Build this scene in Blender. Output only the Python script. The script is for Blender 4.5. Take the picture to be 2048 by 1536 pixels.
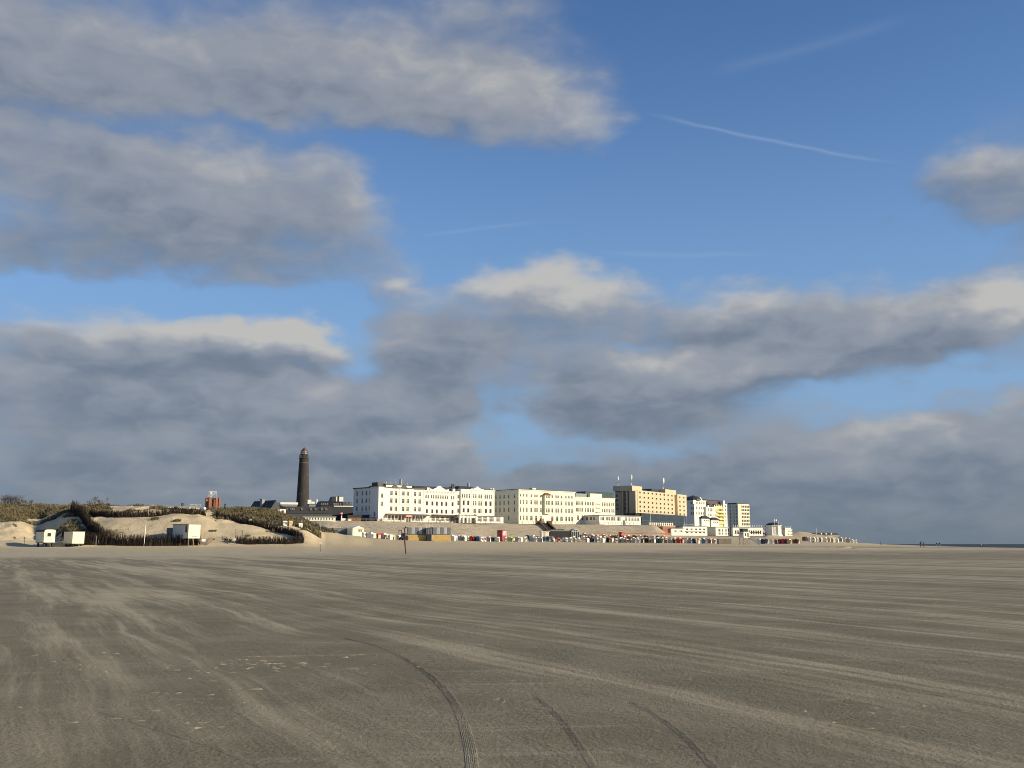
import bpy, math, random
import numpy as np
from mathutils import Vector, Matrix

random.seed(7)
for o in list(bpy.data.objects):
    bpy.data.objects.remove(o)
SC = bpy.context.scene
COL = SC.collection

# ------------------------------------------------------------------ camera
F_PX = 2000.0            # focal length in pixels of the 2048 px wide photograph
EYE = 1.6
HORIZON = 1088.0
TH = math.atan((HORIZON - 768.0) / F_PX)
cam_d = bpy.data.cameras.new('camera')
cam_d.sensor_width = 36.0
cam_d.lens = 36.0 * F_PX / 2048.0
cam_d.clip_end = 60000.0
cam_d.clip_start = 0.1
cam = bpy.data.objects.new('camera', cam_d)
COL.objects.link(cam)
cam.location = (0, 0, EYE)
cam.rotation_euler = (math.radians(90) + TH, 0, 0)
SC.camera = cam
SC.render.resolution_x = 1024
SC.render.resolution_y = 768
SC.view_settings.view_transform = 'Standard'
SC.view_settings.look = 'None'
SC.view_settings.exposure = 0.55
SC.view_settings.gamma = 1.0
SC.cycles.filter_width = 1.0
SC.cycles.adaptive_threshold = 0.02
SC.cycles.max_bounces = 6

def ray(px, py):
    xc = (px - 1024.0) / F_PX
    yc = (768.0 - py) / F_PX
    return Vector((xc, math.cos(TH) - yc * math.sin(TH), math.sin(TH) + yc * math.cos(TH)))

def at(px, py, Y):
    d = ray(px, py)
    t = Y / d.y
    return Vector((d.x * t, Y, EYE + d.z * t))

def ground_at(px, py, z=0.0):
    d = ray(px, py)
    t = (z - EYE) / d.z
    return Vector((d.x * t, d.y * t, z))

COS = math.cos(TH)
def xpx(px, Y):                    # X of a pixel column at horizon height
    return (px - 1024.0) / F_PX * COS * Y
def zpy(py, Y):                    # height of a pixel row (at the centre column)
    d = ray(1024, py)
    return EYE + d.z / d.y * Y

# ------------------------------------------------------------------ sun
SUN_EL = math.radians(18.5)
SUN_AZ = math.radians(110.0)       # clockwise from +Y (the view axis): right and behind
sun_dir = Vector((math.sin(SUN_AZ) * math.cos(SUN_EL), math.cos(SUN_AZ) * math.cos(SUN_EL), math.sin(SUN_EL)))
sd = bpy.data.lights.new('sun', 'SUN')
sd.energy = 4.2
sd.angle = math.radians(0.53)
sd.color = (1.0, 0.86, 0.62)
sun = bpy.data.objects.new('sun', sd)
COL.objects.link(sun)
sun.rotation_euler = sun_dir.to_track_quat('Z', 'Y').to_euler()
sun.location = (300, -100, 200)

# ------------------------------------------------------------------ sky
world = bpy.data.worlds.new('World')
SC.world = world
world.use_nodes = True
NT = world.node_tree
NT.nodes.clear()

def _sock(nt, node, i, v):
    s = node.inputs[i]
    if isinstance(v, bpy.types.NodeSocket):
        nt.links.new(v, s)
    elif v is not None:
        s.default_value = v

class G:
    """small helper that writes maths as nodes"""
    def __init__(self, nt):
        self.nt = nt
    def m(self, op, a=None, b=None, c=None, clamp=False):
        n = self.nt.nodes.new('ShaderNodeMath')
        n.operation = op
        n.use_clamp = clamp
        for i, v in enumerate((a, b, c)):
            if v is not None:
                _sock(self.nt, n, i, v)
        return n.outputs[0]
    def v(self, op, a=None, b=None, c=None, scale=None):
        n = self.nt.nodes.new('ShaderNodeVectorMath')
        n.operation = op
        for i, v in enumerate((a, b, c)):
            if v is not None:
                _sock(self.nt, n, i, v)
        if scale is not None:
            _sock(self.nt, n, 3, scale)
        return n.outputs['Value'] if op in ('DOT_PRODUCT', 'LENGTH') else n.outputs[0]
    def comb(self, x=0.0, y=0.0, z=0.0):
        n = self.nt.nodes.new('ShaderNodeCombineXYZ')
        for i, v in enumerate((x, y, z)):
            _sock(self.nt, n, i, v)
        return n.outputs[0]
    def noise(self, vec, scale, detail=4.0, rough=0.5, dist=0.0, color=False, dim='2D'):
        n = self.nt.nodes.new('ShaderNodeTexNoise')
        n.noise_dimensions = dim
        self.nt.links.new(vec, n.inputs['Vector'])
        n.inputs['Scale'].default_value = scale
        n.inputs['Detail'].default_value = detail
        n.inputs['Roughness'].default_value = rough
        n.inputs['Distortion'].default_value = dist
        return n.outputs['Color'] if color else n.outputs[0]
    def mixc(self, f, a, b, blend='MIX'):
        n = self.nt.nodes.new('ShaderNodeMix')
        n.data_type = 'RGBA'
        n.blend_type = blend
        _sock(self.nt, n, 0, f)
        for i, v in ((6, a), (7, b)):
            if isinstance(v, tuple) and len(v) == 3:
                v = v + (1.0,)
            _sock(self.nt, n, i, v)
        return n.outputs[2]
    def sstep(self, x, lo, hi):
        n = self.nt.nodes.new('ShaderNodeMapRange')
        n.interpolation_type = 'SMOOTHSTEP'
        _sock(self.nt, n, 0, x)
        n.inputs[1].default_value = lo
        n.inputs[2].default_value = hi
        n.inputs[3].default_value = 0.0
        n.inputs[4].default_value = 1.0
        return n.outputs[0]
    def lin(self, x, lo, hi, a=0.0, b=1.0):
        n = self.nt.nodes.new('ShaderNodeMapRange')
        _sock(self.nt, n, 0, x)
        n.inputs[1].default_value = lo
        n.inputs[2].default_value = hi
        n.inputs[3].default_value = a
        n.inputs[4].default_value = b
        return n.outputs[0]

def srgb(r, g, b):
    def f(c):
        c /= 255.0
        return c / 12.92 if c <= 0.04045 else ((c + 0.055) / 1.055) ** 2.4
    return (f(r), f(g), f(b))

def build_sky():
    g = G(NT)
    out = NT.nodes.new('ShaderNodeOutputWorld')
    bg = NT.nodes.new('ShaderNodeBackground')
    NT.links.new(bg.outputs[0], out.inputs[0])
    STR = 0.1
    bg.inputs[1].default_value = STR
    EXPO = 2.0 ** SC.view_settings.exposure
    def tone(r, g_, b):                       # radiance that shows as this sRGB colour
        c = srgb(r, g_, b)
        return tuple(x / STR / EXPO for x in c)
    tc = NT.nodes.new('ShaderNodeTexCoord').outputs['Generated']
    sep = NT.nodes.new('ShaderNodeSeparateXYZ')
    NT.links.new(tc, sep.inputs[0])
    dx, dy, dz = sep.outputs
    az = g.m('MULTIPLY', g.m('ARCTAN2', dx, dy), 57.29578)
    el = g.m('MULTIPLY', g.m('ARCSINE', dz), 57.29578)
    elc = g.m('MAXIMUM', el, 0.0)
    # --- clear air: physically based sky, deepened a little as the photograph shows it
    sky = NT.nodes.new('ShaderNodeTexSky')
    sky.sky_type = 'NISHITA'
    sky.sun_disc = False
    sky.sun_elevation = SUN_EL
    sky.sun_rotation = SUN_AZ
    sky.altitude = 0.0
    sky.air_density = 1.0
    sky.dust_density = 0.4
    sky.ozone_density = 2.6
    clear = g.mixc(1.0, sky.outputs[0], (0.47, 0.67, 0.93), 'MULTIPLY')
    veil = g.m('POWER', 0.3679, g.m('POWER', g.m('MULTIPLY', elc, 1.0 / 19.0), 2.0))
    clear = g.mixc(g.m('MULTIPLY', veil, 0.9), clear, tone(137, 176, 220))
    low = g.m('POWER', 0.3679, g.m('MULTIPLY', elc, 1.0 / 7.5))
    clear = g.mixc(g.m('MULTIPLY', low, 0.8), clear, tone(146, 172, 190))
    # --- coordinates on the cloud deck (perspective) and warped sky angles
    den = g.m('ADD', g.m('MAXIMUM', dz, 0.0), 0.16)
    q = g.comb(g.m('DIVIDE', dx, den), g.m('DIVIDE', dy, den), 0.0)
    ang = g.comb(az, el, 0.0)
    w1 = g.noise(g.v('MULTIPLY', ang, (0.075, 0.14, 0.0)), 1.0, 2.0, 0.5, color=True)
    w2 = g.noise(g.v('MULTIPLY', ang, (0.30, 0.55, 0.0)), 1.0, 3.0, 0.52, color=True)
    wv = g.v('MULTIPLY_ADD', w1, (6.0, 3.4, 0.0), (-3.0, -1.7, 0.0))
    wv = g.v('ADD', wv, g.v('MULTIPLY_ADD', w2, (3.2, 2.0, 0.0), (-1.6, -1.0, 0.0)))
    W = g.v('ADD', ang, wv)
    def deg(px, py):
        d = ray(px, py).normalized()
        return math.degrees(math.atan2(d.x, d.y)), math.degrees(math.asin(d.z))
    K = 57.29578 / F_PX
    def blobs(vec, lst, start):
        acc = start
        for (px, py, rx, ry, amp) in lst:
            a0, e0 = deg(px, py)
            ra, re = rx * K, ry * K
            t = g.v('MULTIPLY_ADD', vec, (1 / ra, 1 / re, 0.0), (-a0 / ra, -e0 / re, 0.0))
            r2 = g.v('DOT_PRODUCT', t, t)
            ex = g.m('POWER', 0.3679, r2)
            acc = g.m('MULTIPLY_ADD', ex, amp, acc)
        return acc
    # the broken deck of stratocumulus: where the masses stand
    DENS = [   # (pixel the author measured, radii, weight): converted to fixed compass angles
        (260, 110, 420, 110, .85), (720, 130, 300, 105, .75), (1010, 190, 210, 85, .8), (1170, 240, 90, 48, .5),
        (-150, 160, 260, 120, .6), (1000, 5, 120, 40, .45), (1340, 120, 60, 50, .22), (500, 250, 420, 40, .3),
        (170, 390, 330, 130, .9), (520, 430, 260, 105, .75), (740, 430, 120, 85, .4), (60, 520, 160, 50, .5),
        (140, 690, 170, 55, .7), (430, 690, 200, 70, .95), (580, 680, 90, 65, .6),
        (1050, 580, 150, 62, .95), (790, 575, 62, 45, .6), (880, 690, 170, 75, .95), (1230, 600, 170, 60, .7),
        (1500, 610, 150, 70, .75), (1700, 640, 220, 80, .9), (1950, 650, 190, 75, .9), (2040, 590, 70, 55, .5),
        (1420, 700, 330, 60, .7), (1330, 770, 270, 62, 1.0), (1620, 740, 230, 45, .6), (1800, 785, 70, 26, .4), (1180, 815, 140, 50, .8), (1440, 820, 180, 40, .6),
        (200, 790, 420, 75, .9), (620, 815, 300, 55, .9), (850, 830, 140, 50, .7), (100, 900, 300, 60, .8),
        (560, 925, 330, 55, .8), (880, 915, 140, 45, .8), (1350, 920, 260, 50, .9), (1700, 900, 260, 60, .95), (1980, 890, 150, 60, .8),
        (1100, 980, 900, 40, .9), (1980, 370, 190, 80, 1.0), (1850, 372, 100, 50, .5), (2060, 460, 100, 50, .4),
        (1800, 1000, 500, 70, 1.1), (1700, 1060, 700, 40, .7), (400, 1050, 700, 40, .6), (200, 990, 400, 40, .7),
        # blue gaps
        (1560, 220, 300, 200, -.9), (1250, 420, 420, 95, -.9), (880, 430, 110, 120, -.35), (330, 585, 420, 38, -.95), (690, 660, 45, 70, -.75),
        (1015, 835, 42, 80, -.55), (1720, 800, 330, 42, -.55), (640, 745, 70, 30, -.4), (1220, 690, 60, 14, -.4),
        (380, 940, 80, 22, -.45), (1250, 880, 170, 22, -.5), (640, 285, 330, 26, -.55), (200, 262, 260, 20, -.3), (820, 330, 110, 40, -.5), (650, 600, 110, 50, -.4), (20, 640, 90, 30, -.4),
        (60, 960, 120, 22, -.4), (1100, 930, 110, 25, -.45), (1850, 500, 240, 36, -.5),
    ]
    big = g.noise(q, 0.75, 2.0, 0.5)
    base = g.m('MULTIPLY_ADD', big, 0.9, -0.27)
    D0 = blobs(W, DENS, base)
    f1 = g.noise(q, 2.1, 4.5, 0.48, 0.2)
    f3 = g.noise(g.v('MULTIPLY', ang, (0.40, 0.85, 0.0)), 1.0, 4.0, 0.5, 0.3)
    soft = g.m('MULTIPLY_ADD', g.sstep(el, 13.0, 25.0), -0.45, 1.0)
    ff = g.m('ADD', g.m('MULTIPLY_ADD', f1, 0.56, -0.28), g.m('MULTIPLY_ADD', f3, 0.5, -0.25))
    D = g.m('MULTIPLY_ADD', ff, soft, D0)
    cov = g.sstep(D, 0.02, 1.10)
    # thin veil over everything near the deck
    thick = g.sstep(D, 0.45, 1.35)
    # light on the clouds: tops towards the sun bright, thick bases grey
    LIGHT = [
        (560, 650, 120, 48, 0.46), (420, 660, 160, 36, 0.25), (1070, 560, 110, 42, 0.53), (1150, 610, 100, 30, 0.19), (1290, 715, 110, 24, 0.37), (1500, 745, 150, 26, 0.31),
        (1790, 880, 90, 30, 0.34), (2040, 590, 50, 60, 0.50), (1000, 200, 230, 62, 0.26), (1180, 245, 90, 45, 0.19), (180, 95, 220, 60, 0.19),
        (560, 110, 180, 60, 0.06), (900, 900, 100, 22, 0.25), (640, 890, 240, 18, 0.12), (800, 130, 170, 60, 0.09), (100, 655, 120, 22, 0.22), (790, 560, 50, 30, 0.22), (420, 340, 80, 40, 0.12), (380, 470, 200, 30, 0.09),
        (1640, 940, 130, 26, 0.15), (60, 745, 100, 20, 0.25), (560, 840, 120, 20, 0.15), (1460, 570, 60, 25, 0.15), (1960, 330, 90, 26, 0.15),
        (330, 745, 210, 30, -0.19), (850, 690, 120, 50, -0.14), (1390, 655, 150, 34, -0.22), (1560, 640, 120, 34, -0.15), (1900, 660, 130, 30, -0.12), (480, 300, 160, 26, -0.12), (80, 500, 190, 50, -0.07),
        (1120, 770, 80, 50, -0.19), (1250, 830, 220, 34, -0.09), (640, 930, 220, 24, -0.15), (1300, 950, 320, 30, -0.15), (1850, 960, 350, 40, -0.12), (300, 830, 300, 26, -0.07), (1900, 420, 160, 40, -0.06),
    ]
    L0 = blobs(W, LIGHT, 0.40)
    # self-shading: compare with the cloud mass a little further towards the sun (up and to the right)
    Wsun = g.v('ADD', W, (0.9, 1.25, 0.0))
    Ds = blobs(Wsun, DENS, base)
    lit = g.m('SUBTRACT', D0, Ds)
    L = g.m('MULTIPLY_ADD', lit, g.m('MULTIPLY_ADD', g.sstep(el, 4.0, 12.0), 0.28, 0.15), L0)
    L = g.m('ADD', L, g.m('MULTIPLY_ADD', f3, 0.55, -0.275))
    L = g.m('ADD', L, g.m('MULTIPLY_ADD', f1, 0.4, -0.2))
    L = g.m('MULTIPLY_ADD', thick, -0.1, L, clamp=True)
    dark = tone(110, 122, 138)
    mid = tone(146, 152, 163)
    lite = tone(194, 192, 187)
    cc = g.mixc(g.sstep(L, 0.0, 0.5), dark, mid)
    cc = g.mixc(g.sstep(L, 0.42, 1.05), cc, lite)
    col = g.mixc(g.m('MULTIPLY', cov, 0.93), clear, cc)
    # old condensation trails in the blue
    def trail(p0, p1, wdeg, amp):
        a0, e0 = deg(*p0)
        a1, e1 = deg(*p1)
        ca, ce = (a0 + a1) / 2, (e0 + e1) / 2
        ln = math.hypot(a1 - a0, e1 - e0)
        ux, uy = (a1 - a0) / ln, (e1 - e0) / ln
        rel = g.v('SUBTRACT', g.v('ADD', ang, g.v('MULTIPLY_ADD', w2, (0.3, 0.22, 0), (-0.15, -0.11, 0))), (ca, ce, 0.0))
        s = g.m('MULTIPLY', g.v('DOT_PRODUCT', rel, (ux, uy, 0.0)), 2.0 / ln)
        t = g.m('MULTIPLY', g.v('DOT_PRODUCT', rel, (-uy, ux, 0.0)), 1.0 / wdeg)
        s4 = g.m('POWER', g.m('ABSOLUTE', s), 6.0)
        r = g.m('ADD', s4, g.m('MULTIPLY', t, t))
        return g.m('MULTIPLY', g.m('POWER', 0.3679, r), amp)
    tr = trail((1330, 234), (1760, 320), 0.085, 0.17)
    tr = g.m('ADD', tr, trail((1440, 140), (1800, 40), 0.28, 0.06))
    tr = g.m('ADD', tr, trail((850, 470), (1060, 445), 0.09, 0.09))
    tr = g.m('ADD', tr, trail((1210, 506), (1520, 508), 0.14, 0.08))
    tr = g.m('MULTIPLY', tr, g.m('SUBTRACT', 1.0, cov))
    col = g.mixc(tr, col, tone(190, 205, 225))
    # grey moist air low over the sea
    hz = g.m('POWER', 0.3679, g.m('MULTIPLY', elc, 0.36))
    col = g.mixc(g.m('MULTIPLY', hz, 0.85), col, tone(108, 122, 134))
    NT.links.new(col, bg.inputs[0])

build_sky()
world.cycles.sampling_method = 'MANUAL'
world.cycles.sample_map_resolution = 512

# ------------------------------------------------------------------ materials
MATS = {}
def mat(name, col, rough=0.7, var=0.12, scale=1.0, bump=0.0, bscale=None, metal=0.0, spec=None, detail=4.0, col2=None, stretch=None):
    """procedural material: base colour varied by two scales of noise, optional fine relief"""
    if name in MATS:
        return MATS[name]
    m = bpy.data.materials.new(name)
    m.use_nodes = True
    nt = m.node_tree
    g = G(nt)
    b = nt.nodes['Principled BSDF']
    b.inputs['Roughness'].default_value = rough
    b.inputs['Metallic'].default_value = metal
    if spec is not None:
        b.inputs['Specular IOR Level'].default_value = spec
    tc = nt.nodes.new('ShaderNodeTexCoord').outputs['Object']
    vec = tc if stretch is None else g.v('MULTIPLY', tc, stretch)
    n1 = g.noise(vec, scale, detail, 0.6, dim='3D')
    n2 = g.noise(vec, scale * 0.17, 2.0, 0.5, dim='3D')
    f = g.m('MULTIPLY_ADD', n1, 0.6, g.m('MULTIPLY', n2, 0.4))
    f = g.sstep(f, 0.3, 0.7)
    lo = tuple(c * (1 - var) for c in col)
    hi = col2 if col2 is not None else tuple(min(1.0, c * (1 + var)) for c in col)
    nt.links.new(g.mixc(f, lo, hi), b.inputs['Base Color'])
    if bump > 0:
        bn = nt.nodes.new('ShaderNodeBump')
        bn.inputs['Strength'].default_value = bump
        bn.inputs['Distance'].default_value = 0.1
        nt.links.new(g.noise(vec, bscale or scale * 6, 4.0, 0.6, dim='3D'), bn.inputs['Height'])
        nt.links.new(bn.outputs[0], b.inputs['Normal'])
    MATS[name] = m
    return m

def striped(name, c1, c2, freq, axis=0, rough=0.8):
    """woven cloth with flat printed stripes"""
    if name in MATS:
        return MATS[name]
    m = bpy.data.materials.new(name)
    m.use_nodes = True
    nt = m.node_tree
    g = G(nt)
    b = nt.nodes['Principled BSDF']
    b.inputs['Roughness'].default_value = rough
    tc = nt.nodes.new('ShaderNodeTexCoord').outputs['Object']
    sp = nt.nodes.new('ShaderNodeSeparateXYZ')
    nt.links.new(tc, sp.inputs[0])
    s = g.m('SINE', g.m('MULTIPLY', sp.outputs[axis], freq))
    f = g.sstep(s, -0.1, 0.1)
    n = g.noise(tc, 3.0, 3.0, 0.5, dim='3D')
    col = g.mixc(f, c1, c2)
    col = g.mixc(g.m('MULTIPLY', n, 0.25), col, (0.35, 0.32, 0.28))
    nt.links.new(col, b.inputs['Base Color'])
    MATS[name] = m
    return m

# ------------------------------------------------------------------ mesh builder
class MB:
    def __init__(self):
        self.v, self.f, self.m = [], [], []
    def quad(self, a, b, c, d, m=0):
        i = len(self.v)
        self.v += [tuple(a), tuple(b), tuple(c), tuple(d)]
        self.f.append((i, i + 1, i + 2, i + 3))
        self.m.append(m)
    def poly(self, pts, m=0):
        i = len(self.v)
        self.v += [tuple(p) for p in pts]
        self.f.append(tuple(range(i, i + len(pts))))
        self.m.append(m)
    def box(self, x0, x1, y0, y1, z0, z1, m=0):
        i = len(self.v)
        self.v += [(x0, y0, z0), (x1, y0, z0), (x1, y1, z0), (x0, y1, z0), (x0, y0, z1), (x1, y0, z1), (x1, y1, z1), (x0, y1, z1)]
        for q in ((0, 3, 2, 1), (4, 5, 6, 7), (0, 1, 5, 4), (1, 2, 6, 5), (2, 3, 7, 6), (3, 0, 4, 7)):
            self.f.append(tuple(i + k for k in q))
            self.m.append(m)
    def prism(self, pts, d, m=0):
        """pts: closed outline (3D), d: extrusion vector"""
        i = len(self.v)
        n = len(pts)
        self.v += [tuple(p) for p in pts]
        self.v += [(p[0] + d[0], p[1] + d[1], p[2] + d[2]) for p in pts]
        self.f.append(tuple(range(i + n - 1, i - 1, -1)))
        self.m.append(m)
        self.f.append(tuple(range(i + n, i + 2 * n)))
        self.m.append(m)
        for k in range(n):
            k2 = (k + 1) % n
            self.f.append((i + k, i + k2, i + n + k2, i + n + k))
            self.m.append(m)
    def tube(self, p0, p1, r0, r1=None, n=6, m=0, caps=True):
        r1 = r0 if r1 is None else r1
        p0, p1 = Vector(p0), Vector(p1)
        d = (p1 - p0)
        if d.length < 1e-6:
            return
        d.normalize()
        a = d.cross(Vector((0, 0, 1)) if abs(d.z) < 0.9 else Vector((1, 0, 0))).normalized()
        b = d.cross(a)
        i = len(self.v)
        for (p, r) in ((p0, r0), (p1, r1)):
            for k in range(n):
                t = 2 * math.pi * k / n
                q = p + a * (math.cos(t) * r) + b * (math.sin(t) * r)
                self.v.append(tuple(q))
        for k in range(n):
            k2 = (k + 1) % n
            self.f.append((i + k, i + k2, i + n + k2, i + n + k))
            self.m.append(m)
        if caps:
            self.f.append(tuple(range(i + n - 1, i - 1, -1)))
            self.m.append(m)
            self.f.append(tuple(range(i + n, i + 2 * n)))
            self.m.append(m)
    def lathe(self, prof, n=24, m=0, c=(0, 0)):
        i = len(self.v)
        for (r, z) in prof:
            for k in range(n):
                t = 2 * math.pi * k / n
                self.v.append((c[0] + math.cos(t) * r, c[1] + math.sin(t) * r, z))
        for j in range(len(prof) - 1):
            for k in range(n):
                k2 = (k + 1) % n
                self.f.append((i + j * n + k, i + j * n + k2, i + (j + 1) * n + k2, i + (j + 1) * n + k))
                self.m.append(m)
        self.f.append(tuple(range(i + n - 1, i - 1, -1)))
        self.m.append(m)
        j = (len(prof) - 1) * n
        self.f.append(tuple(range(i + j, i + j + n)))
        self.m.append(m)
    def mesh(self, name, mats):
        me = bpy.data.meshes.new(name)
        me.from_pydata(self.v, [], self.f)
        for mm in (mats if isinstance(mats, (list, tuple)) else [mats]):
            me.materials.append(mm)
        if any(self.m):
            me.polygons.foreach_set('material_index', self.m)
        me.update()
        return me
    def build(self, name, mats, parent=None, loc=None, rz=None):
        return put(name, self.mesh(name, mats), parent, loc, rz)

def put(name, me, parent=None, loc=None, rz=None, scale=None):
    o = bpy.data.objects.new(name, me)
    COL.objects.link(o)
    if parent is not None:
        o.parent = parent
    if loc is not None:
        o.location = loc
    if rz is not None:
        o.rotation_euler = (0, 0, rz)
    if scale is not None:
        o.scale = scale
    return o

def tag(o, label=None, cat=None, group=None, kind=None):
    if label:
        o['label'] = label
    if cat:
        o['category'] = cat
    if group:
        o['group'] = group
    if kind:
        o['kind'] = kind
    return o

def thing(name, label, cat, loc=(0, 0, 0), rz=0.0, group=None):
    o = put(name, None, None, loc, rz)
    o.empty_display_size = 0.3
    return tag(o, label, cat, group)

def copy_tree(o, parent=None):
    c = o.copy()
    COL.objects.link(c)
    c.parent = parent
    for ch in o.children:
        copy_tree(ch, c)
    return c

# ------------------------------------------------------------------ terrain
# columns: pixel column -> list of (distance Y, pixel row) read off the photograph
FAR = 12.4          # level of the promenade and the town behind it
def Zp(Y, py):
    return zpy(py, Y)
PROM_EDGE = [(560, 462), (645, 462), (690, 470), (745, 477), (800, 486), (900, 507), (1000, 528), (1100, 543), (1200, 558), (1285, 577), (1308, 579), (1345, 604)]
COLS = {}
def column(px, *pts, edge=None, low=None, plateau=None, tail=None):
    """edge: distance of the promenade edge (top of the bank); low: level below a retaining wall at that edge"""
    L = [(-1e4, 0.0), (118.0, 0.0), (140.0, 0.06)]
    for (Y, py) in pts:
        L.append((Y, Zp(Y, py)))
    if edge is not None:
        if low is not None:
            L.append((edge, low))
        L.append((edge + .6, FAR))
        L.append((4000.0, FAR))
    if plateau is not None:
        L.append((pts[-1][0] + 1.5, plateau))
        L.append((4000.0, plateau))
    if tail is not None:
        for t in tail:
            L.append(t)
    COLS[px] = L
column(-500, (176, 1096), (190, 1075), (205, 1045), (222, 1020), (240, 1008), (262, 1010), tail=[(300, 8.0), (420, 8.0), (4000, 9.0)])
column(-40, (185, 1093.5), (193, 1081), (202, 1060), (211, 1042), (221, 1025), (232, 1011), (262, 1012), tail=[(300, 8.0), (420, 8.0), (4000, 9.0)])
column(25, (186, 1093.5), (195, 1078), (204, 1053), (213, 1037), (223, 1023), (234, 1013), (262, 1014), tail=[(300, 8.0), (420, 8.0), (4000, 9.0)])
column(75, (187, 1093.5), (200, 1080), (211, 1056), (221, 1036), (230, 1022), (240, 1013), (262, 1014), tail=[(300, 8.0), (420, 8.0), (4000, 9.0)])
column(105, (187, 1093.5), (196, 1078), (205, 1053), (215, 1033), (225, 1020), (240, 1013), (262, 1015), tail=[(300, 8.0), (420, 8.0), (4000, 9.0)])
column(132, (187.5, 1093.5), (192, 1076), (198, 1052), (206, 1033), (216, 1019), (238, 1013), (262, 1016), tail=[(300, 8.0), (420, 8.0), (4000, 9.0)])
column(175, (184, 1094), (189, 1086), (196, 1060), (203, 1042), (212, 1026), (226, 1015), (262, 1018), tail=[(300, 8.0), (420, 8.0), (4000, 9.0)])
column(230, (185, 1093), (189, 1087), (200, 1040), (205, 1034), (212, 1024), (226, 1014), (262, 1018), tail=[(300, 8.0), (420, 8.0), (4000, 9.0)])
column(290, (185, 1093), (189, 1086), (200, 1040), (205, 1033), (212, 1021), (226, 1010), (262, 1017), tail=[(300, 8.0), (420, 8.0), (4000, 9.0)])
column(345, (185, 1093), (189, 1086), (201, 1034), (206, 1029), (214, 1023), (226, 1020), (262, 1024), tail=[(300, 8.0), (420, 8.0), (4000, 9.0)])
column(395, (185, 1093), (190, 1084), (203, 1032), (207, 1028), (216, 1024), (226, 1022), (262, 1026), tail=[(300, 8.0), (420, 8.5), (470, 9.0), (4000, 9.0)])
column(435, (186, 1093), (192, 1076), (199, 1056), (206, 1039), (212, 1029), (226, 1021), (262, 1026), tail=[(300, 8.0), (420, 8.5), (470, 9.0), (4000, 9.0)])
column(500, (187, 1092), (189, 1088), (196, 1066), (201, 1053), (206, 1043), (215, 1028), (226, 1020), (262, 1026), tail=[(300, 8.0), (420, 8.5), (470, 9.5), (4000, 9.5)])
column(550, (187, 1091), (189, 1087), (196, 1073), (201, 1064), (206, 1052), (215, 1036), (226, 1026), (262, 1032), tail=[(300, 8.0), (420, 8.5), (470, 11.0), (4000, 11.0)])
column(605, (187, 1091), (190, 1084), (197, 1070), (206, 1060), (216, 1050), (226, 1042), (262, 1045), tail=[(300, 6.5), (400, 7.5), (440, 9.5), (462, 12.4), (4000, 12.4)])
column(650, (187, 1094), (205, 1082), (232, 1072), (262, 1068), (330, 1064), (400, 1062), (432, 1054), edge=462)
column(690, (187, 1094), (230, 1080), (300, 1074), (380, 1071), (424, 1069), (436, 1061), (448, 1052), edge=470)
column(745, (187, 1094.5), (250, 1087), (330, 1081), (400, 1076), (432, 1072), (446, 1062), edge=477)
column(800, (187, 1095), (250, 1089), (330, 1084), (400, 1080), (432, 1075), (450, 1063), edge=486)
column(900, (187, 1095.5), (250, 1090.5), (350, 1086), (425, 1082), (452, 1077), (472, 1066), edge=507)
column(1000, (187, 1096), (300, 1090), (400, 1086), (465, 1083), (482, 1076), (498, 1067), edge=528)
column(1100, (187, 1096), (300, 1091), (400, 1087), (470, 1084), (494, 1077), (510, 1067), edge=543)
column(1200, (187, 1096.5), (300, 1092), (400, 1088), (472, 1085), (503, 1078), (523, 1067.5), edge=558)
column(1285, (187, 1097), (300, 1093), (400, 1089), (470, 1086.2), (510, 1078), (534, 1069), edge=577)
column(1308, (187, 1097), (300, 1093), (400, 1089), (470, 1086.2), (510, 1078), (536, 1069), edge=579)
column(1342, (187, 1097), (300, 1093), (400, 1089), (470, 1086.5), (515, 1078), (548, 1071), edge=604, low=6.6)
column(1400, (187, 1097), (300, 1093.2), (400, 1089.5), (470, 1087), (520, 1080), (560, 1074), edge=618, low=6.6)
column(1500, (187, 1097.3), (300, 1093.6), (400, 1089.8), (460, 1087), (520, 1081), (580, 1075), edge=627, low=6.6)
column(1527, (187, 1097.3), (300, 1093.6), (400, 1089.8), (460, 1087), (520, 1081), (580, 1075), edge=629, low=6.6)
column(1534, (187, 1097.3), (300, 1093.6), (400, 1089.8), (460, 1087), (520, 1081), (580, 1075), plateau=6.6)
column(1600, (187, 1097.6), (300, 1094), (400, 1090), (450, 1087), (540, 1080), (620, 1074.5), (660, 1071), (740, 1064), (800, 1062), tail=[(900, 9.0), (4000, 6.0)])
column(1660, (187, 1098), (300, 1094.5), (400, 1091), (450, 1088), (560, 1081), (640, 1077), (720, 1072), (780, 1072), tail=[(900, 4.0), (4000, 2.0)])
column(1715, (187, 1098.5), (300, 1095), (400, 1092), (480, 1089), (600, 1086), (700, 1085.5), tail=[(900, 1.5), (1500, 0.3), (4000, -3.0)])
column(1780, (187, 1099), (300, 1095), (420, 1092), (560, 1090), (720, 1089), tail=[(900, 0.6), (1400, -0.2), (1700, -2.6), (4000, -4.0)])
column(1860, (187, 1099.5), (300, 1095.2), (420, 1093), (560, 1092), (720, 1091.6), tail=[(840, -0.3), (980, -2.4), (4000, -4.0)])
column(1960, (187, 1100), (300, 1095.6), (400, 1094.6), (520, 1094.4), tail=[(640, -1.0), (700, -2.6), (4000, -4.0)])
column(2060, (187, 1100), (300, 1096), (380, 1095.8), (450, 1096.4), tail=[(520, -1.0), (600, -2.6), (4000, -4.0)])
column(3300, (187, 1100), (260, 1098), tail=[(330, -1.0), (420, -2.6), (4000, -4.0)])
_cx = np.array(sorted(COLS))
_hash = np.random.RandomState(3).rand(256, 256)
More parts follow.
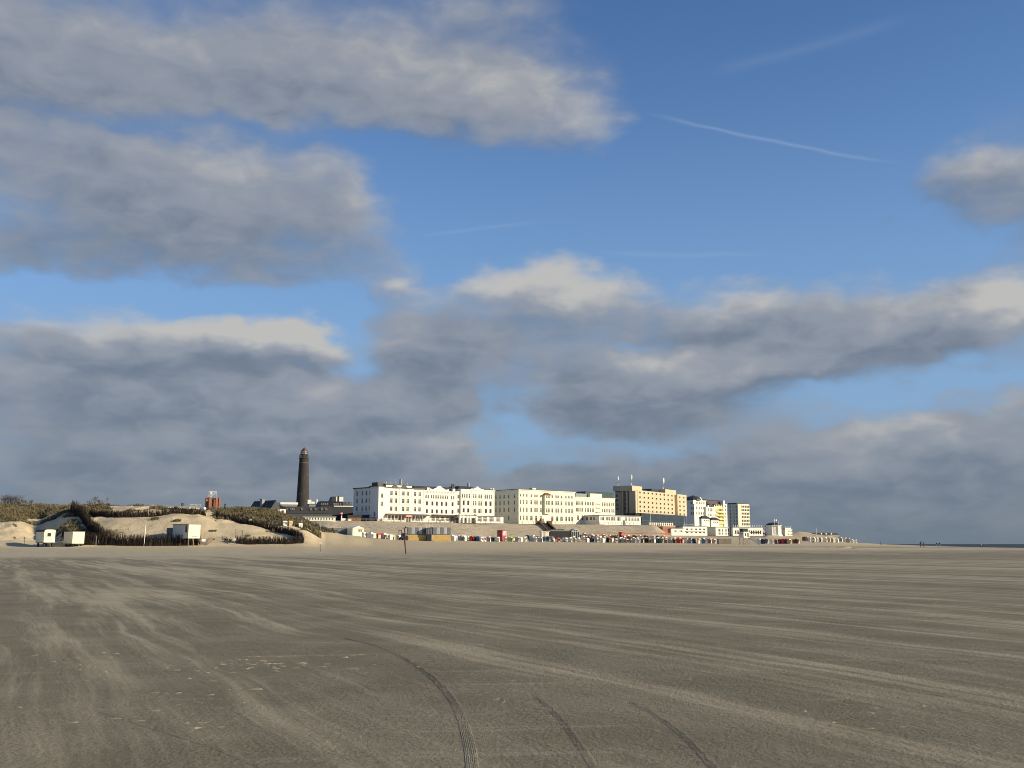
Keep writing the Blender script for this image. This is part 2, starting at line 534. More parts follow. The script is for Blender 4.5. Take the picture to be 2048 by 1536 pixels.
def vnoise(x, y):
    xi, yi = np.floor(x).astype(int), np.floor(y).astype(int)
    fx, fy = x - xi, y - yi
    fx, fy = fx * fx * (3 - 2 * fx), fy * fy * (3 - 2 * fy)
    h = lambda a, b: _hash[a & 255, b & 255]
    return (h(xi, yi) * (1 - fx) + h(xi + 1, yi) * fx) * (1 - fy) + (h(xi, yi + 1) * (1 - fx) + h(xi + 1, yi + 1) * fx) * fy
def fbm(x, y, o=4):
    s, a, t = 0.0, 0.5, 0.0
    for k in range(o):
        s = s + a * vnoise(x + 17.3 * k, y + 9.1 * k)
        t += a
        x, y, a = x * 2.03, y * 2.03, a * 0.5
    return s / t
def smoothz(px, Y):
    """height of the ground for arrays of pixel column and distance"""
    allz = np.stack([np.interp(Y, [p[0] for p in COLS[c]], [p[1] for p in COLS[c]]) for c in _cx])
    i = np.clip(np.searchsorted(_cx, px) - 1, 0, len(_cx) - 2)
    t = np.clip((px - _cx[i]) / (_cx[i + 1] - _cx[i]), 0, 1)
    t = t * t * (3 - 2 * t) * 0.5 + t * 0.5
    idx = np.arange(len(px))
    return allz[i, idx] * (1 - t) + allz[i + 1, idx] * t
def veg(px, X, Y, z):
    """how overgrown the dune is (0 bare sand .. 1 marram and scrub)"""
    n = fbm(X * 0.16 + 40, Y * 0.16, 4)
    # overgrown crest on both sides, bare blow-outs between, sandy crest behind the upper fence
    crest = np.clip((z - 5.2) / 2.4, 0, 1)
    pl = np.clip((215 - px) / 50, 0, 1)
    pr = np.clip((px - 405) / 40, 0, 1) * (Y > 205.5)
    base = np.where(px < 215, crest, crest * (.30 + .95 * pr))
    base = np.where((px < 30) & (z > 2.6), np.maximum(base, .62), base)
    base = np.where((px > 92) & (px < 172) & (z > 2.2) & (z < 5.6), np.maximum(base, .42), base)
    base = np.where((px > 34) & (px < 88) & (z < 5.4), 0.0, base)
    grassy = ((px > 425) & (px < 640) & (Y > 206)) * 0.55
    v = np.clip((base + grassy + (n - 0.5) * 2.2 - 0.42) * 2.4, 0, 1)
    bare = ((px > 190) & (px < 432) & (Y < 207)) | ((px > 432) & (px < 612) & (Y < 204.5)) | (px > 640)
    v = np.where(bare, np.clip((n - 0.68) * 6, 0, 1) * 0.55, v)
    v = v * np.clip((Y - 186) / 5, 0, 1)
    return np.where(Y > 330, v * (px < 640), v)
def heights(X, Y):
    X, Y = np.atleast_1d(np.asarray(X, float)), np.atleast_1d(np.asarray(Y, float))
    Ys = np.maximum(Y, 5.0)
    px = 1024 + X / (COS * Ys) * F_PX
    z = smoothz(px, Y)
    d = np.clip((Y - 184) / 10, 0, 1) * np.clip((690 - px) / 60, 0, 1) * np.clip((330 - Y) / 40, 0, 1)
    hum = (fbm(X * 0.22, Y * 0.22, 4) - 0.5) * 2.6 + (fbm(X * 0.9, Y * 0.9, 3) - 0.5) * 0.5
    face = ((px > 190) & (px < 430) & (Y < 205)) | ((px > 430) & (px < 612) & (Y < 203))
    hum = np.where(face, hum * 0.18, hum * np.clip((z - 1.2) / 3.0, 0.1, 1.0) * 0.62)
    z = z + hum * d
    mid = np.clip((Y - 150) / 60, 0, 1) * np.clip((Y < 470).astype(float), 0, 1) * np.clip((px - 600) / 60, 0, 1)
    z = z + mid * ((fbm(X * 0.05 + 7, Y * 0.04, 3) - 0.5) * 0.35) * np.clip((1900 - px) / 200, 0, 1)
    # low wind-built sand ripples on the far right of the beach
    rip = np.exp(-((px - 1680) / 75) ** 2) * np.exp(-((Y - 205) / 7.0) ** 2)
    z = z + rip * np.clip(fbm(X * 0.6, Y * 0.5, 3) - 0.4, 0, 1) * 1.3
    return z
def gz(X, Y):
    return float(heights(X, Y)[0])
def on_ground(px, Y):
    X = xpx(px, Y)
    return Vector((X, Y, gz(X, Y)))

# sand: damp flat with pale dry sand blowing across it in streamers
def sand_material():
    m = bpy.data.materials.new('beach_sand')
    m.use_nodes = True
    nt = m.node_tree
    g = G(nt)
    b = nt.nodes['Principled BSDF']
    b.inputs['Roughness'].default_value = 0.92
    b.inputs['Specular IOR Level'].default_value = 0.15
    tc = nt.nodes.new('ShaderNodeTexCoord').outputs['Object']
    sp = nt.nodes.new('ShaderNodeSeparateXYZ')
    nt.links.new(tc, sp.inputs[0])
    X, Y, Z = sp.outputs
    # wind coordinates: s across the wind, t along it
    wx, wy = -0.52, 1.0
    ln = math.hypot(wx, wy)
    wx, wy = wx / ln, wy / ln
    warp = g.noise(tc, 0.09, 3.0, 0.5, color=True)
    tcw = g.v('ADD', tc, g.v('MULTIPLY_ADD', warp, (1.6, 1.6, 0.0), (-0.8, -0.8, 0.0)))
    s = g.v('DOT_PRODUCT', tcw, (wy, -wx, 0.0))
    t = g.v('DOT_PRODUCT', tcw, (wx, wy, 0.0))
    far_ = g.sstep(Y, 14.0, 60.0)
    def streak(fs, ft, seed, det, ro):
        return g.noise(g.comb(g.m('MULTIPLY', s, fs), g.m('MULTIPLY_ADD', t, ft, seed), 0.0), 1.0, det, ro)
    def blend(a, b):
        return g.m('ADD', g.m('MULTIPLY', a, g.m('SUBTRACT', 1.0, far_)), g.m('MULTIPLY', b, far_))
    st1 = blend(streak(0.8, 0.045, 0.0, 4.0, 0.55), streak(0.36, 0.020, 7.0, 5.0, 0.6))
    st2 = blend(streak(3.6, 0.16, 3.0, 4.0, 0.6), streak(1.5, 0.05, 11.0, 4.0, 0.6))
    st3 = g.noise(g.comb(g.m('MULTIPLY', s, 0.09), g.m('MULTIPLY', t, 0.012), 9.0), 1.0, 3.0, 0.5)
    f = g.m('MULTIPLY_ADD', st1, 0.5, g.m('MULTIPLY_ADD', st2, 0.42, g.m('MULTIPLY', st3, 0.16)))
    # the open flat carries thin streamers, the upper beach is mostly dry
    up = g.sstep(Y, 16.0, 62.0)
    up2 = g.sstep(g.m('ADD', Y, g.m('MULTIPLY', X, -0.45)), 118.0, 166.0)
    f = g.m('ADD', f, g.m('MULTIPLY_ADD', up, 0.055, -0.005))
    dry = g.sstep(f, 0.495, 0.69)
    near = g.sstep(Y, 6.0, 34.0)
    dry = g.m('MULTIPLY', dry, g.m('MULTIPLY_ADD', near, 0.4, 0.6))
    # faint cross ridges where the crust was cut by earlier wind
    cr = g.noise(g.comb(g.m('MULTIPLY_ADD', X, 0.22, g.m('MULTIPLY', Y, -0.04)), g.m('MULTIPLY_ADD', Y, 2.4, g.m('MULTIPLY', X, -0.22)), 5.0), 1.0, 4.0, 0.6)
    dry = g.m('MAXIMUM', dry, g.m('MULTIPLY', g.sstep(cr, 0.60, 0.74), g.m('MULTIPLY_ADD', near, -0.15, 0.3)))
    dry = g.m('MAXIMUM', dry, up2)
    dry = g.m('MULTIPLY', dry, g.m('MULTIPLY_ADD', up2, 0.2, 0.8))
    # a damp dark band along the foot of the upper beach
    bandx = g.m('ADD', Y, g.m('MULTIPLY', X, 0.16))
    wob = g.m('MULTIPLY_ADD', st3, 40.0, -20.0)
    bx_ = g.m('ADD', bandx, wob)
    band = g.m('POWER', 0.3679, g.m('POWER', g.m('MULTIPLY', g.m('SUBTRACT', bx_, 142.0), 1 / 24.0), 2.0))
    band2 = g.m('POWER', 0.3679, g.m('POWER', g.m('MULTIPLY', g.m('SUBTRACT', bx_, 330.0), 1 / 55.0), 2.0))
    right = g.sstep(X, -30.0, 35.0)
    dk = g.m('MULTIPLY', g.m('MULTIPLY_ADD', band2, 0.75, band), g.m('MULTIPLY_ADD', right, 0.6, 0.1))
    dry = g.m('MULTIPLY', dry, g.m('SUBTRACT', 1.0, dk))
    # dune sand is always dry
    dune = g.sstep(Z, 0.3, 1.15)
    dry = g.m('MAXIMUM', dry, dune)
    patch = g.noise(tc, 0.55, 4.0, 0.6)
    grain = g.noise(tc, 34.0, 3.0, 0.7)
    pebb = g.noise(tc, 9.0, 5.0, 0.65)
    damp = g.mixc(g.sstep(patch, 0.3, 0.7), (0.206, 0.180, 0.122), (0.264, 0.232, 0.163))
    damp = g.mixc(g.m('MULTIPLY', g.sstep(pebb, 0.52, 0.72), 0.35), damp, (0.155, 0.134, 0.092))
    dryc = g.mixc(g.sstep(patch, 0.3, 0.75), (0.475, 0.412, 0.285), (0.565, 0.49, 0.34))
    dryc = g.mixc(dune, dryc, (0.59, 0.48, 0.30))
    col = g.mixc(dry, damp, dryc)
    col = g.mixc(g.m('MULTIPLY', g.sstep(grain, 0.3, 0.7), 0.55), col, g.mixc(1.0, col, (0.62, 0.6, 0.57), 'MULTIPLY'))
    nt.links.new(col, b.inputs['Base Color'])
    # relief: wind ripple, grain, small lumps
    h = g.m('MULTIPLY_ADD', g.noise(tc, 26.0, 5.0, 0.72), 0.55, g.m('MULTIPLY', pebb, 0.9))
    h = g.m('ADD', h, g.m('MULTIPLY', st2, 0.5))
    bn = nt.nodes.new('ShaderNodeBump')
    bn.inputs['Strength'].default_value = 0.7
    bn.inputs['Distance'].default_value = 0.05
    nt.links.new(h, bn.inputs['Height'])
    nt.links.new(bn.outputs[0], b.inputs['Normal'])
    return m

def dune_material():
    m = bpy.data.materials.new('dune_ground')
    m.use_nodes = True
    nt = m.node_tree
    g = G(nt)
    b = nt.nodes['Principled BSDF']
    b.inputs['Roughness'].default_value = 0.95
    b.inputs['Specular IOR Level'].default_value = 0.1
    tc = nt.nodes.new('ShaderNodeTexCoord').outputs['Object']
    at_ = nt.nodes.new('ShaderNodeAttribute')
    at_.attribute_name = 'growth'
    n = g.noise(tc, 1.3, 5.0, 0.62, dim='3D')
    n2 = g.noise(tc, 0.3, 4.0, 0.55, dim='3D')
    sand = g.mixc(g.sstep(n2, 0.3, 0.7), (0.52, 0.42, 0.26), (0.64, 0.52, 0.33))
    thatch = g.mixc(g.sstep(n, 0.3, 0.7), (0.075, 0.062, 0.030), (0.19, 0.15, 0.072))
    f = g.sstep(g.m('ADD', at_.outputs['Fac'], g.m('MULTIPLY_ADD', n, 0.7, -0.35)), 0.25, 0.7)
    nt.links.new(g.mixc(f, sand, thatch), b.inputs['Base Color'])
    bn = nt.nodes.new('ShaderNodeBump')
    bn.inputs['Strength'].default_value = 0.6
    bn.inputs['Distance'].default_value = 0.25
    nt.links.new(g.noise(tc, 2.2, 6.0, 0.65, dim='3D'), bn.inputs['Height'])
    nt.links.new(bn.outputs[0], b.inputs['Normal'])
    return m

def bank_material():
    """sandy stone-pitched bank under the promenade with dark weed tufts"""
    m = bpy.data.materials.new('bank_stone')
    m.use_nodes = True
    nt = m.node_tree
    g = G(nt)
    b = nt.nodes['Principled BSDF']
    b.inputs['Roughness'].default_value = 0.9
    tc = nt.nodes.new('ShaderNodeTexCoord').outputs['Object']
    n = g.noise(g.v('MULTIPLY', tc, (0.35, 0.35, 1.6)), 1.0, 5.0, 0.6, dim='3D')
    n2 = g.noise(g.v('MULTIPLY', tc, (0.25, 0.25, 0.8)), 1.0, 5.0, 0.7, 1.0, dim='3D')
    c = g.mixc(g.sstep(n, 0.3, 0.7), (0.38, 0.315, 0.205), (0.52, 0.43, 0.29))
    c = g.mixc(g.m('MULTIPLY', g.sstep(n2, 0.54, 0.64), 0.7), c, (0.15, 0.125, 0.08))
    nt.links.new(c, b.inputs['Base Color'])
    bn = nt.nodes.new('ShaderNodeBump')
    bn.inputs['Strength'].default_value = 0.5
    bn.inputs['Distance'].default_value = 0.3
    nt.links.new(n, bn.inputs['Height'])
    nt.links.new(bn.outputs[0], b.inputs['Normal'])
    return m

M_SAND, M_DUNE, M_BANK = sand_material(), dune_material(), bank_material()
M_TOWN = mat('town_paving', (0.25, 0.22, 0.19), 0.9, 0.2, 0.3)

def build_ground():
    rows = list(np.arange(-60, 6, 6.0)) + list(np.geomspace(6, 140, 46)) + list(np.arange(142, 182, 1.6)) + list(np.arange(182, 245, 0.42)) + list(np.arange(245, 330, 2.2)) + list(np.arange(330, 620, 2.6)) + list(np.geomspace(622, 4000, 36))
    cols = list(np.arange(-1400, -320, 40)) + list(np.arange(-320, -40, 10)) + list(np.arange(-40, 760, 3.4)) + list(np.arange(760, 2120, 5)) + list(np.arange(2120, 3600, 40))
    R, C = len(rows), len(cols)
    Yg = np.repeat(np.array(rows), C)
    Pg = np.tile(np.array(cols, float), R)
    Xg = (Pg - 1024) / F_PX * COS * np.maximum(Yg, 40.0)
    Zg = heights(Xg, Yg)
    pxg = 1024 + Xg / (COS * np.maximum(Yg, 5)) * F_PX
    gr = veg(pxg, Xg, Yg, Zg)
    P = np.stack([Xg, Yg, Zg], 1)
    # which sheet each face belongs to
    kinds = {'beach': [], 'dune': [], 'embankment': [], 'promenade': []}
    edge = np.interp(np.array(cols, float), [p[0] for p in PROM_EDGE], [p[1] for p in PROM_EDGE])
    for r in range(R - 1):
        y = rows[r]
        for c in range(C - 1):
            i = r * C + c
            q = (i, i + 1, i + C + 1, i + C)
            p = cols[c]
            if y < 182:
                k = 'beach'
            elif p < 632:
                k = 'dune' if y < 440 else 'promenade'
            elif p < 1345:
                if y >= edge[c]:
                    k = 'promenade'
                elif y >= edge[c] - 40:
                    k = 'embankment'
                else:
                    k = 'beach'
            else:
                k = 'beach' if (y < 590 or p > 1560) else 'promenade'
            kinds[k].append(q)
    mats = {'beach': M_SAND, 'dune': M_DUNE, 'embankment': M_BANK, 'promenade': M_TOWN}
    for k, faces in kinds.items():
        F = np.array(faces)
        used = np.unique(F)
        remap = np.full(R * C, -1)
        remap[used] = np.arange(len(used))
        me = bpy.data.meshes.new(k)
        me.from_pydata(P[used].tolist(), [], remap[F].tolist())
        me.materials.append(mats[k])
        me.polygons.foreach_set('use_smooth', [True] * len(faces))
        if k == 'dune':
            a = me.attributes.new('growth', 'FLOAT', 'POINT')
            a.data.foreach_set('value', gr[used].astype(np.float32))
        me.update()
        o = put(k, me)
        tag(o, kind='structure')
    # sea
    M_SEA = bpy.data.materials.new('sea_water')
    M_SEA.use_nodes = True
    nt = M_SEA.node_tree
    g = G(nt)
    b = nt.nodes['Principled BSDF']
    b.inputs['Base Color'].default_value = (0.040, 0.048, 0.048, 1)
    b.inputs['Roughness'].default_value = 0.6
    b.inputs['Specular IOR Level'].default_value = 0.25
    tc = nt.nodes.new('ShaderNodeTexCoord').outputs['Object']
    bn = nt.nodes.new('ShaderNodeBump')
    bn.inputs['Strength'].default_value = 1.0
    bn.inputs['Distance'].default_value = 1.2
    nt.links.new(g.noise(g.v('MULTIPLY', tc, (0.12, 0.05, 0.0)), 1.0, 6.0, 0.6), bn.inputs['Height'])
    nt.links.new(bn.outputs[0], b.inputs['Normal'])
    mb = MB()
    mb.quad((-20000, 150, -1.5), (30000, 150, -1.5), (30000, 40000, -1.5), (-20000, 40000, -1.5))
    tag(mb.build('sea', M_SEA), kind='structure')

build_ground()
BEACH = bpy.data.objects['beach']

# ------------------------------------------------------------------ building kit
WHITE = (0.76, 0.715, 0.60)
M_WHITE = mat('white_render', WHITE, 0.75, 0.05, 0.25, bump=0.08, bscale=3)
M_WHITE2 = mat('cream_render', (0.77, 0.73, 0.54), 0.75, 0.05, 0.25, bump=0.08, bscale=3)
M_WARMW = mat('warm_white_render', (0.78, 0.72, 0.60), 0.75, 0.06, 0.3, bump=0.08, bscale=3)
M_TRIM = mat('trim_render', (0.74, 0.69, 0.57), 0.7, 0.06, 0.6)
M_FRAME = mat('window_frame', (0.78, 0.74, 0.64), 0.5, 0.03, 1.0)
M_SLATE = mat('dark_slate', (0.035, 0.036, 0.042), 0.55, 0.35, 0.8, bump=0.2)
M_ROOFF = mat('roof_felt', (0.075, 0.075, 0.08), 0.8, 0.3, 0.3)
M_BROWNROOF = mat('brown_canopy', (0.11, 0.085, 0.06), 0.7, 0.2, 0.5)
M_TILE = mat('red_brown_tiles', (0.17, 0.085, 0.055), 0.8, 0.25, 1.0)
M_BEIGE = mat('beige_concrete', (0.58, 0.46, 0.29), 0.8, 0.06, 0.25, bump=0.1)
M_YELLOW = mat('yellow_render', (0.75, 0.66, 0.30), 0.75, 0.06, 0.3)
M_GREY = mat('grey_metal', (0.20, 0.21, 0.22), 0.5, 0.12, 0.6)
M_DGREY = mat('dark_cladding', (0.045, 0.05, 0.055), 0.5, 0.25, 0.5)
M_NAVY = mat('dark_blue_cladding', (0.013, 0.015, 0.020), 0.6, 0.3, 0.3)
M_BRICK = mat('red_brick', (0.28, 0.115, 0.065), 0.85, 0.25, 2.0, bump=0.25)
M_BRICKD = mat('dark_brick', (0.036, 0.028, 0.024), 0.85, 0.3, 1.4, bump=0.25, stretch=(1, 1, 2.2))
M_BLACK = mat('black_paint', (0.012, 0.012, 0.014), 0.5, 0.2, 1.0)
M_STEEL = mat('galvanised_steel', (0.33, 0.33, 0.33), 0.4, 0.1, 2.0, metal=0.6)
M_WPAINT = mat('white_paint', (0.80, 0.77, 0.70), 0.5, 0.04, 0.8)
M_RED = mat('red_paint', (0.42, 0.035, 0.03), 0.5, 0.15, 1.0)
M_WOOD = mat('weathered_wood', (0.22, 0.18, 0.13), 0.85, 0.25, 3.0, stretch=(4, 4, 0.6))
M_GREEN = mat('green_glass_panel', (0.05, 0.09, 0.08), 0.3, 0.2, 0.4)

def glass_mat(name, tint, curtain):
    m = bpy.data.materials.new(name)
    m.use_nodes = True
    nt = m.node_tree
    g = G(nt)
    b = nt.nodes['Principled BSDF']
    b.inputs['Roughness'].default_value = 0.12
    b.inputs['IOR'].default_value = 1.5
    tc = nt.nodes.new('ShaderNodeTexCoord').outputs['Object']
    oi = nt.nodes.new('ShaderNodeObjectInfo').outputs['Random']
    sp = nt.nodes.new('ShaderNodeSeparateXYZ')
    nt.links.new(tc, sp.inputs[0])
    # drawn curtains: wider or narrower from window to window
    ax = g.m('ABSOLUTE', sp.outputs[0])
    cur = g.m('GREATER_THAN', ax, g.m('MULTIPLY_ADD', oi, 0.42, 0.24))
    fold = g.m('MULTIPLY_ADD', g.m('SINE', g.m('MULTIPLY', sp.outputs[0], 60.0)), 0.12, 0.88)
    cc = g.mixc(1.0, (curtain[0], curtain[1], curtain[2]), g.comb(fold, fold, fold), 'MULTIPLY')
    nt.links.new(g.mixc(g.m('MULTIPLY', cur, 0.75), tint, cc), b.inputs['Base Color'])
    MATS[name] = m
    return m
M_GLASS = glass_mat('window_glass', (0.045, 0.04, 0.03), (0.26, 0.245, 0.20))
M_GLASSD = glass_mat('window_glass_dark', (0.03, 0.033, 0.036), (0.12, 0.12, 0.115))
M_PANE = mat('plain_glass', (0.035, 0.045, 0.05), 0.08, 0.2, 0.2)

# unit windows (1 x 1, front to -y); scaled per opening, all sharing mesh data
def _win_mesh(style, wall, sill):
    mb = MB()
    if sill:
        mb.box(-.58, .58, -.41, -.26, -.07, -.004, 3)
        mb.box(-.60, .60, -.37, -.26, 1.04, 1.12, 3)
    fr = 0.065
    mb.quad((-.5, 0, 0), (.5, 0, 0), (.5, 0, 1), (-.5, 0, 1), 0)
    def bar(x0, x1, z0, z1, d=-0.07, m=1):
        mb.box(x0, x1, d, 0.01, z0, z1, m)
    bar(-.5, -.5 + fr, 0, 1)
    bar(.5 - fr, .5, 0, 1)
    bar(-.5 + fr, .5 - fr, 0, .05)
    bar(-.5 + fr, .5 - fr, .95, 1)
    if style in ('sash', 'arch'):
        bar(-.03, .03, .05, .95, -0.055)
        bar(-.5 + fr, .5 - fr, .67, .705, -0.06)
    if style == 'triple':
        for x in (-.2, .2):
            bar(x - .04, x + .04, .05, .95, -0.055)
        bar(-.5 + fr, .5 - fr, .7, .74, -0.06)
    if style == 'grid':
        for k in range(1, 5):
            bar(-.5 + k / 5 - .018, -.5 + k / 5 + .018, .05, .95, -0.055)
        bar(-.5 + fr, .5 - fr, .62, .66, -0.06)
    if style == 'arch':
        for s in (-1, 1):
            pts = [(s * .5, -0.2, .74)]
            for k in range(6):
                t = math.pi / 2 * k / 5
                pts.append((s * .5 * math.cos(t), -0.2, .74 + .26 * math.sin(t)))
            pts.append((s * .5, -0.2, 1.0))
            pts = pts[1:]
            mb.prism(pts, (0, 0.19, 0), 2)
    return mb
WIN = {}
def win_mesh(style, glass, wall, sill=False):
    key = (style, glass.name, wall.name, sill)
    if key not in WIN:
        WIN[key] = _win_mesh(style, wall, sill).mesh('window', [glass, M_FRAME, wall, M_TRIM])
    return WIN[key]

class Frame:
    """local axes of a building: u along the lit front, v back into the block, z up"""
    def __init__(self, px, Y, alpha, z0):
        self.o = Vector((xpx(px, Y), Y, z0))
        self.a = math.radians(alpha)
        self.du = Vector((math.cos(self.a), math.sin(self.a), 0))
        self.dv = Vector((-math.sin(self.a), math.cos(self.a), 0))
        self.z0 = z0
    def _hit(self, px, py, n, p):
        d = ray(px, py)
        t = (p - Vector((0, 0, EYE))).dot(n) / d.dot(n)
        return Vector((0, 0, EYE)) + d * t - self.o
    def uz(self, px, py, v=0.0):
        h = self._hit(px, py, self.dv, self.o + self.dv * v)
        return h.dot(self.du), h.z
    def vz(self, px, py, u=0.0):
        h = self._hit(px, py, self.du, self.o + self.du * u)
        return h.dot(self.dv), h.z
    def u(self, px, py=1040, v=0.0):
        return self.uz(px, py, v)[0]
    def z(self, px, py, v=0.0):
        return self.uz(px, py, v)[1]
    def thing(self, name, label, cat, group=None):
        return thing(name, label, cat, self.o, self.a, group)

def panel(mb, a0, a1, z0, z1, holes, place, m=0, depth=0.28):
    """wall face in its own (a, z) plane with real openings and reveals; place(a, z, d) -> local point"""
    holes = [h for h in holes if h[0] > a0 + .05 and h[1] < a1 - .05 and h[2] > z0 - .001 and h[3] < z1 - .05]
    xs = sorted(set([a0, a1] + [h[0] for h in holes] + [h[1] for h in holes]))
    zs = sorted(set([z0, z1] + [max(z0, h[2]) for h in holes] + [h[3] for h in holes]))
    for j in range(len(zs) - 1):
        zc = (zs[j] + zs[j + 1]) / 2
        run = None
        for i in range(len(xs) - 1):
            xc = (xs[i] + xs[i + 1]) / 2
            inside = any(h[0] < xc < h[1] and h[2] < zc < h[3] for h in holes)
            if inside:
                if run is not None:
                    mb.quad(place(run, zs[j], 0), place(xs[i], zs[j], 0), place(xs[i], zs[j + 1], 0), place(run, zs[j + 1], 0), m)
                    run = None
            elif run is None:
                run = xs[i]
        if run is not None:
            mb.quad(place(run, zs[j], 0), place(xs[-1], zs[j], 0), place(xs[-1], zs[j + 1], 0), place(run, zs[j + 1], 0), m)
    for h in holes:
        b0, b1, c0, c1 = h[:4]
        mb.quad(place(b0, c0, 0), place(b0, c1, 0), place(b0, c1, depth), place(b0, c0, depth), m)
        mb.quad(place(b1, c1, 0), place(b1, c0, 0), place(b1, c0, depth), place(b1, c1, depth), m)
        mb.quad(place(b0, c1, 0), place(b1, c1, 0), place(b1, c1, depth), place(b0, c1, depth), m)
        mb.quad(place(b1, c0, 0), place(b0, c0, 0), place(b0, c0, depth), place(b1, c0, depth), m)
    return holes

def block(root, u0, u1, v0, v1, z0, z1, m, front=(), left=(), glass=None, style='sash', name='wall', sills=True, roof=None, side_glass=None):
    """one rectangular body: front (v0) and left end (u0) faces carry openings, each filled by its own window"""
    glass = glass or M_GLASS
    mb = MB()
    fh = panel(mb, u0, u1, z0, z1, list(front), lambda a, z, d: (a, v0 + d, z))
    lh = panel(mb, v0, v1, z0, z1, list(left), lambda a, z, d: (u0 + d, a, z))
    mb.quad((u1, v0, z0), (u1, v1, z0), (u1, v1, z1), (u1, v0, z1))
    mb.quad((u1, v1, z0), (u0, v1, z0), (u0, v1, z1), (u1, v1, z1))
    mb.quad((u0, v0, z1), (u1, v0, z1), (u1, v1, z1), (u0, v1, z1), 1)
    w = mb.build(name, [m, roof or M_ROOFF], root)
    for h in fh:
        st = h[4] if len(h) > 4 else style
        o = put('window', win_mesh(st, glass, m, sills), root, ((h[0] + h[1]) / 2, v0 + 0.27, h[2]), 0.0, (h[1] - h[0], 1, h[3] - h[2]))
    for h in lh:
        st = h[4] if len(h) > 4 else style
        put('window', win_mesh(st, side_glass or glass, m, sills), root, (u0 + 0.27, (h[0] + h[1]) / 2, h[2]), -math.pi / 2, (h[1] - h[0], 1, h[3] - h[2]))
    return w

def trim(root, u0, u1, v0, v1, z, h=0.35, out=0.3, m=None, name='cornice'):
    mb = MB()
    mb.box(u0 - out, u1 + out, v0 - out, v1 + out, z, z + h)
    return mb.build(name, m or M_TRIM, root)

def wins(F, cols, rows, ref, wpx, v=0.0, style=None):
    """openings from pixel columns (centres) and pixel rows (top, bottom) read at column ref"""
    out = []
    zr = [(F.z(ref, b, v), F.z(ref, t, v)) for (t, b) in rows]
    for c in cols:
        w = wpx
        st = style
        if isinstance(c, tuple):
            c, w = c[0], c[1]
        ua, ub = F.u(c - w / 2, 1020, v), F.u(c + w / 2, 1020, v)
        for (z0, z1) in zr:
            h = (ua, ub, z0, z1)
            out.append(h + ((st,) if st else ()))
    return out
def wins_left(F, cols, rows, ref, wpx, u=0.0):
    out = []
    zr = [(F.vz(ref, b, u)[1], F.vz(ref, t, u)[1]) for (t, b) in rows]
    for c in cols:
        va, vb = F.vz(c + wpx / 2, 1020, u)[0], F.vz(c - wpx / 2, 1020, u)[0]
        for (z0, z1) in zr:
            out.append((va, vb, z0, z1))
    return out

def band(root, u0, u1, v, z, h=0.22, out=0.12, m=None):
    mb = MB()
    mb.box(u0, u1, v - out, v + .02, z, z + h)
    mb.build('string_course', m or M_TRIM, root)

PZ = FAR - 0.05       # buildings stand a little into the paving
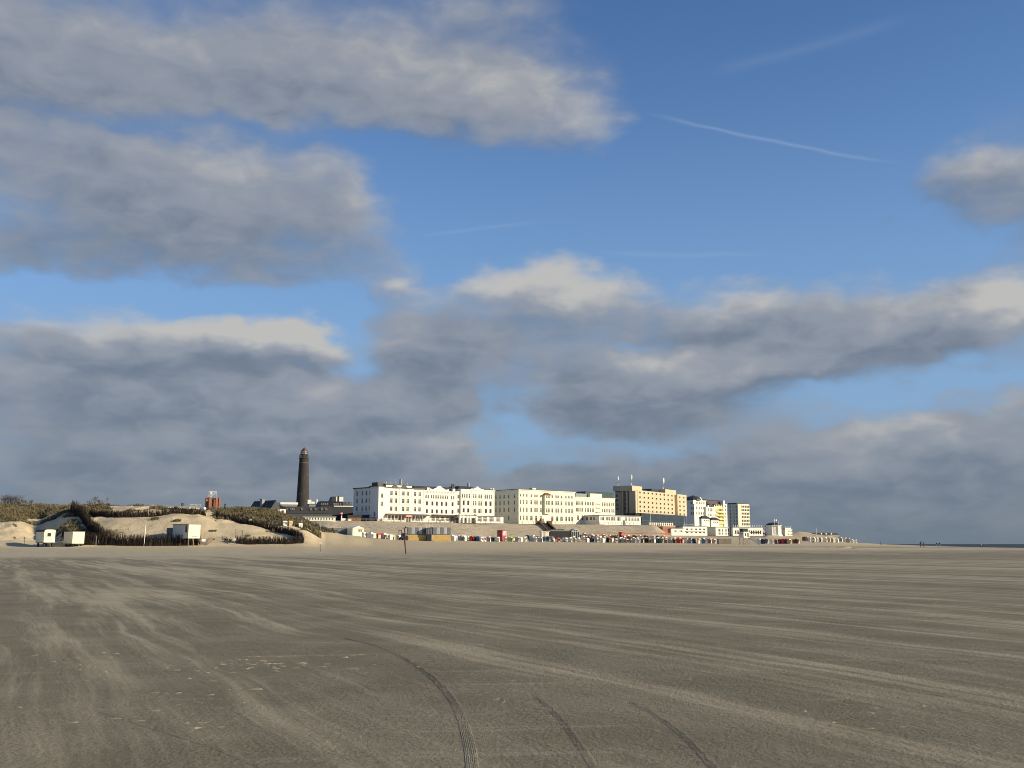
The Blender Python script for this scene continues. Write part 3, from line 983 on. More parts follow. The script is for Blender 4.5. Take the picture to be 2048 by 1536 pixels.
# ------------------------------------------------------------------ grand hotels along the promenade
def hotel_round_corner():
    F = Frame(773, 493, 43, PZ)
    t = F.thing('grand_hotel', 'white grand hotel with brown ground-floor canopy, red entrance sign and smooth windowless corner tower', 'hotel')
    u1 = F.u(848.5)
    ze = F.z(773, 975.2)
    zb = F.z(773, 1044.6)
    rows = [(981.7, 990.5), (996.3, 1006.0), (1012.8, 1022.0)]
    cols = [782.4, 791.6, 806.3, 815.2, 829.8, 839.0]
    fw = wins(F, cols, rows, 782, 4.9)
    fw += [h + ('triple',) for h in wins(F, [779, 786, 793, 800, 807], [(1031.5, 1041)], 782, 4.6)]
    fw += [h + ('triple',) for h in wins(F, [826, 832, 838, 844], [(1031.5, 1041)], 782, 4.6)]
    w = block(t, 0, u1, 0, 15, 0, ze, M_WHITE, fw)
    trim(t, 0, u1, 0, 15, ze, 0.45, 0.55, M_SLATE)
    for y in (1010, 994):
        band(t, 0.1, u1 - .1, 0, F.z(782, y))
    # pilaster strips between the bays
    for p in (775, 799, 822.5, 847):
        mb = MB()
        uu = F.u(p)
        mb.box(uu - .3, uu + .3, -.16, .02, F.z(782, 1027), ze - .02)
        mb.build('pilaster', M_TRIM, t)
    # curved hood moulds over the middle rows
    for p in cols:
        for y in (1009.3, 994.0):
            uc, zc = F.u(p), F.z(782, y)
            mb = MB()
            n = 7
            for k in range(n):
                a0, a1 = math.pi * k / n, math.pi * (k + 1) / n
                mb.box(uc + 1.0 * math.cos(a1), uc + 1.0 * math.cos(a0), -.2, .0, zc + .5 * min(math.sin(a0), math.sin(a1)), zc + .5 * min(math.sin(a0), math.sin(a1)) + .2)
            mb.build('hood_mould', M_TRIM, w)
    # attic storey with dark dormers, flat roof boxes and a stack
    ua, ub = F.u(771.5), F.u(827)
    za = F.z(773, 968.8)
    block(t, ua + 1.0, ub, 1.6, 13, ze + .45, za, M_WARMW, [], name='attic')
    trim(t, ua + .8, ub, 1.6, 13, za, 0.3, 0.35, M_SLATE, 'attic_eaves')
    for p in (792.0, 810.5):
        uc = F.u(p)
        mb = MB()
        zz = ze + .45
        mb.prism([(uc - 1.7, 1.0, zz), (uc + 1.7, 1.0, zz), (uc + 1.2, 1.0, zz + .7), (uc, 1.0, zz + 1.5), (uc - 1.2, 1.0, zz + .7)], (0, 1.4, 0))
        mb.build('dormer', M_SLATE, t)
    mb = MB()
    uc = F.u(816)
    mb.box(uc - .45, uc + .45, 6, 7, za + .3, F.z(816, 959.0, 6))
    mb.build('chimney', M_GREY, t)
    mb = MB()
    mb.box(F.u(753, 970, 4), F.u(770, 970, 4), 3, 8, ze + 1.0, F.z(760, 964.5, 3))
    mb.build('lift_housing', M_SLATE, t)
    for p in (777, 781, 790, 800, 823):
        mb = MB()
        uc = F.u(p)
        mb.box(uc - .05, uc + .05, 4, 4.1, za + .3, za + 1.4 + (p % 3) * .3)
        mb.build('roof_vent', M_STEEL, t)
    # lettering along the frieze, too far off to read letter by letter
    for (p0, p1, y, n) in ((780.5, 794.5, 977.0, 11), (807, 815, 977.6, 6), (827, 843, 978.2, 12)):
        mb = MB()
        a, b = F.u(p0), F.u(p1)
        st = (b - a) / n
        rr = random.Random(n)
        for k in range(n):
            x = a + k * st
            z = F.z(782, y) + .05
            hh = .55 if k == 0 else rr.choice((.34, .36, .5))
            mb.box(x, x + .12, -.08, 0, z, z + hh)
            if rr.random() < .7:
                mb.box(x + .12, x + st * .66, -.08, 0, z + rr.choice((0, .12, .24)), z + rr.choice((.28, .34)))
        tag(mb.build('frieze_lettering', M_BLACK, t), kind='stuff')
    # canopy over the glazed ground floor
    zc0, zc1 = F.z(782, 1030.6), F.z(782, 1027.0)
    ucan = F.u(857)
    mb = MB()
    mb.prism([(-1.2, -3.6, zc0), (-1.2, 0, zc0), (-1.2, 0, zc1)], (ucan + .6, 0, 0))
    mb.build('canopy_roof', M_BROWNROOF, t)
    for p in range(775, 858, 7):
        mb = MB()
        uc = F.u(p, 1040, -3.3)
        mb.tube((uc, -3.3, 0), (uc, -3.3, zc0), .09, n=6)
        mb.build('canopy_post', M_WPAINT, t)
    mb = MB()
    ua, ub = F.u(811.5, 1032, -3.8), F.u(823.5, 1032, -3.8)
    mb.box(ua, ub, -3.95, -3.7, F.z(817, 1034.3, -3.8), F.z(817, 1029.8, -3.8))
    sg = mb.build('entrance_sign', mat('sign_red', (0.62, 0.13, 0.06), 0.5, 0.1, 1.0), t)
    mb = MB()
    rr = random.Random(4)
    zz = F.z(817, 1032.6, -3.8)
    for k in range(7):
        x = ua + (ub - ua) * (.14 + k * .105)
        mb.box(x, x + .16, -4.0, -3.95, zz - .1, zz + rr.choice((.3, .45)))
        mb.box(x + .16, x + .32, -4.0, -3.95, zz - .1 + rr.choice((0, .2)), zz + .1 + rr.choice((0, .2)))
    tag(mb.build('sign_lettering', mat('sign_pale', (0.8, 0.55, 0.45), 0.5), sg), kind='stuff')
    mb = MB()
    ud0, ud1 = F.u(813.5), F.u(820.5)
    mb.box(ud0, ud1, -.35, -.02, 0, F.z(817, 1034.5))
    mb.build('door', M_DGREY, t)
    # smooth projecting corner tower: lit face and shaded end
    v_t = -3.2
    ut0, ut1 = F.u(757, 1000, v_t), F.u(767.2, 1000, v_t)
    ztt = F.z(760, 972.6, v_t)
    vv = F.vz(741.5, 1000, ut0)[0]
    tw = [h + ('sash',) for h in wins(F, [763.2], [(987, 995.8), (1003.5, 1012.2)], 763, 4.4, v_t)]
    tl = wins_left(F, [749], [(1024, 1033)], 749, 4.0, ut0)
    block(t, ut0, ut1, v_t, max(vv, 4.0), 0, ztt, M_WHITE, tw, tl, name='corner_tower', glass=M_GLASSD)
    trim(t, ut0, ut1, v_t, max(vv, 4.0), ztt, 0.4, 0.5, M_SLATE, 'tower_eaves')
    # rear wing seen end-on in the shade
    uw = ut0 + 0.9
    va = max(vv, 4.0) - .5
    vb = F.vz(706.8, 1000, uw)[0]
    zt = F.vz(725, 976.8, uw)[1]
    lw = wins_left(F, [713.4, 724.0, 732.0, 739.2], [(982.8, 991.4), (997.3, 1006.4), (1013.4, 1022.0)], 720, 3.5, uw)
    block(t, uw, ut1 + 8, va, vb, 0, zt, M_WARMW, [], lw, name='rear_wing', glass=M_GLASSD)
    trim(t, uw, ut1 + 8, va, vb, zt, 0.45, 0.35, M_SLATE, 'wing_eaves')
    for y in (995.5, 1011.0, 1025.5):
        mb = MB()
        zz = F.vz(725, y, uw)[1]
        mb.box(uw - .12, uw + .02, va, vb, zz, zz + .2)
        mb.build('string_course', M_TRIM, t)
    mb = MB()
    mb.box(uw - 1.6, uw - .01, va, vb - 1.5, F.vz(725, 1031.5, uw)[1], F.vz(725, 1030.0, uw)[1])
    mb.box(uw - .5, uw - .02, va, vb, 0, F.vz(725, 1031.6, uw)[1])  # dark box against the wall, standing in for the shade under the wing
    mb.build('canopy_and_shade', M_DGREY, t)
    mb = MB()
    mb.box(ut1, .02, -.2, 2, 0, ze - .02)
    mb.build('tower_return', M_WHITE, t)
hotel_round_corner()

def gable_piece(t, F, px0, px1, base_y, top_y, v, ref):
    ua, ub = F.u(px0, base_y), F.u(px1, base_y)
    zb, zt = F.z(ref, base_y) - .05, F.z(ref, top_y)
    w, h = ub - ua, zt - zb
    prof = [(0, 0), (0, .38), (.05, .42), (.1, .30), (.2, .34), (.27, .52), (.33, .56), (.38, .80), (.44, .94), (.5, 1.0)]
    pts = [(ua + p * w, v, zb + q * h) for p, q in prof] + [(ub - p * w, v, zb + q * h) for p, q in reversed(prof[:-1])]
    mb = MB()
    mb.prism(pts, (0, .6, 0))
    g_ = mb.build('ornamental_gable', M_WHITE, t)
    mb = MB()
    uc = (ua + ub) / 2
    mb.lathe([(h * .16, 0), (h * .16, .1)], 12)
    c = mb.build('gable_medallion', M_TRIM, g_)
    c.location = (uc, v - .02, zb + h * .52)
    c.rotation_euler = (math.pi / 2, 0, 0)

def hotel_middle():
    F0 = Frame(773, 493, 43, PZ)
    u0, u1 = F0.u(849.3), F0.u(913.2)
    t = F0.thing('grand_hotel', 'white hotel with paired arched top windows and a broad scrolled gable', 'hotel')
    F = F0
    ze = F.z(880, 983.4)
    cols = [854.9, 865.7, 874.8, 884.4, 893.6, 906.0]
    fw = []
    for c in cols:
        fw += wins(F, [c - 2.2, c + 2.2], [(990.2, 997.6)], 875, 2.9, style='arch')
    fw += wins(F, cols, [(1003.1, 1011.8), (1018.8, 1027.2)], 875, 4.1, style='plain')
    fw += wins(F, [867.5, 876.7, 886.5, 896.3, 905.5, 915.5], [(1033.2, 1042.2)], 875, 7.0, style='grid')
    fw = [h for h in fw if h[1] < u1 - .2]
    w = block(t, u0 + .02, u1, 0.4, 15, 0, ze, M_WHITE, fw)
    trim(t, u0 + .3, u1 - .3, 0.4, 15, ze, .4, .28)
    for y in (986.2, 1000.2, 1015.5):
        band(t, u0 + .3, u1 - .1, 0.4, F.z(875, y))
    mb = MB()
    k = u0 + .8
    while k < u1 - .6:
        mb.box(k, k + .3, .1, .4, ze - .75, ze - .02)
        k += 1.0
    tag(mb.build('dentil_frieze', M_TRIM, t), kind='stuff')
    gable_piece(t, F, 860.5, 899, 981.8, 971.6, 0.4, 880)
    za = ze + .4
    zr = F.z(880, 974.2, 4)
    mb = MB()
    mb.prism([(u0 - 5, 1.5, za), (u0 - 5, 3.4, zr), (u0 - 5, 12, zr), (u0 - 5, 14, za)], (u1 - u0 + 4, 0, 0))
    mb.build('mansard_roof', M_SLATE, t)
    for p in (858.5, 910):
        uc = F.u(p)
        mb = MB()
        mb.box(uc - .8, uc + .8, 1.0, 3.0, za, za + 1.5)
        mb.build('dormer', M_WARMW, t)
    for p, y in ((904.6, 968.0), (907.5, 968.4)):
        uc = F.u(p, 975, 5)
        mb = MB()
        mb.box(uc - .35, uc + .35, 4.6, 5.4, za, F.z(p, y, 5))
        mb.build('chimney', M_BLACK, t)
    mb = MB()
    zc0, zc1 = F.z(875, 1031.4), F.z(875, 1029.6)
    mb.prism([(F.u(864), -2.4, zc0), (F.u(864), .4, zc0), (F.u(864), .4, zc1 + .2)], (F.u(919) - F.u(864), 0, 0))
    mb.build('canopy_roof', M_BROWNROOF, t)
hotel_middle()

def hotel_portico():
    F = Frame(773, 493, 43, PZ)
    t = F.thing('grand_hotel', 'white hotel with pillared portico, stepped gable and glazed veranda reaching past its corner', 'hotel')
    u0, u1 = F.u(914.6), F.u(988.8)
    us = F.u(921.2)
    ze = F.z(955, 981.0)
    z2 = F.z(917, 983.8)
    pair = [(924.3, 2.9), (929.2, 2.9), (933.6, 2.9), (938.6, 2.9), (947.0, 2.6), (951.4, 3.0), (958.0, 2.9), (962.3, 3.0), (970.3, 2.8), (974.3, 2.9), (979.3, 2.6), (983.2, 2.6)]
    fw = wins(F, pair, [(988.4, 997.0)], 955, 3, style='arch')
    fw += wins(F, [(927.3, 4.2), (936.6, 4.4), (972.1, 4.6), (981.0, 4.4)], [(1001.8, 1011.6), (1017.2, 1026.0)], 955, 4, style='plain')
    fw += wins(F, [(947.0, 2.6), (951.4, 3.0), (958.0, 2.9), (962.3, 3.0)], [(1001.8, 1011.6)], 955, 3, style='arch')
    fw += wins(F, [(949.0, 7.0), (959.7, 7.0)], [(1017.6, 1026.6)], 955, 6, style='triple')
    w = block(t, us, u1, 0, 16, 0, ze, M_WHITE, fw)
    fw2 = wins(F, [(917.8, 1.9), (920.0, 1.6)], [(990.0, 997.2)], 917, 2)
    fw2 = wins(F, [(918.4, 3.6)], [(1001.2, 1010.8), (1017.2, 1025.8), (990.0, 997.0)], 917, 3.6)
    block(t, u0, us - .02, .8, 15, 0, z2, M_WHITE, fw2, name='side_bay')
    trim(t, us, u1, 0, 16, ze, .4, .35)
    trim(t, u0, us - .5, .8, 15, z2, .35, .2)
    for y in (999.4, 1014.4):
        band(t, us + .1, u1 - .1, 0, F.z(955, y))
    for p in (943.0, 965.8, 988.0):
        uu = F.u(p)
        mb = MB()
        mb.box(uu - .2, uu + .2, -.14, .02, F.z(955, 1030), ze - .02)
        mb.build('pilaster', M_TRIM, t)
    gable_piece(t, F, 943, 967, 980.2, 973.0, 0, 955)
    za = ze + .4
    mb = MB()
    ua, ub = F.u(908, 975, 5), F.u(946, 975, 5)
    zr = F.z(927, 972.8, 6)
    mb.prism([(ua, 2.2, za - 1.4), (ua + 3.5, 5, zr), (ua + 3.5, 13, zr), (ua, 15, za - 1.4)], (ub - ua - 3.5, 0, 0))
    mb.build('mansard_roof', M_SLATE, t)
    uc = F.u(936, 970, 8)
    mb = MB()
    mb.box(uc - .5, uc + .5, 7, 8, zr - .5, F.z(936, 966.2, 8))
    mb.build('chimney', M_GREY, t)
    for p in (981, 986.5):
        uc = F.u(p, 980, 3)
        mb = MB()
        mb.lathe([(.1, za), (.14, za + .5), (.5, za + .7), (.62, za + 1.2), (.35, za + 1.5)], 10)
        d = mb.build('roof_globe', M_WPAINT, t)
        d.location = (uc, 3, 0)
    mb = MB()
    mb.box(F.u(971), F.u(988), 2, 9, za, za + .9)
    mb.build('roof_parapet', M_SLATE, t)
    # pillared portico and veranda standing in front of the ground floor
    v = -4.2
    zc = F.z(955, 1030.8, v)
    for p in (919.5, 926.0, 934.0, 940.0, 951.5):
        uc = F.u(p, 1035, v)
        mb = MB()
        mb.box(uc - .55, uc + .55, v - .5, v + .5, 0, F.z(p, 1027.6 if p in (951.5, 919.5) else 1029.5, v))
        mb.build('portico_pillar', M_WHITE, t)
    mb = MB()
    mb.box(F.u(919, 1035, v), F.u(952, 1035, v), v - .3, -.02, F.z(935, 1036, v), F.z(935, 1031.2, v))
    mb.build('portico_entablature', M_WHITE, t)
    mb = MB()
    mb.box(F.u(919, 1035, v) - .2, F.u(952, 1035, v) + .2, v - .6, -.02, F.z(935, 1031.1, v), F.z(935, 1030.0, v))
    mb.build('portico_roof', M_BROWNROOF, t)
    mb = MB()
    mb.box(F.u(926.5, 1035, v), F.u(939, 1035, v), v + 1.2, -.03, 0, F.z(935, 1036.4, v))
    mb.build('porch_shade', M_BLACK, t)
    ua, ub = F.u(953.0, 1035, v), F.u(1006.8, 1035, v)
    vw = wins(F, [(959.6, 8.6), (970.3, 8.8), (983.2, 9.6), (996.6, 8.8)], [(1033.6, 1043.2)], 970, 8.6, v, style='grid')
    block(t, ua, ub, v, -.03, 0, F.z(980, 1033.2, v), M_WHITE, vw, name='veranda', sills=False)
    mb = MB()
    mb.box(ua - .2, ub + .3, v - .4, -.02, F.z(980, 1033.2, v), F.z(980, 1032.0, v))
    mb.build('veranda_roof', M_BROWNROOF, t)
hotel_portico()

def hotel_cream():
    F = Frame(1037.4, 545, 40, PZ)
    t = F.thing('cream_hotel', 'long cream four-storey hotel with rounded ground-floor windows and a tiled oriel above brick steps', 'hotel')
    u1 = F.u(1150.8)
    ze = F.z(1037.4, 980.2)
    rows_u = [(1000.6, 1009.4), (1015.6, 1024.8)]
    cols = [(1040.8, 2.4), (1047.4, 2.6), (1053.6, 3.0), (1062.8, 3.8), (1070.0, 2.9), (1074.0, 2.9), (1081.6, 3.4), (1104.6, 3.6), (1112.2, 2.9), (1116.4, 2.9), (1123.0, 3.6), (1132.0, 2.8), (1138.0, 3.2), (1144.0, 3.2)]
    fw = wins(F, cols, rows_u, 1070, 3)
    fw += wins(F, [(c, min(w, 3.0)) for c, w in cols], [(989.2, 994.4)], 1070, 3)
    fw += wins(F, [(1040.8, 2.6), (1047.4, 2.8), (1053.6, 3.4), (1062.8, 4.8), (1072.0, 4.6), (1081.6, 4.6), (1104.6, 4.6), (1114.0, 5.0), (1123.0, 5.0), (1132.2, 3.4), (1138.2, 3.4), (1144.0, 3.4)], [(1031.6, 1041.6)], 1070, 4, style='arch')
    le = F.vz(989, 1010)[0]
    lw = wins_left(F, [991.6, 999.8, 1008.0, 1017.3, 1029.0], [(989.4, 996.8), (1001.2, 1009.8), (1015.0, 1024.2)], 1017, 2.6)
    lw += wins_left(F, [1017.3], [(1031.6, 1040.2)], 1017, 2.6)
    block(t, 0, u1, 0, le, 0, ze, M_WHITE2, fw, lw, side_glass=M_GLASSD)
    trim(t, 0, u1, 0, le, ze, .35, .4, M_WHITE2)
    mb = MB()
    mb.box(.4, u1 - .4, .4, le - .4, ze + .3, ze + .75)
    mb.build('roof', M_ROOFF, t)
    mb = MB()
    mb.box(F.u(1065, 980, 2), F.u(1072, 980, 2), 2, 5, ze + .3, ze + 1.7)
    mb.build('roof_housing', M_WHITE2, t)
    for y in (997.4, 1012.4, 1028.4):
        band(t, .02, u1 - .05, 0, F.z(1070, y), m=M_WHITE2)
        zz = F.z(1070, y)
        mb = MB()
        mb.box(-.12, .02, .05, le, zz, zz + .22)
        mb.build('string_course', M_WHITE2, t)
    # oriel bay with its own small hipped roof
    v = -1.6
    ua, ub = F.u(1090.0, 1000, v), F.u(1101.0, 1000, v)
    zo = F.z(1095, 990.2, v)
    zlo = F.z(1095, 1028.0, v)
    ow = wins(F, [(1093.0, 2.0), (1096.4, 2.6), (1099.4, 1.8)], [(991.6, 996.6), (1001.6, 1010.0), (1016.6, 1025.4)], 1095, 2, v)
    block(t, ua, ub, v, -.02, zlo, zo, M_WHITE2, ow, name='oriel', sills=False)
    mb = MB()
    zt = F.z(1095, 985.2, v)
    um = (ua + ub) / 2
    mb.poly([(ua - .9, v - .7, zo), (ub + .9, v - .7, zo), (um + .9, -.4, zt), (um - .9, -.4, zt)])
    mb.poly([(ua - .9, v - .7, zo), (um - .9, -.4, zt), (ua - .9, .0, zo)])
    mb.poly([(ub + .9, v - .7, zo), (ub + .9, .0, zo), (um + .9, -.4, zt)])
    mb.poly([(ua - .9, v - .7, zo), (ub + .9, v - .7, zo), (ub + .9, 0, zo), (ua - .9, 0, zo)])
    mb.build('oriel_roof', M_TILE, t)
    mb = MB()
    mb.box(F.u(1088, 1040, -2.5), F.u(1095, 1040, -2.5), -2.5, -.03, 0, F.z(1091, 1036.8, -2.5))
    mb.build('porch', M_WHITE2, t)
    # lower wing running on behind the veranda restaurant
    F2 = Frame(1150.9, F.o.y + F.du.y * u1 + .6, 43, PZ)
    t2 = F2.thing('cream_hotel_wing', 'lower cream three-storey hotel wing with a plain balcony bay and set-back roof rooms', 'hotel')
    u2 = F2.u(1230.3)
    ze2 = F2.z(1151, 994.6)
    c2 = [(1149.9 + 3.2, 2.4), (1155.7, 3.4), (1160.0, 2.4), (1164.4, 3.0), (1170.8, 2.4), (1176.1, 3.4), (1180.8, 2.4), (1185.8, 3.4), (1205.1, 2.2), (1208.9, 2.2), (1212.2, 2.2), (1215.8, 2.2), (1219.1, 2.2), (1223.9, 2.4), (1227.7, 2.4)]
    f2 = wins(F2, c2, [(1003.2, 1010.8), (1016.2, 1024.0)], 1170, 2.6)
    f2 += wins(F2, [(1155.7, 4.2), (1164.9, 4.0)], [(1030.4, 1040.8)], 1160, 4, style='arch')
    block(t2, 0, u2, 0, 14, 0, ze2, M_WHITE2, f2)
    trim(t2, 0.5, u2, 0, 14, ze2, .3, .3, M_WHITE2)
    for y in (1013.6, 1027.0):
        band(t2, .1, u2 - .1, 0, F2.z(1170, y), m=M_WHITE2)
    ub0, ub1 = F2.u(1192.0), F2.u(1201.5)
    for y0, y1 in ((1002, 1008), (1010, 1016), (1019, 1025)):
        mb = MB()
        za, zb = F2.z(1196, y1), F2.z(1196, y0)
        mb.box(ub0, ub1, -1.0, -.02, za, za + .25)
        for k in range(7):
            x = ub0 + (ub1 - ub0) * k / 6
            mb.tube((x, -.95, za + .25), (x, -.95, za + 1.2), .05, n=4)
        mb.tube((ub0, -.95, za + 1.2), (ub1, -.95, za + 1.2), .06, n=4)
        mb.build('balcony', M_WHITE2, t2)
    mb = MB()
    ua, ub = F2.u(1152, 990, 3), F2.u(1181, 990, 3)
    mb.box(ua, ub, 3, 11, ze2 + .3, F2.z(1165, 987.2, 3))
    mb.build('roof_room', M_GREY, t2)
    mb = MB()
    ua, ub = F2.u(1180.5, 990, 1), F2.u(1203.6, 990, 1)
    mb.box(ua + .1, ub, 1, 10, ze2 + .3, F2.z(1190, 987.4, 1))
    mb.build('roof_room', M_WHITE2, t2)
    # dark glazed hall roof behind
    F3 = Frame(1172, 640, 43, PZ)
    t3 = F3.thing('glazed_hall', 'dark green glazed hall roof rising behind the cream hotel wing', 'hall')
    u3 = F3.u(1228)
    z3 = F3.z(1190, 984.4)
    mb = MB()
    mb.box(0, u3, 0, 12, 0, z3 - 2.4)
    mb.build('hall_wall', M_DGREY, t3)
    k, n = 0.0, 9
    for i in range(n):
        mb = MB()
        a, b = u3 * i / n + .06, u3 * (i + 1) / n - .06
        mb.box(a, b, -.1, 12, z3 - 2.4, z3)
        mb.build('glazing_panel', M_GREEN, t3)
    mb = MB()
    mb.box(-.3, u3 + .2, -.4, 12, z3, z3 + .25)
    mb.build('hall_eaves', M_SLATE, t3)
hotel_cream()

def veranda_restaurant():
    F = Frame(1199.0, 569, 40, PZ)
    t = F.thing('veranda_restaurant', 'single-storey white veranda restaurant with a shaded grey end wall on the promenade edge', 'restaurant')
    u1 = F.u(1281.5)
    zt = F.z(1199, 1031.4)
    le = min(F.vz(1168.6, 1038)[0], 22)
    cols = [(1204.5, 7.4), (1216.0, 7.6), (1226.0, 8.0), (1237.3, 7.4), (1251.6, 3.6), (1258.2, 3.6), (1264.2, 4.0), (1270.2, 4.0), (1275.8, 4.0)]
    fw = wins(F, cols, [(1034.2, 1042.0)], 1240, 6, style='triple')
    lw = wins_left(F, [1173.5, 1181.5, 1188.0], [(1034.0, 1040.5)], 1181, 4.2)
    block(t, 0, u1, 0, le, 0, zt, M_WHITE, fw, lw, sills=False, glass=M_GLASSD)
    mb = MB()
    mb.box(-.4, u1 + .3, -.5, le + .3, zt, zt + .45)
    mb.build('roof', M_GREY, t)
    mb = MB()
    mb.box(F.u(1245.5), F.u(1249.5), -.1, .0, .1, F.z(1247, 1040.5))
    mb.build('door', M_DGREY, t)
    for p in (1208.8, 1221.0, 1231.2, 1243.0, 1255.0, 1261.5, 1267.3, 1273.0):
        uu = F.u(p)
        mb = MB()
        mb.box(uu - .14, uu + .14, -.12, .0, 0, zt - .02)
        mb.build('veranda_post', M_WPAINT, t)
veranda_restaurant()

def beige_hotel():
    F = Frame(1278.8, 662, 58, PZ)
    t = F.thing('beige_tower_hotel', 'tall beige concrete hotel with saw-tooth front and antenna masts on its roof', 'hotel')
    u1 = F.u(1348.8, 1000)
    zt = F.z(1278.8, 981.4)
    zpod = F.z(1278.8, 1026.5)
    nb = 9
    rows = [(983.6, 987.6), (993.0, 997.0), (1002.4, 1006.6), (1011.2, 1015.6), (1019.6, 1024.4)]
    zr = [(F.z(1288, b), F.z(1288, a)) for a, b in rows]
    # saw-tooth bays: each bay is a wedge whose window sits in the short return
    body = MB()
    body.box(0, u1, 1.3, 15, 0, zt)
    body.build('wall', M_BEIGE, t)
    step = u1 / nb
    wm = win_mesh('plain', M_GLASS, M_BEIGE)
    for i in range(nb):
        a = i * step
        mb = MB()
        mb.prism([(a + .02, 1.31, zpod - .5), (a + .02, .75, zpod - .5), (a + step - .04, -.15, zpod - .5), (a + step - .04, 1.31, zpod - .5)], (0, 0, zt + .35 - zpod + .5))
        bay = mb.build('saw_tooth_bay', M_BEIGE, t)
        ang = math.atan2(-.9, step - .06)
        for (z0, z1) in zr:
            s = .45
            x = a + step * s
            y = .75 - .9 * s
            o = put('window', wm, t, (x, y - .06, z0), ang, (2.0, 1, z1 - z0))
    # end wall in the shade, with fins and a column of windows
    le = F.vz(1230.5, 1000)[0]
    zs = [F.vz(1234.7, y)[1] for y in (985, 994, 1003, 1012, 1020)]
    mb = MB()
    vf0, vf1 = F.vz(1263, 1000)[0], F.vz(1243, 1000)[0]
    vend = le
    mb.box(-.02, 14, 15, vend, 0, zt)
    mb.build('end_block', M_BEIGE, t)
    mb = MB()
    mb.box(-2.4, -.02, 1.0, F.vz(1261.0, 1000)[0], 0, zt - .1)
    mb.build('end_pier', M_BEIGE, t)
    for px0, px1 in ((1258.2, 1255.0), (1249.4, 1247.2)):
        a, b = F.vz(px0, 1000)[0], F.vz(px1, 1000)[0]
        mb = MB()
        mb.box(-2.6, -.02, a, b, 0, zt - .3)
        mb.build('fin', M_BEIGE, t)
    a, b = F.vz(1254.6, 1000)[0], F.vz(1249.8, 1000)[0]
    for z in zs:
        o = put('window', win_mesh('plain', M_GLASSD, M_BEIGE), t, (-.12, (a + b) / 2, z), -math.pi / 2, (abs(b - a) * .8, 1, 2.2))
    va = F.vz(1234.7, 1000)[0]
    for z in zs:
        o = put('window', win_mesh('sash', M_GLASSD, M_BEIGE), t, (-.12, va, z), -math.pi / 2, (1.8, 1, 1.8))
    # penthouse blocks
    def pent(pxa, pxb, ya, v, vv, m2=M_BEIGE, name='penthouse'):
        ua, ub = F.u(pxa, ya, v), F.u(pxb, ya, v)
        mb = MB()
        mb.box(ua, ub, v, vv, zt - .1, F.z((pxa + pxb) / 2, ya, v))
        return mb.build(name, m2, t)
    pent(1264.2, 1284.0, 972.2, 3.0, le)
    pent(1330.5, 1352.0, 979.6, 2.5, 22)
    pent(1303.0, 1331.0, 979.0, 7.0, 18, M_DGREY, 'plant_room')
    # far wing beyond a shaded recess
    ur = F.u(1355.8, 1000, 0)
    uf = F.u(1371.8, 1000, 0)
    zf = F.z(1356, 989.4)
    mb = MB()
    mb.box(u1 + .02, ur, 3.0, 15, 0, zt - .6)
    mb.build('recess_wall', M_BEIGE, t)
    mb = MB()
    mb.box(ur + .02, uf, .6, 14.9, 0, zf)
    mb.build('far_wing', M_BEIGE, t)
    st = (uf - ur) / 2
    for i in range(2):
        a = ur + i * st
        mb = MB()
        mb.prism([(a + .05, .61, zpod), (a + .05, .4, zpod), (a + st - .05, -.5, zpod), (a + st - .05, .61, zpod)], (0, 0, zf + .3 - zpod))
        mb.build('saw_tooth_bay', M_BEIGE, t)
        for (z0, z1) in zr:
            x, y = a + st * .45, .4 - .9 * .45
            put('window', wm, t, (x, y - .06, z0 - .6), math.atan2(-.9, st - .1), (2.0, 1, z1 - z0))
    # glazed podium
    v = -6.0
    ua, ub = F.u(1283.0, 1035, v), F.u(1371.5, 1035, v)
    zp = F.z(1300, 1027.0, v)
    mb = MB()
    mb.box(ua, ub, v, -.03, 0, zp)
    pod = mb.build('podium', M_DGREY, t)
    n = 14
    for i in range(n):
        a, b = ua + (ub - ua) * i / n + .2, ua + (ub - ua) * (i + 1) / n - .2
        for z0, z1 in ((.8, zp * .45), (zp * .52, zp - .7)):
            mb = MB()
            mb.box(a, b, v - .06, v + .01, z0, z1)
            mb.build('podium_pane', M_PANE, pod)
    mb = MB()
    for i in range(34):
        x = ua + (ub - ua) * i / 33
        mb.tube((x, v + .1, zp), (x, v + .1, zp + 1.1), .035, n=4)
    mb.tube((ua, v + .1, zp + 1.1), (ub, v + .1, zp + 1.1), .05, n=4)
    tag(mb.build('podium_railing', M_STEEL, t), kind='stuff')
    mb = MB()
    mb.box(ua - 7, ua - .02, v + 1, 3, 0, zp - .4)
    mb.build('podium_wing', M_BLACK, t)
    # masts
    for (px, ytop, ybase, v, panel_) in ((1235.8, 953, 971, 40, 0), (1262.7, 949.5, 971, 20, 0), (1326.6, 956.5, 980, 9, 1)):
        z0, z1 = F.z(px, ybase + 1.5, v), F.z(px, ytop, v)
        uc = F.u(px, ybase, v)
        mb = MB()
        mb.tube((uc, v, z0 - 1.5), (uc, v, z1), .22, .12, n=6)
        for s in (-1, 1):
            mb.tube((uc, v, z0 + (z1 - z0) * .55), (uc + s * 2.6, v, z0 - .8), .07, n=4)
            mb.tube((uc, v, z0 + (z1 - z0) * .55), (uc, v + s * 2.6, z0 - .8), .07, n=4)
        ms = mb.build('antenna_mast', M_STEEL, t)
        mb = MB()
        h = z1 - z0
        for s in (-.55, .35):
            mb.box(uc + s, uc + s + (.5 if not panel_ else .9), v - .4, v - .15, z1 - h * .34, z1 - .1)
        mb.build('antenna_panel', M_WPAINT, ms)
beige_hotel()

# ------------------------------------------------------------------ buildings at the far end of the promenade
def rowz(F, y, ref):
    return F.z(ref, y)

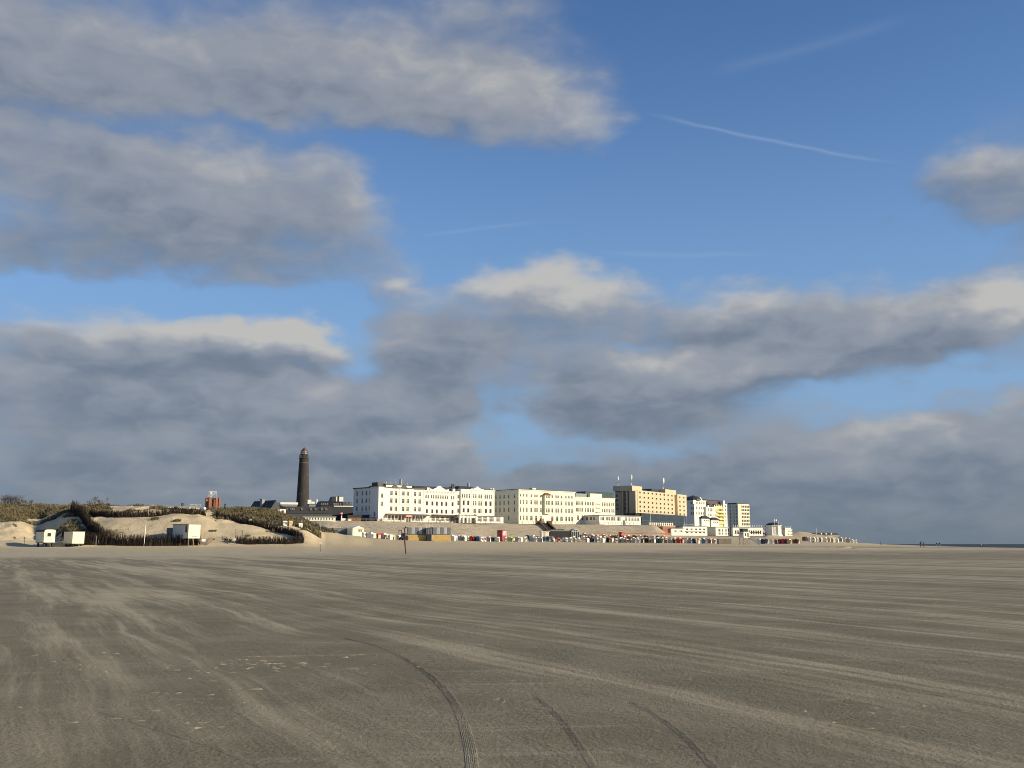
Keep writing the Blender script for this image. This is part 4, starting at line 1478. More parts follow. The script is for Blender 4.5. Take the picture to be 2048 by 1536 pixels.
def gabled_hotel():
    F = Frame(1390.4, 775, 50, PZ)
    t = F.thing('gabled_hotel', 'narrow white hotel with pointed stepped gable and slate-domed corner beside the beige tower', 'hotel')
    u1, ze = F.u(1413.2), F.z(1400, 1001.4)
    le = F.vz(1372.5, 1010)[0]
    fw = wins(F, [(1393.2, 1.6), (1396.0, 1.6), (1399.4, 2.0), (1402.6, 2.0), (1406.8, 1.6), (1410.2, 1.6)], [(1003.8, 1008.6), (1013.4, 1018.8), (1024.0, 1029.6)], 1401, 1.8)
    lw = wins_left(F, [1382.5, 1386.2], [(1003.6, 1008.6), (1014, 1019), (1024, 1029.5)], 1384, 2.6)
    block(t, 0, u1, 0, le, 0, ze, M_WHITE, fw, lw, side_glass=M_GLASSD)
    trim(t, 0, u1, 0, le, ze, .35, .3)
    a, b = F.u(1397.4), F.u(1406)
    zt = F.z(1401.5, 994.6)
    h = zt - ze
    w = b - a
    mb = MB()
    mb.prism([(a, 0, ze + .3), (b, 0, ze + .3), (b, 0, ze + h * .35), (b - w * .18, 0, ze + h * .5), (b - w * .25, 0, ze + h * .8), (a + w / 2, 0, zt), (a + w * .25, 0, ze + h * .8), (a + w * .18, 0, ze + h * .5), (a, 0, ze + h * .35)], (0, .7, 0))
    mb.build('stepped_gable', M_WHITE, t)
    mb = MB()
    vm = le * .55
    mb.lathe([(6.4, ze + .35), (6.2, ze + 1.2), (5.0, ze + 2.4), (3.2, ze + 3.2), (.8, ze + 3.6), (.12, ze + 4.4)], 12)
    d = mb.build('corner_dome', M_SLATE, t)
    d.location = (5.2, vm, 0)
    mb = MB()
    a, b = F.u(1385.2, 1004, -.4), F.u(1391.4, 1004, -.4)
    z0, z1 = F.z(1388, 1008, -.4), F.z(1388, 1000.4, -.4)
    mb.box(a + .4, b, -.8, -.3, z0, z1)
    s = mb.build('corner_sign', M_WPAINT, t)
    mb = MB()
    uc, zc = (a + .4 + b) / 2, (z0 + z1) / 2
    mb.prism([(uc - .6, -.85, zc), (uc, -.85, zc - .6), (uc + .6, -.85, zc), (uc, -.85, zc + .6)], (0, .06, 0))
    mb.build('sign_emblem', M_BLACK, s)

    F = Frame(1414.4, 786, 50, PZ)
    t = F.thing('twin_gable_hotel', 'small white house with two little corner gables under a dark mansard roof', 'hotel')
    u1, ze = F.u(1433), F.z(1420, 1013.8)
    fw = wins(F, [(1417.0, 1.4), (1420.6, 1.6), (1423.2, 1.6), (1425.8, 1.6), (1430.2, 1.5)], [(1016.6, 1023.4), (1027.6, 1032.4)], 1423, 1.6)
    block(t, 0, u1, 0, 14, 0, ze, M_WHITE, fw)
    for p in (1417.6, 1430.2):
        uc = F.u(p)
        mb = MB()
        z1 = F.z(p, 1009.6)
        mb.prism([(uc - 1.1, 0, ze - .02), (uc + 1.1, 0, ze - .02), (uc + .8, 0, ze + (z1 - ze) * .55), (uc, 0, z1), (uc - .8, 0, ze + (z1 - ze) * .55)], (0, .6, 0))
        mb.build('corner_gable', M_WHITE, t)
    mb = MB()
    zr = F.z(1425, 999.4, 5)
    a = F.u(1411.5, 1005, 5)
    b = F.u(1447, 1005, 5)
    mb.prism([(a, 2.2, ze), (a + .8, 5, zr - 1), (a + 1.2, 7, zr), (a + 1.2, 13, zr), (a, 16, ze)], (b - a, 0, 0))
    mb.build('mansard_roof', mat('brown_slate', (0.075, 0.062, 0.058), 0.7, 0.2, 0.6), t)
    for p in (1418, 1427, 1436):
        uc = F.u(p, 1006, 3)
        mb = MB()
        mb.box(uc - .9, uc + .9, 2.4, 4.5, ze + .8, ze + 2.6)
        mb.build('dormer', M_SLATE, t)
    mb = MB()
    uc = F.u(1419.6, 995, 8)
    mb.tube((uc, 8, zr), (uc, 8, F.z(1419.6, 993.4, 8)), .18, .1, n=5)
    mb.build('roof_mast', M_WPAINT, t)

    F = Frame(1433.6, 800, 50, PZ)
    t = F.thing('balcony_house', 'yellow apartment house with curved balconies and a slim white tower fin', 'apartment house')
    u1, ze = F.u(1447.4), F.z(1440, 1012.6)
    rows = [(1017.4, 1022.4), (1025.0, 1029.8), (1032.4, 1037.0), (1039.4, 1043.2)]
    fw = wins(F, [(1436.0, 1.9), (1438.6, 1.9), (1441.2, 1.9), (1443.8, 1.9)], rows, 1440, 2, style='plain')
    block(t, 0, u1, 0, 14, 0, ze, M_YELLOW, fw, glass=M_GLASSD, sills=False)
    for p in (1433.8, 1436.6, 1440, 1443.4):
        uc = F.u(p)
        mb = MB()
        mb.box(uc, uc + .9, -.05, .6, ze, ze + 1.3)
        mb.build('parapet_merlon', M_YELLOW, t)
    for (y0, y1) in ((1022.8, 1025.2), (1030.0, 1032.4), (1037.2, 1039.4), (1043.4, 1047.2)):
        mb = MB()
        a, b = F.u(1435.0, 1030, -1.6), F.u(1454.0, 1030, -1.6)
        z0, z1 = F.z(1440, y1, -1.6), F.z(1440, y0, -1.6)
        pts = [(a, -.02), (a, -1.4), (a + .5, -1.8), (b - 2.2, -1.8), (b - .9, -1.3), (b, -.02)]
        mb.prism([(x, y, z0) for x, y in pts], (0, 0, z1 - z0))
        mb.build('balcony', M_YELLOW, t)
    a, b = F.u(1446.8, 1020, -.6), F.u(1450.2, 1020, -.6)
    mb = MB()
    mb.box(a, b, -.7, 2, 0, F.z(1448, 1001.2, -.6))
    mb.build('tower_fin', M_WHITE, t)
    a, b = u1 + 1.4, F.u(1455.2)
    fw = wins(F, [(1451.6, 1.8), (1453.8, 1.6)], [(1010.4, 1015.0)] + rows, 1452, 2, style='plain')
    block(t, a, b, .2, 12, 0, F.z(1452, 1008.4), M_WARMW, fw, name='end_bay', glass=M_GLASSD, sills=False)

    F = Frame(1479.0, 872, 42, PZ)
    t = F.thing('apartment_block', 'tall pale apartment block with ribbon windows, last high building on the promenade', 'apartment block')
    u1, ze = F.u(1499.2, 1030), F.z(1479, 1008.0)
    rows = [(1011.4, 1015.6), (1018.4, 1022.6), (1025.4, 1029.6), (1032.4, 1036.6), (1039.4, 1044.0), (1046.4, 1051.0)]
    fw = wins(F, [(1484.2, 2.6), (1487.6, 2.6), (1491.0, 2.6), (1494.4, 2.6), (1497.2, 2.0)], rows, 1490, 2.6, style='plain')
    le = F.vz(1456.5, 1030)[0]
    lw = wins_left(F, [1460.4, 1468.4, 1473.0], rows, 1468, 1.9)
    block(t, 0, u1, 0, le, 0, ze, mat('pale_yellow_render', (0.68, 0.61, 0.42), 0.8, 0.06, 0.3), fw, lw, glass=M_GLASS, side_glass=M_GLASSD, sills=False)
    mb = MB()
    mb.box(-.3, u1 - .4, 1.2, le, ze, ze + 1.0)
    mb.build('roof_edge', M_ROOFF, t)
    for y in (1016.4, 1023.4, 1030.4, 1037.4, 1045.0):
        band(t, .4, u1 - .02, 0, F.z(1490, y + .9), .5, .3, M_WARMW)
    for c in (1464.5, 1470.6, 1476.0):
        v = F.vz(c, 1030)[0]
        mb = MB()
        mb.box(-.4, .01, v - .5, v + .5, 0, ze - .05)
        mb.build('pilaster', M_WARMW, t)
gabled_hotel()

def low_block(name, label, cat, px0, px1, ytop, Y, alpha, z0, depth, m, cols=(), rows=(), ref=None, pxl=None, roof=None, wpx=3.0, style='sash', over=.35, rh=.3, group=None, glass=None):
    """flat-roofed low building: front from px0 to px1, roof line at ytop"""
    F = Frame(px0, Y, alpha, z0)
    t = F.thing(name, label, cat, group)
    u1, zt = F.u(px1), F.z(px0, ytop)
    if pxl is not None:
        depth = F.vz(pxl, 1060)[0]
    fw = wins(F, list(cols), list(rows), ref or px0, wpx, style=style) if cols else []
    block(t, 0, u1, 0, depth, 0, zt - rh, m, fw, sills=False, glass=glass or M_GLASSD)
    mb = MB()
    mb.box(-over, u1 + over, -over, depth + over, zt - rh, zt)
    mb.build('roof', roof or M_GREY, t)
    return t, F, u1, zt, depth

def house_roof(t, u0, u1, v0, v1, ze, zr, m, axis='u', over=.5, hip=0.0):
    """pitched roof with ridge along u or v"""
    mb = MB()
    if axis == 'u':
        c = (v0 + v1) / 2
        A = [(u0 - over, v0 - over, ze), (u1 + over, v0 - over, ze), (u1 + over, v1 + over, ze), (u0 - over, v1 + over, ze)]
        R = [(u0 - over + hip, c, zr), (u1 + over - hip, c, zr)]
    else:
        c = (u0 + u1) / 2
        A = [(u1 + over, v0 - over, ze), (u1 + over, v1 + over, ze), (u0 - over, v1 + over, ze), (u0 - over, v0 - over, ze)]
        R = [(c, v0 - over + hip, zr), (c, v1 + over - hip, zr)]
    mb.poly([A[0], A[1], R[1], R[0]])
    mb.poly([A[2], A[3], R[0], R[1]])
    mb.poly([A[1], A[2], R[1]])
    mb.poly([A[3], A[0], R[0]])
    mb.poly([A[3], A[2], A[1], A[0]])
    return mb.build('roof', m, t)

LOWZ = 6.5
def promenade_pavilions():
    low_block('beach_pavilion', 'low white beach pavilion with dark letters over small windows, below the promenade end', 'pavilion', 1343.4, 1366.4, 1056.6, 592, 30, LOWZ, 9, M_WHITE, [(1350, 4), (1357, 1.6), (1361.8, 4)], [(1060.6, 1064.2)], 1355)
    t, F, u1, zt, d = low_block('two_tier_pavilion', 'white two-tier pavilion with upper balcony rail beside a dark stairway', 'pavilion', 1366.6, 1413.8, 1052.0, 599, 30, LOWZ, 11, M_WHITE, [(1373, 5), (1382, 4), (1391, 4), (1399, 5), (1407, 4)], [(1057.0, 1060.6), (1062.6, 1066.4)], 1385)
    mb = MB()
    for k in range(22):
        x = .3 + (u1 - .6) * k / 21
        mb.tube((x, -.2, zt), (x, -.2, zt + 1.1), .05, n=4)
    mb.tube((.3, -.2, zt + 1.1), (u1 - .3, -.2, zt + 1.1), .06, n=4)
    tag(mb.build('roof_railing', M_WPAINT, t), kind='stuff')
    mb = MB()
    zb = F.z(1385, 1062.0)
    mb.box(2, u1 - 2, -.9, -.01, zb - .3, zb)
    mb.build('balcony', M_TRIM, t)
    t, F, u1, zt, d = low_block('rotunda_pavilion', 'white pavilion with tall arched windows joined to a grey round stair drum', 'pavilion', 1432.2, 1459.5, 1053.4, 608, 30, LOWZ, 12, M_WHITE, [(1437.5, 4), (1443.5, 2), (1450.5, 2.6), (1455.5, 2.6)], [(1058, 1063.6), (1065, 1069.4)], 1445, style='arch')
    mb = MB()
    mb.lathe([(2.2, 0), (2.2, F.z(1462, 1055.5) - .2), (2.5, F.z(1462, 1055.5) - .1), (2.5, F.z(1462, 1055.5))], 14)
    c = mb.build('stair_drum', M_GREY, t)
    c.location = (u1 + 2.0, 1.6, 0)
    t, F, u1, zt, d = low_block('promenade_arcade', 'long white arcade carrying the promenade deck, with café openings underneath', 'arcade', 1466.5, 1524.5, 1053.8, 612, 22, LOWZ, 12, M_WHITE, [(1470 + 4.5 * k, 2.8) for k in range(12)], [(1060.8, 1068.6)], 1495, style='plain')
    for k in range(16):
        x = u1 * (k + .5) / 16
        mb = MB()
        mb.tube((x, 0, zt), (x, 0, zt + 1.3), .14, n=5)
        mb.build('deck_post', M_WPAINT, t)
    # awnings of the café terrace at its foot
    for i, (p, c) in enumerate(((1500, M_DGREY), (1508, M_BROWNROOF), (1517, M_DGREY))):
        g0 = on_ground(p, 603)
        a = thing('cafe_umbrella', 'dark open café umbrella on the terrace below the arcade', 'umbrella', g0, 0, 'terrace umbrellas')
        mb = MB()
        mb.tube((0, 0, 0), (0, 0, 2.9), .05, n=6)
        mb.build('pole', M_STEEL, a)
        mb = MB()
        mb.lathe([(1.7, 2.3), (.9, 2.75), (.08, 3.05)], 8)
        mb.build('canopy', c, a)
    # house-like kiosks up on the promenade
    for (p0, p1, yt, yr, Y, lab) in ((1404.5, 1419.0, 1036.6, 1031.0, 640, 'white kiosk house with dark hipped roof and red fascia'), (1423.5, 1438.0, 1039.8, 1034.6, 650, 'long white kiosk under a low dark roof')):
        F = Frame(p0, Y, 45, PZ)
        t = F.thing('promenade_kiosk', lab, 'kiosk')
        u1, ze = F.u(p1), F.z(p0, yt)
        fw = wins(F, [p0 + (p1 - p0) * k for k in (.25, .5, .75)], [(yt + 3, yt + 6)], p0, 2.2)
        le = F.vz(p0 - 6, 1040)[0]
        block(t, 0, u1, 0, le, 0, ze, M_WHITE, fw, sills=False)
        house_roof(t, 0, u1, 0, le, ze, F.z(p0, yr, le / 2), M_SLATE, 'u', .8, 3.0)
    # café terrace wall with balusters at the beige hotel
    F = Frame(1300.5, 590, 40, PZ)
    t = F.thing('terrace_balustrade', 'pale stone balustrade of stout piers on the terrace in front of the dark glazed podium', 'balustrade')
    u1 = F.u(1345, 1048)
    mb = MB()
    mb.box(0, u1, 0, .4, 0, .5)
    mb.build('plinth', M_BRICK, t)
    n = 12
    for k in range(n):
        x = u1 * k / (n - 1)
        mb = MB()
        mb.box(x - .35, x + .35, -.15, .55, .0, 1.7)
        mb.build('pier', M_WARMW, t)
    mb = MB()
    mb.box(0, u1, .1, .3, 1.25, 1.45)
    mb.build('rail', M_WARMW, t)
    F = Frame(1326, 590, 36, LOWZ - 2)
    t = F.thing('retaining_wall', 'red brick retaining wall stepping down to the pavilions at the bank end', 'wall')
    u1 = F.u(1350)
    mb = MB()
    mb.box(0, u1, 0, 1.0, 0, F.z(1335, 1052.5))
    mb.build('brickwork', M_BRICK, t)
    mb = MB()
    mb.box(-.2, u1 + .2, -.2, 1.2, F.z(1335, 1052.5), F.z(1335, 1052.5) + .3)
    mb.build('coping', M_TRIM, t)
promenade_pavilions()

def music_pavilion():
    Y = 636
    c = on_ground(1547.5, Y)
    t = thing('music_pavilion', 'white octagonal music pavilion with black dome on the beach promenade', 'pavilion', c, math.radians(22))
    z = lambda y: zpy(y, Y) - c.z
    R = 4.7
    mb = MB()
    mb.lathe([(R + .9, -.5), (R + .9, z(1069.5))], 8)
    mb.build('plinth', M_WARMW, t)
    for k in range(8):
        a0, a1 = math.pi / 4 * k, math.pi / 4 * (k + 1)
        p, q = Vector((math.cos(a0), math.sin(a0), 0)) * R, Vector((math.cos(a1), math.sin(a1), 0)) * R
        d = (q - p)
        nrm = Vector((d.y, -d.x, 0)).normalized()
        a, b = p + d * .04, p + d * .96
        mb = MB()
        mb.prism([tuple(a), tuple(b), tuple(b - nrm * .3), tuple(a - nrm * .3)], (0, 0, z(1051.8)))
        w = mb.build('wall_panel', M_WHITE, t)
        a, b = p + d * .28 + nrm * .05, p + d * .72 + nrm * .05
        mb = MB()
        mb.prism([(a.x, a.y, z(1069)), (b.x, b.y, z(1069)), (b.x - nrm.x * .1, b.y - nrm.y * .1, z(1069)), (a.x - nrm.x * .1, a.y - nrm.y * .1, z(1069))], (0, 0, z(1054.4) - z(1069)))
        mb.build('stage_shutter', M_WARMW, w)
        mb = MB()
        mb.tube((p.x * 1.03, p.y * 1.03, 0), (p.x * 1.03, p.y * 1.03, z(1051.8)), .28, .24, n=8)
        mb.build('column', M_WHITE, t)
    mb = MB()
    mb.lathe([(R + .6, z(1052.2)), (R + .7, z(1051.2)), (R + .3, z(1050.8))], 8)
    mb.build('cornice', M_WHITE, t)
    mb = MB()
    h = z(1044.9) - z(1050.8)
    mb.lathe([(R + .1, z(1050.8)), (R * .93, z(1050.8) + h * .3), (R * .74, z(1050.8) + h * .62), (R * .45, z(1050.8) + h * .88), (.4, z(1050.8) + h)], 16)
    mb.build('dome', M_SLATE, t)
    mb = MB()
    mb.tube((0, 0, z(1045.2)), (0, 0, z(1042.0)), .1, .06, n=5)
    mb.build('finial', M_STEEL, t)
music_pavilion()

def flagpole(px, ytop, Y, label, flag=None):
    g0 = on_ground(px, Y)
    h = zpy(ytop, Y) - g0.z
    t = thing('flagpole', label, 'flagpole', g0, 0, 'white flagpoles')
    mb = MB()
    mb.tube((0, 0, -.2), (0, 0, h), .11, .06, n=6)
    mb.build('pole', M_WPAINT, t)
    mb = MB()
    mb.lathe([(.05, h), (.14, h + .12), (.05, h + .25)], 6)
    mb.build('truck', M_STEEL, t)
    if flag:
        mb = MB()
        n = 5
        for k in range(n):
            x0, x1 = 1.6 * k / n, 1.6 * (k + 1) / n
            y0, y1 = .15 * math.sin(k * 1.4), .15 * math.sin((k + 1) * 1.4)
            mb.quad((x0 + .1, y0, h - 1.2), (x1 + .1, y1, h - 1.25), (x1 + .1, y1, h - .2), (x0 + .1, y0, h - .1))
        mb.build('flag', flag, t)
flagpole(1550.2, 1038.4, 628, 'white flagpole with pale pennant behind the music pavilion', M_WPAINT)
flagpole(1558.6, 1041.0, 622, 'tall bare white flagpole close beside the music pavilion')
flagpole(1563.6, 1045.0, 650, 'short bare white flagpole between the music pavilion and the small white house')
flagpole(1634.2, 1055.4, 735, 'white flagpole at the end of the long dark-roofed shed')
for k, p in enumerate((851.6, 857.8, 863.6)):
    flagpole(p, 1044.5, 420, 'white flagpole standing over the grey containers on the beach')
flagpole(1302.0, 1023, 596, 'slim pole rising in front of the glazed hotel podium')
flagpole(1369.5, 1028, 606, 'slim pole on the promenade near the gabled hotel')

def far_end():
    t, F, u1, zt, d = low_block('small_white_house', 'small white house with stepped terrace roof beyond the music pavilion', 'house', 1571.5, 1583.5, 1057.4, 650, 35, 6.2, 8, M_WHITE, [(1574.5, 2), (1578, 2), (1581.5, 2)], [(1061, 1064), (1067, 1070)], 1577)
    mb = MB()
    mb.box(.5, u1 - .5, .5, d - .5, zt, zt + .6)
    for x in (.6, u1 / 2, u1 - .8):
        mb.box(x, x + .2, .5, .7, zt + .5, zt + 1.7)
    tag(mb.build('roof_terrace', M_WHITE, t), kind='stuff')
    F = Frame(1634.5, 740, 15, gz(xpx(1655, 742), 742) - .3)
    t = F.thing('long_shed', 'long low shed with dark tiled roof at the far end of the beach', 'shed')
    u1 = F.u(1677)
    zt, zr = F.z(1650, 1070.6), F.z(1650, 1065.4, 4)
    fw = wins(F, [1640, 1646, 1652, 1660, 1668], [(1072, 1074.6)], 1655, 2)
    block(t, 0, u1, 0, 9, 0, zt, M_WARMW, fw, sills=False)
    house_roof(t, 0, u1, 0, 9, zt, zr, mat('brown_tiles', (0.10, 0.078, 0.06), 0.8, 0.2, 0.7), 'u', .5)
    for p in (1643, 1652.5, 1663):
        uc = F.u(p)
        mb = MB()
        mb.box(uc - .4, uc + .4, 1.0, 2.2, zt + .5, zr - .2)
        mb.build('dormer', M_WARMW, t)
    for i, (p0, p1, yt, yb) in enumerate(((1588, 1598, 1068, 1074), (1603, 1609, 1069, 1074.5), (1610, 1622, 1070, 1075.5), (1624, 1633, 1069.5, 1077))):
        Y = 690
        g0 = gz(xpx((p0 + p1) / 2, Y), Y)
        t, F, u1, zt, d = low_block('beach_cabin', ['pinkish low cabin next to the small white house', 'narrow pale cabin below the grassy dune', 'flat-roofed cream cabin below the grassy dune', 'pale cabin with dark roof touching the long shed'][i], 'cabin', p0, p1, yt, Y, 15, g0 - .3, 4, M_WARMW, [(p0 + p1) / 2], [(yt + 2, yt + 4)], p0, wpx=2, roof=(M_GREY, M_TRIM, M_TRIM, M_BROWNROOF)[i])
far_end()

# ------------------------------------------------------------------ lighthouse
def lighthouse():
    Y = 627
    px = 602.4
    X = xpx(px, Y)
    z0 = 11.5
    t = thing('lighthouse', 'tall dark brick lighthouse with red lantern dome rising behind the dunes', 'lighthouse', (X, Y, z0))
    z = lambda y: zpy(y, Y) - z0
    S = Y / F_PX
    prof = []
    for (y, w) in ((1028, 26.5), (1008, 25.0), (985, 23.4), (960, 21.6), (940, 20.0), (926, 18.5), (918.5, 18.0)):
        prof.append((w / 2 * S, z(y)))
    mb = MB()
    mb.lathe(prof, 28)
    sh = mb.build('shaft', M_BRICKD, t)
    mb = MB()
    mb.lathe([(9.2 * S, z(927.2)), (9.6 * S, z(926.6)), (9.6 * S, z(925.6)), (9.2 * S, z(925.2))], 28)
    mb.build('string_course', mat('pale_brick', (0.11, 0.09, 0.075), 0.85), sh)
    mb = MB()
    mb.lathe([(9.0 * S, z(919)), (9.9 * S, z(917.4)), (10.0 * S, z(916.4)), (7.6 * S, z(916.2))], 28)
    mb.build('gallery', M_BRICKD, t)
    mb = MB()
    mb.lathe([(7.6 * S, z(917)), (7.5 * S, z(909.4)), (8.0 * S, z(909.2)), (8.0 * S, z(908.6)), (5.0 * S, z(908.5))], 24)
    mb.build('watch_room', M_BRICKD, t)
    def rail(name, r, ya, yb, n):
        mb = MB()
        for k in range(n):
            a = 2 * math.pi * k / n
            mb.tube((r * math.cos(a), r * math.sin(a), z(ya)), (r * math.cos(a), r * math.sin(a), z(yb)), .07, n=4)
        for yy in (yb, (ya + yb) / 2):
            for k in range(n):
                a, b = 2 * math.pi * k / n, 2 * math.pi * (k + 1) / n
                mb.tube((r * math.cos(a), r * math.sin(a), z(yy)), (r * math.cos(b), r * math.sin(b), z(yy)), .06, n=4)
        tag(mb.build(name, M_DGREY, t), kind='stuff')
    rail('gallery_railing', 9.7 * S, 916.4, 910.2, 20)
    rail('lantern_railing', 7.4 * S, 908.6, 901.5, 14)
    mb = MB()
    mb.lathe([(5.2 * S, z(908.6)), (5.2 * S, z(902.0))], 12)
    mb.build('lantern_glass', mat('lantern_panes', (0.42, 0.42, 0.40), 0.1, 0.1), t)
    for k in range(12):
        a = 2 * math.pi * k / 12
        mb = MB()
        mb.tube((5.25 * S * math.cos(a), 5.25 * S * math.sin(a), z(908.6)), (5.25 * S * math.cos(a), 5.25 * S * math.sin(a), z(901.8)), .1, n=4)
        mb.build('glazing_bar', M_BLACK, t)
    mb = MB()
    mb.lathe([(5.5 * S, z(902.0)), (5.4 * S, z(901.2)), (4.6 * S, z(899.0)), (3.0 * S, z(897.2)), (1.2 * S, z(896.2)), (.5 * S, z(895.6))], 16)
    dm = mb.build('lantern_dome', mat('lantern_red', (0.16, 0.032, 0.03), 0.5, 0.15, 0.6), t)
    mb = MB()
    mb.tube((0, 0, z(896)), (0, 0, z(893.8)), .22, .1, n=6)
    mb.build('finial', M_BLACK, dm)
    mbw = MB()
    mbw.quad((-.5, 0, 0), (.5, 0, 0), (.5, 0, 1), (-.5, 0, 1), 0)
    for q in ((-.5, -.4, 0, 1), (.4, .5, 0, 1), (-.4, .4, 0, .1), (-.4, .4, .9, 1)):
        mbw.box(q[0], q[1], -.08, .01, q[2], q[3], 1)
    LWIN = mbw.mesh('window', [M_GLASSD, mat('grey_stone', (0.16, 0.14, 0.12), .8)])
    for (a, y) in ((-25, 936), (-25, 952), (-25, 966), (-68, 957.0), (-66, 987.2), (-115, 990), (-90, 990.5), (-105, 918)):
        w = .7
        rr = np.interp(z(y), [p[1] for p in prof], [p[0] for p in prof])
        an = math.radians(a)
        o = put('window', LWIN, t, ((rr - .08) * math.cos(an), (rr - .08) * math.sin(an), z(y)), an + math.pi / 2, (w, 1, 1.1))
lighthouse()

# ------------------------------------------------------------------ town behind the dunes
def town_edge():
    # low white building showing over the dune
    g = 8.0
    t, F, u1, zt, d = low_block('white_flat_building', 'long white flat-roofed building showing above the dune and the upper brushwood fence', 'building', 318.0, 399.5, 1011.2, 330, 28, g - 2, 12, M_WHITE, [(337, 6), (348, 6), (358, 5), (372, 6), (386, 6)], [(1013.0, 1017.4)], 350, style='triple')
    mb = MB()
    mb.box(F.u(363.5, 1008, 3), F.u(368.5, 1008, 3), 3, 4.2, zt, F.z(366, 1005.6, 3))
    mb.build('chimney', M_DGREY, t)
    mb = MB()
    for k in range(9):
        x = F.u(380, 1010, 1) + k * .42
        mb.tube((x, 1, zt), (x, 1, zt + .55), .03, n=4)
        mb.tube((x, 1, zt + .55), (x + .42, 1, zt + .55), .03, n=4)
    tag(mb.build('roof_railing', M_WPAINT, t), kind='stuff')
    # brick look-out ruin with a steel frame on top
    Y = 231
    F = Frame(414.0, Y, 33, gz(xpx(424, Y), Y) - .6)
    t = F.thing('brick_beacon', 'ruined red brick beacon base with open middle and pale steel frame on top', 'beacon')
    u1 = F.u(439.5)
    zt = F.z(420, 994.6)
    zm = F.z(420, 998.0)
    d = 3.0
    for (a, b, va, vb, top) in ((0, .62, 0, .7, zt), (u1 - 1.15, u1 - .62, 0, .7, zt - .1), (u1 - .42, u1, 0, .7, zt - .05), (0, .6, d - .7, d, zt), (u1 - .9, u1, d - .7, d, zt)):
        mb = MB()
        mb.box(a, b, va, vb, 0, top)
        mb.build('brick_pier', M_BRICK, t)
    mb = MB()
    mb.box(.1, u1 - .1, d - .4, d - .1, 0, zm)
    mb.build('rear_wall', M_BRICKD, t)
    mb = MB()
    mb.box(.58, u1 - 1.1, .1, .6, zm - .1, zm + .25)
    mb.build('lintel', M_BRICKD, t)
    mb = MB()
    mb.box(.62, u1 - 1.15, .05, .5, 0, .75)
    mb.prism([(.62, .05, .75), (1.0, .05, .75), (.62, .05, 1.2)], (0, .45, 0))
    mb.build('broken_parapet', M_BRICK, t)
    mb = MB()
    a, b = F.u(419.6, 990, 1.2), F.u(432, 990, 1.2)
    z1 = F.z(425, 983.0, 1.2)
    for x in (a, b):
        for v in (1.0, 2.0):
            mb.tube((x, v, zm), (x, v, z1), .05, n=5)
    for v in (1.0, 2.0):
        mb.tube((a, v, z1), (b, v, z1), .05, n=5)
        mb.tube((a, v, zm + .2), (b, v, z1 - .1), .045, n=5)
        mb.tube((a + .5, v, z1), (a + .2, v, zm + .3), .045, n=5)
    mb.box(a + .1, a + .5, .98, 1.02, z1 - .55, z1 - .08)
    tag(mb.build('steel_frame', mat('pale_steel', (0.55, 0.54, 0.5), 0.4), t), kind='stuff')
    # white ball beside it
    g0 = on_ground(405.5, 226)
    t = thing('white_buoy', 'round white buoy lying beside the brick beacon', 'buoy', g0)
    mb = MB()
    mb.lathe([(.02, -.05), (.3, .05), (.42, .3), (.36, .52), (.2, .64), (.05, .68)], 12)
    mb.build('float', M_WPAINT, t)
    mb = MB()
    mb.tube((0, 0, .66), (0, 0, .8), .05, n=6)
    mb.build('eye', M_STEEL, t)
    # dark-roofed house
    F = Frame(539.0, 318, 46, 7.5)
    t = F.thing('dune_house', 'house with steep black roof, chimney and pale gable peeping over the dune', 'house')
    u1 = F.u(558.5, 1018)
    ze, zr = F.z(548, 1017.5), F.z(548.5, 1000.2)
    le = 12.0
    mb = MB()
    mb.prism([(0, 0, 0), (u1, 0, 0), (u1, 0, ze), (u1 / 2, 0, zr - .25), (0, 0, ze)], (0, le, 0))
    mb.build('wall', M_WARMW, t)
    put('window', win_mesh('sash', M_GLASS, M_WARMW), t, (u1 / 2, -.03, ze - 1.2), 0, (1.2, 1, 1.5))
    put('window', win_mesh('plain', M_GLASS, M_WARMW), t, (u1 / 2, -.03, ze + .9), 0, (.9, 1, .8))
    house_roof(t, 0, u1, 0, le, ze - .15, zr, M_NAVY, 'v', .4)
    mb = MB()
    va, vb = 5.2, 6.4
    mb.box(u1 / 2 - 1.6, u1 / 2 - .6, va, vb, ze, zr + .35)
    mb.box(u1 / 2 - 1.75, u1 / 2 - .45, va - .15, vb + .15, zr + .35, zr + .5)
    mb.build('chimney', M_GREY, t)
    for v in (4.2, 7.8):
        mb = MB()
        f = .45
        x = (u1 / 2) * f
        zz = ze + (zr - ze) * f
        sl = (zr - ze) / (u1 / 2)
        mb.quad((x - .5, v - .4, zz - .5 * sl + .06), (x - .5, v + .4, zz - .5 * sl + .06), (x + .3, v + .4, zz + .3 * sl + .06), (x + .3, v - .4, zz + .3 * sl + .06))
        mb.build('skylight', M_PANE, t)
    F = Frame(557.0, 322, 40, 7.8)
    t = F.thing('garage', 'small white outbuilding with dark pyramid roof next to the black-roofed dune house', 'garage')
    u1 = F.u(571.5, 1020)
    ze, zr = F.z(564, 1017.4), F.z(564, 1010.8, 2.5)
    block(t, 0, u1, 0, 5, 0, ze, M_WHITE, [(.6, u1 - .6, ze - 2.0, ze - .5, 'plain')], sills=False)
    house_roof(t, 0, u1, 0, 5, ze, zr, M_NAVY, 'u', .5, u1 * .45)
    # long dark mansard terrace
    F = Frame(566.0, 478, 20, 9.0)
    t = F.thing('mansard_terrace', 'long low terrace with dark mansard roof and small pale dormer windows below the lighthouse', 'terrace')
    u1 = F.u(664)
    z0_, zr = F.z(600, 1026.5), F.z(600, 1013.2, 3)
    mb = MB()
    mb.box(0, u1, 0, 10, 0, z0_)
    mb.build('wall', M_DGREY, t)
    mb = MB()
    mb.prism([(0, -.3, z0_), (0, 3, zr), (0, 9, zr), (0, 10.3, z0_)], (u1, 0, 0))
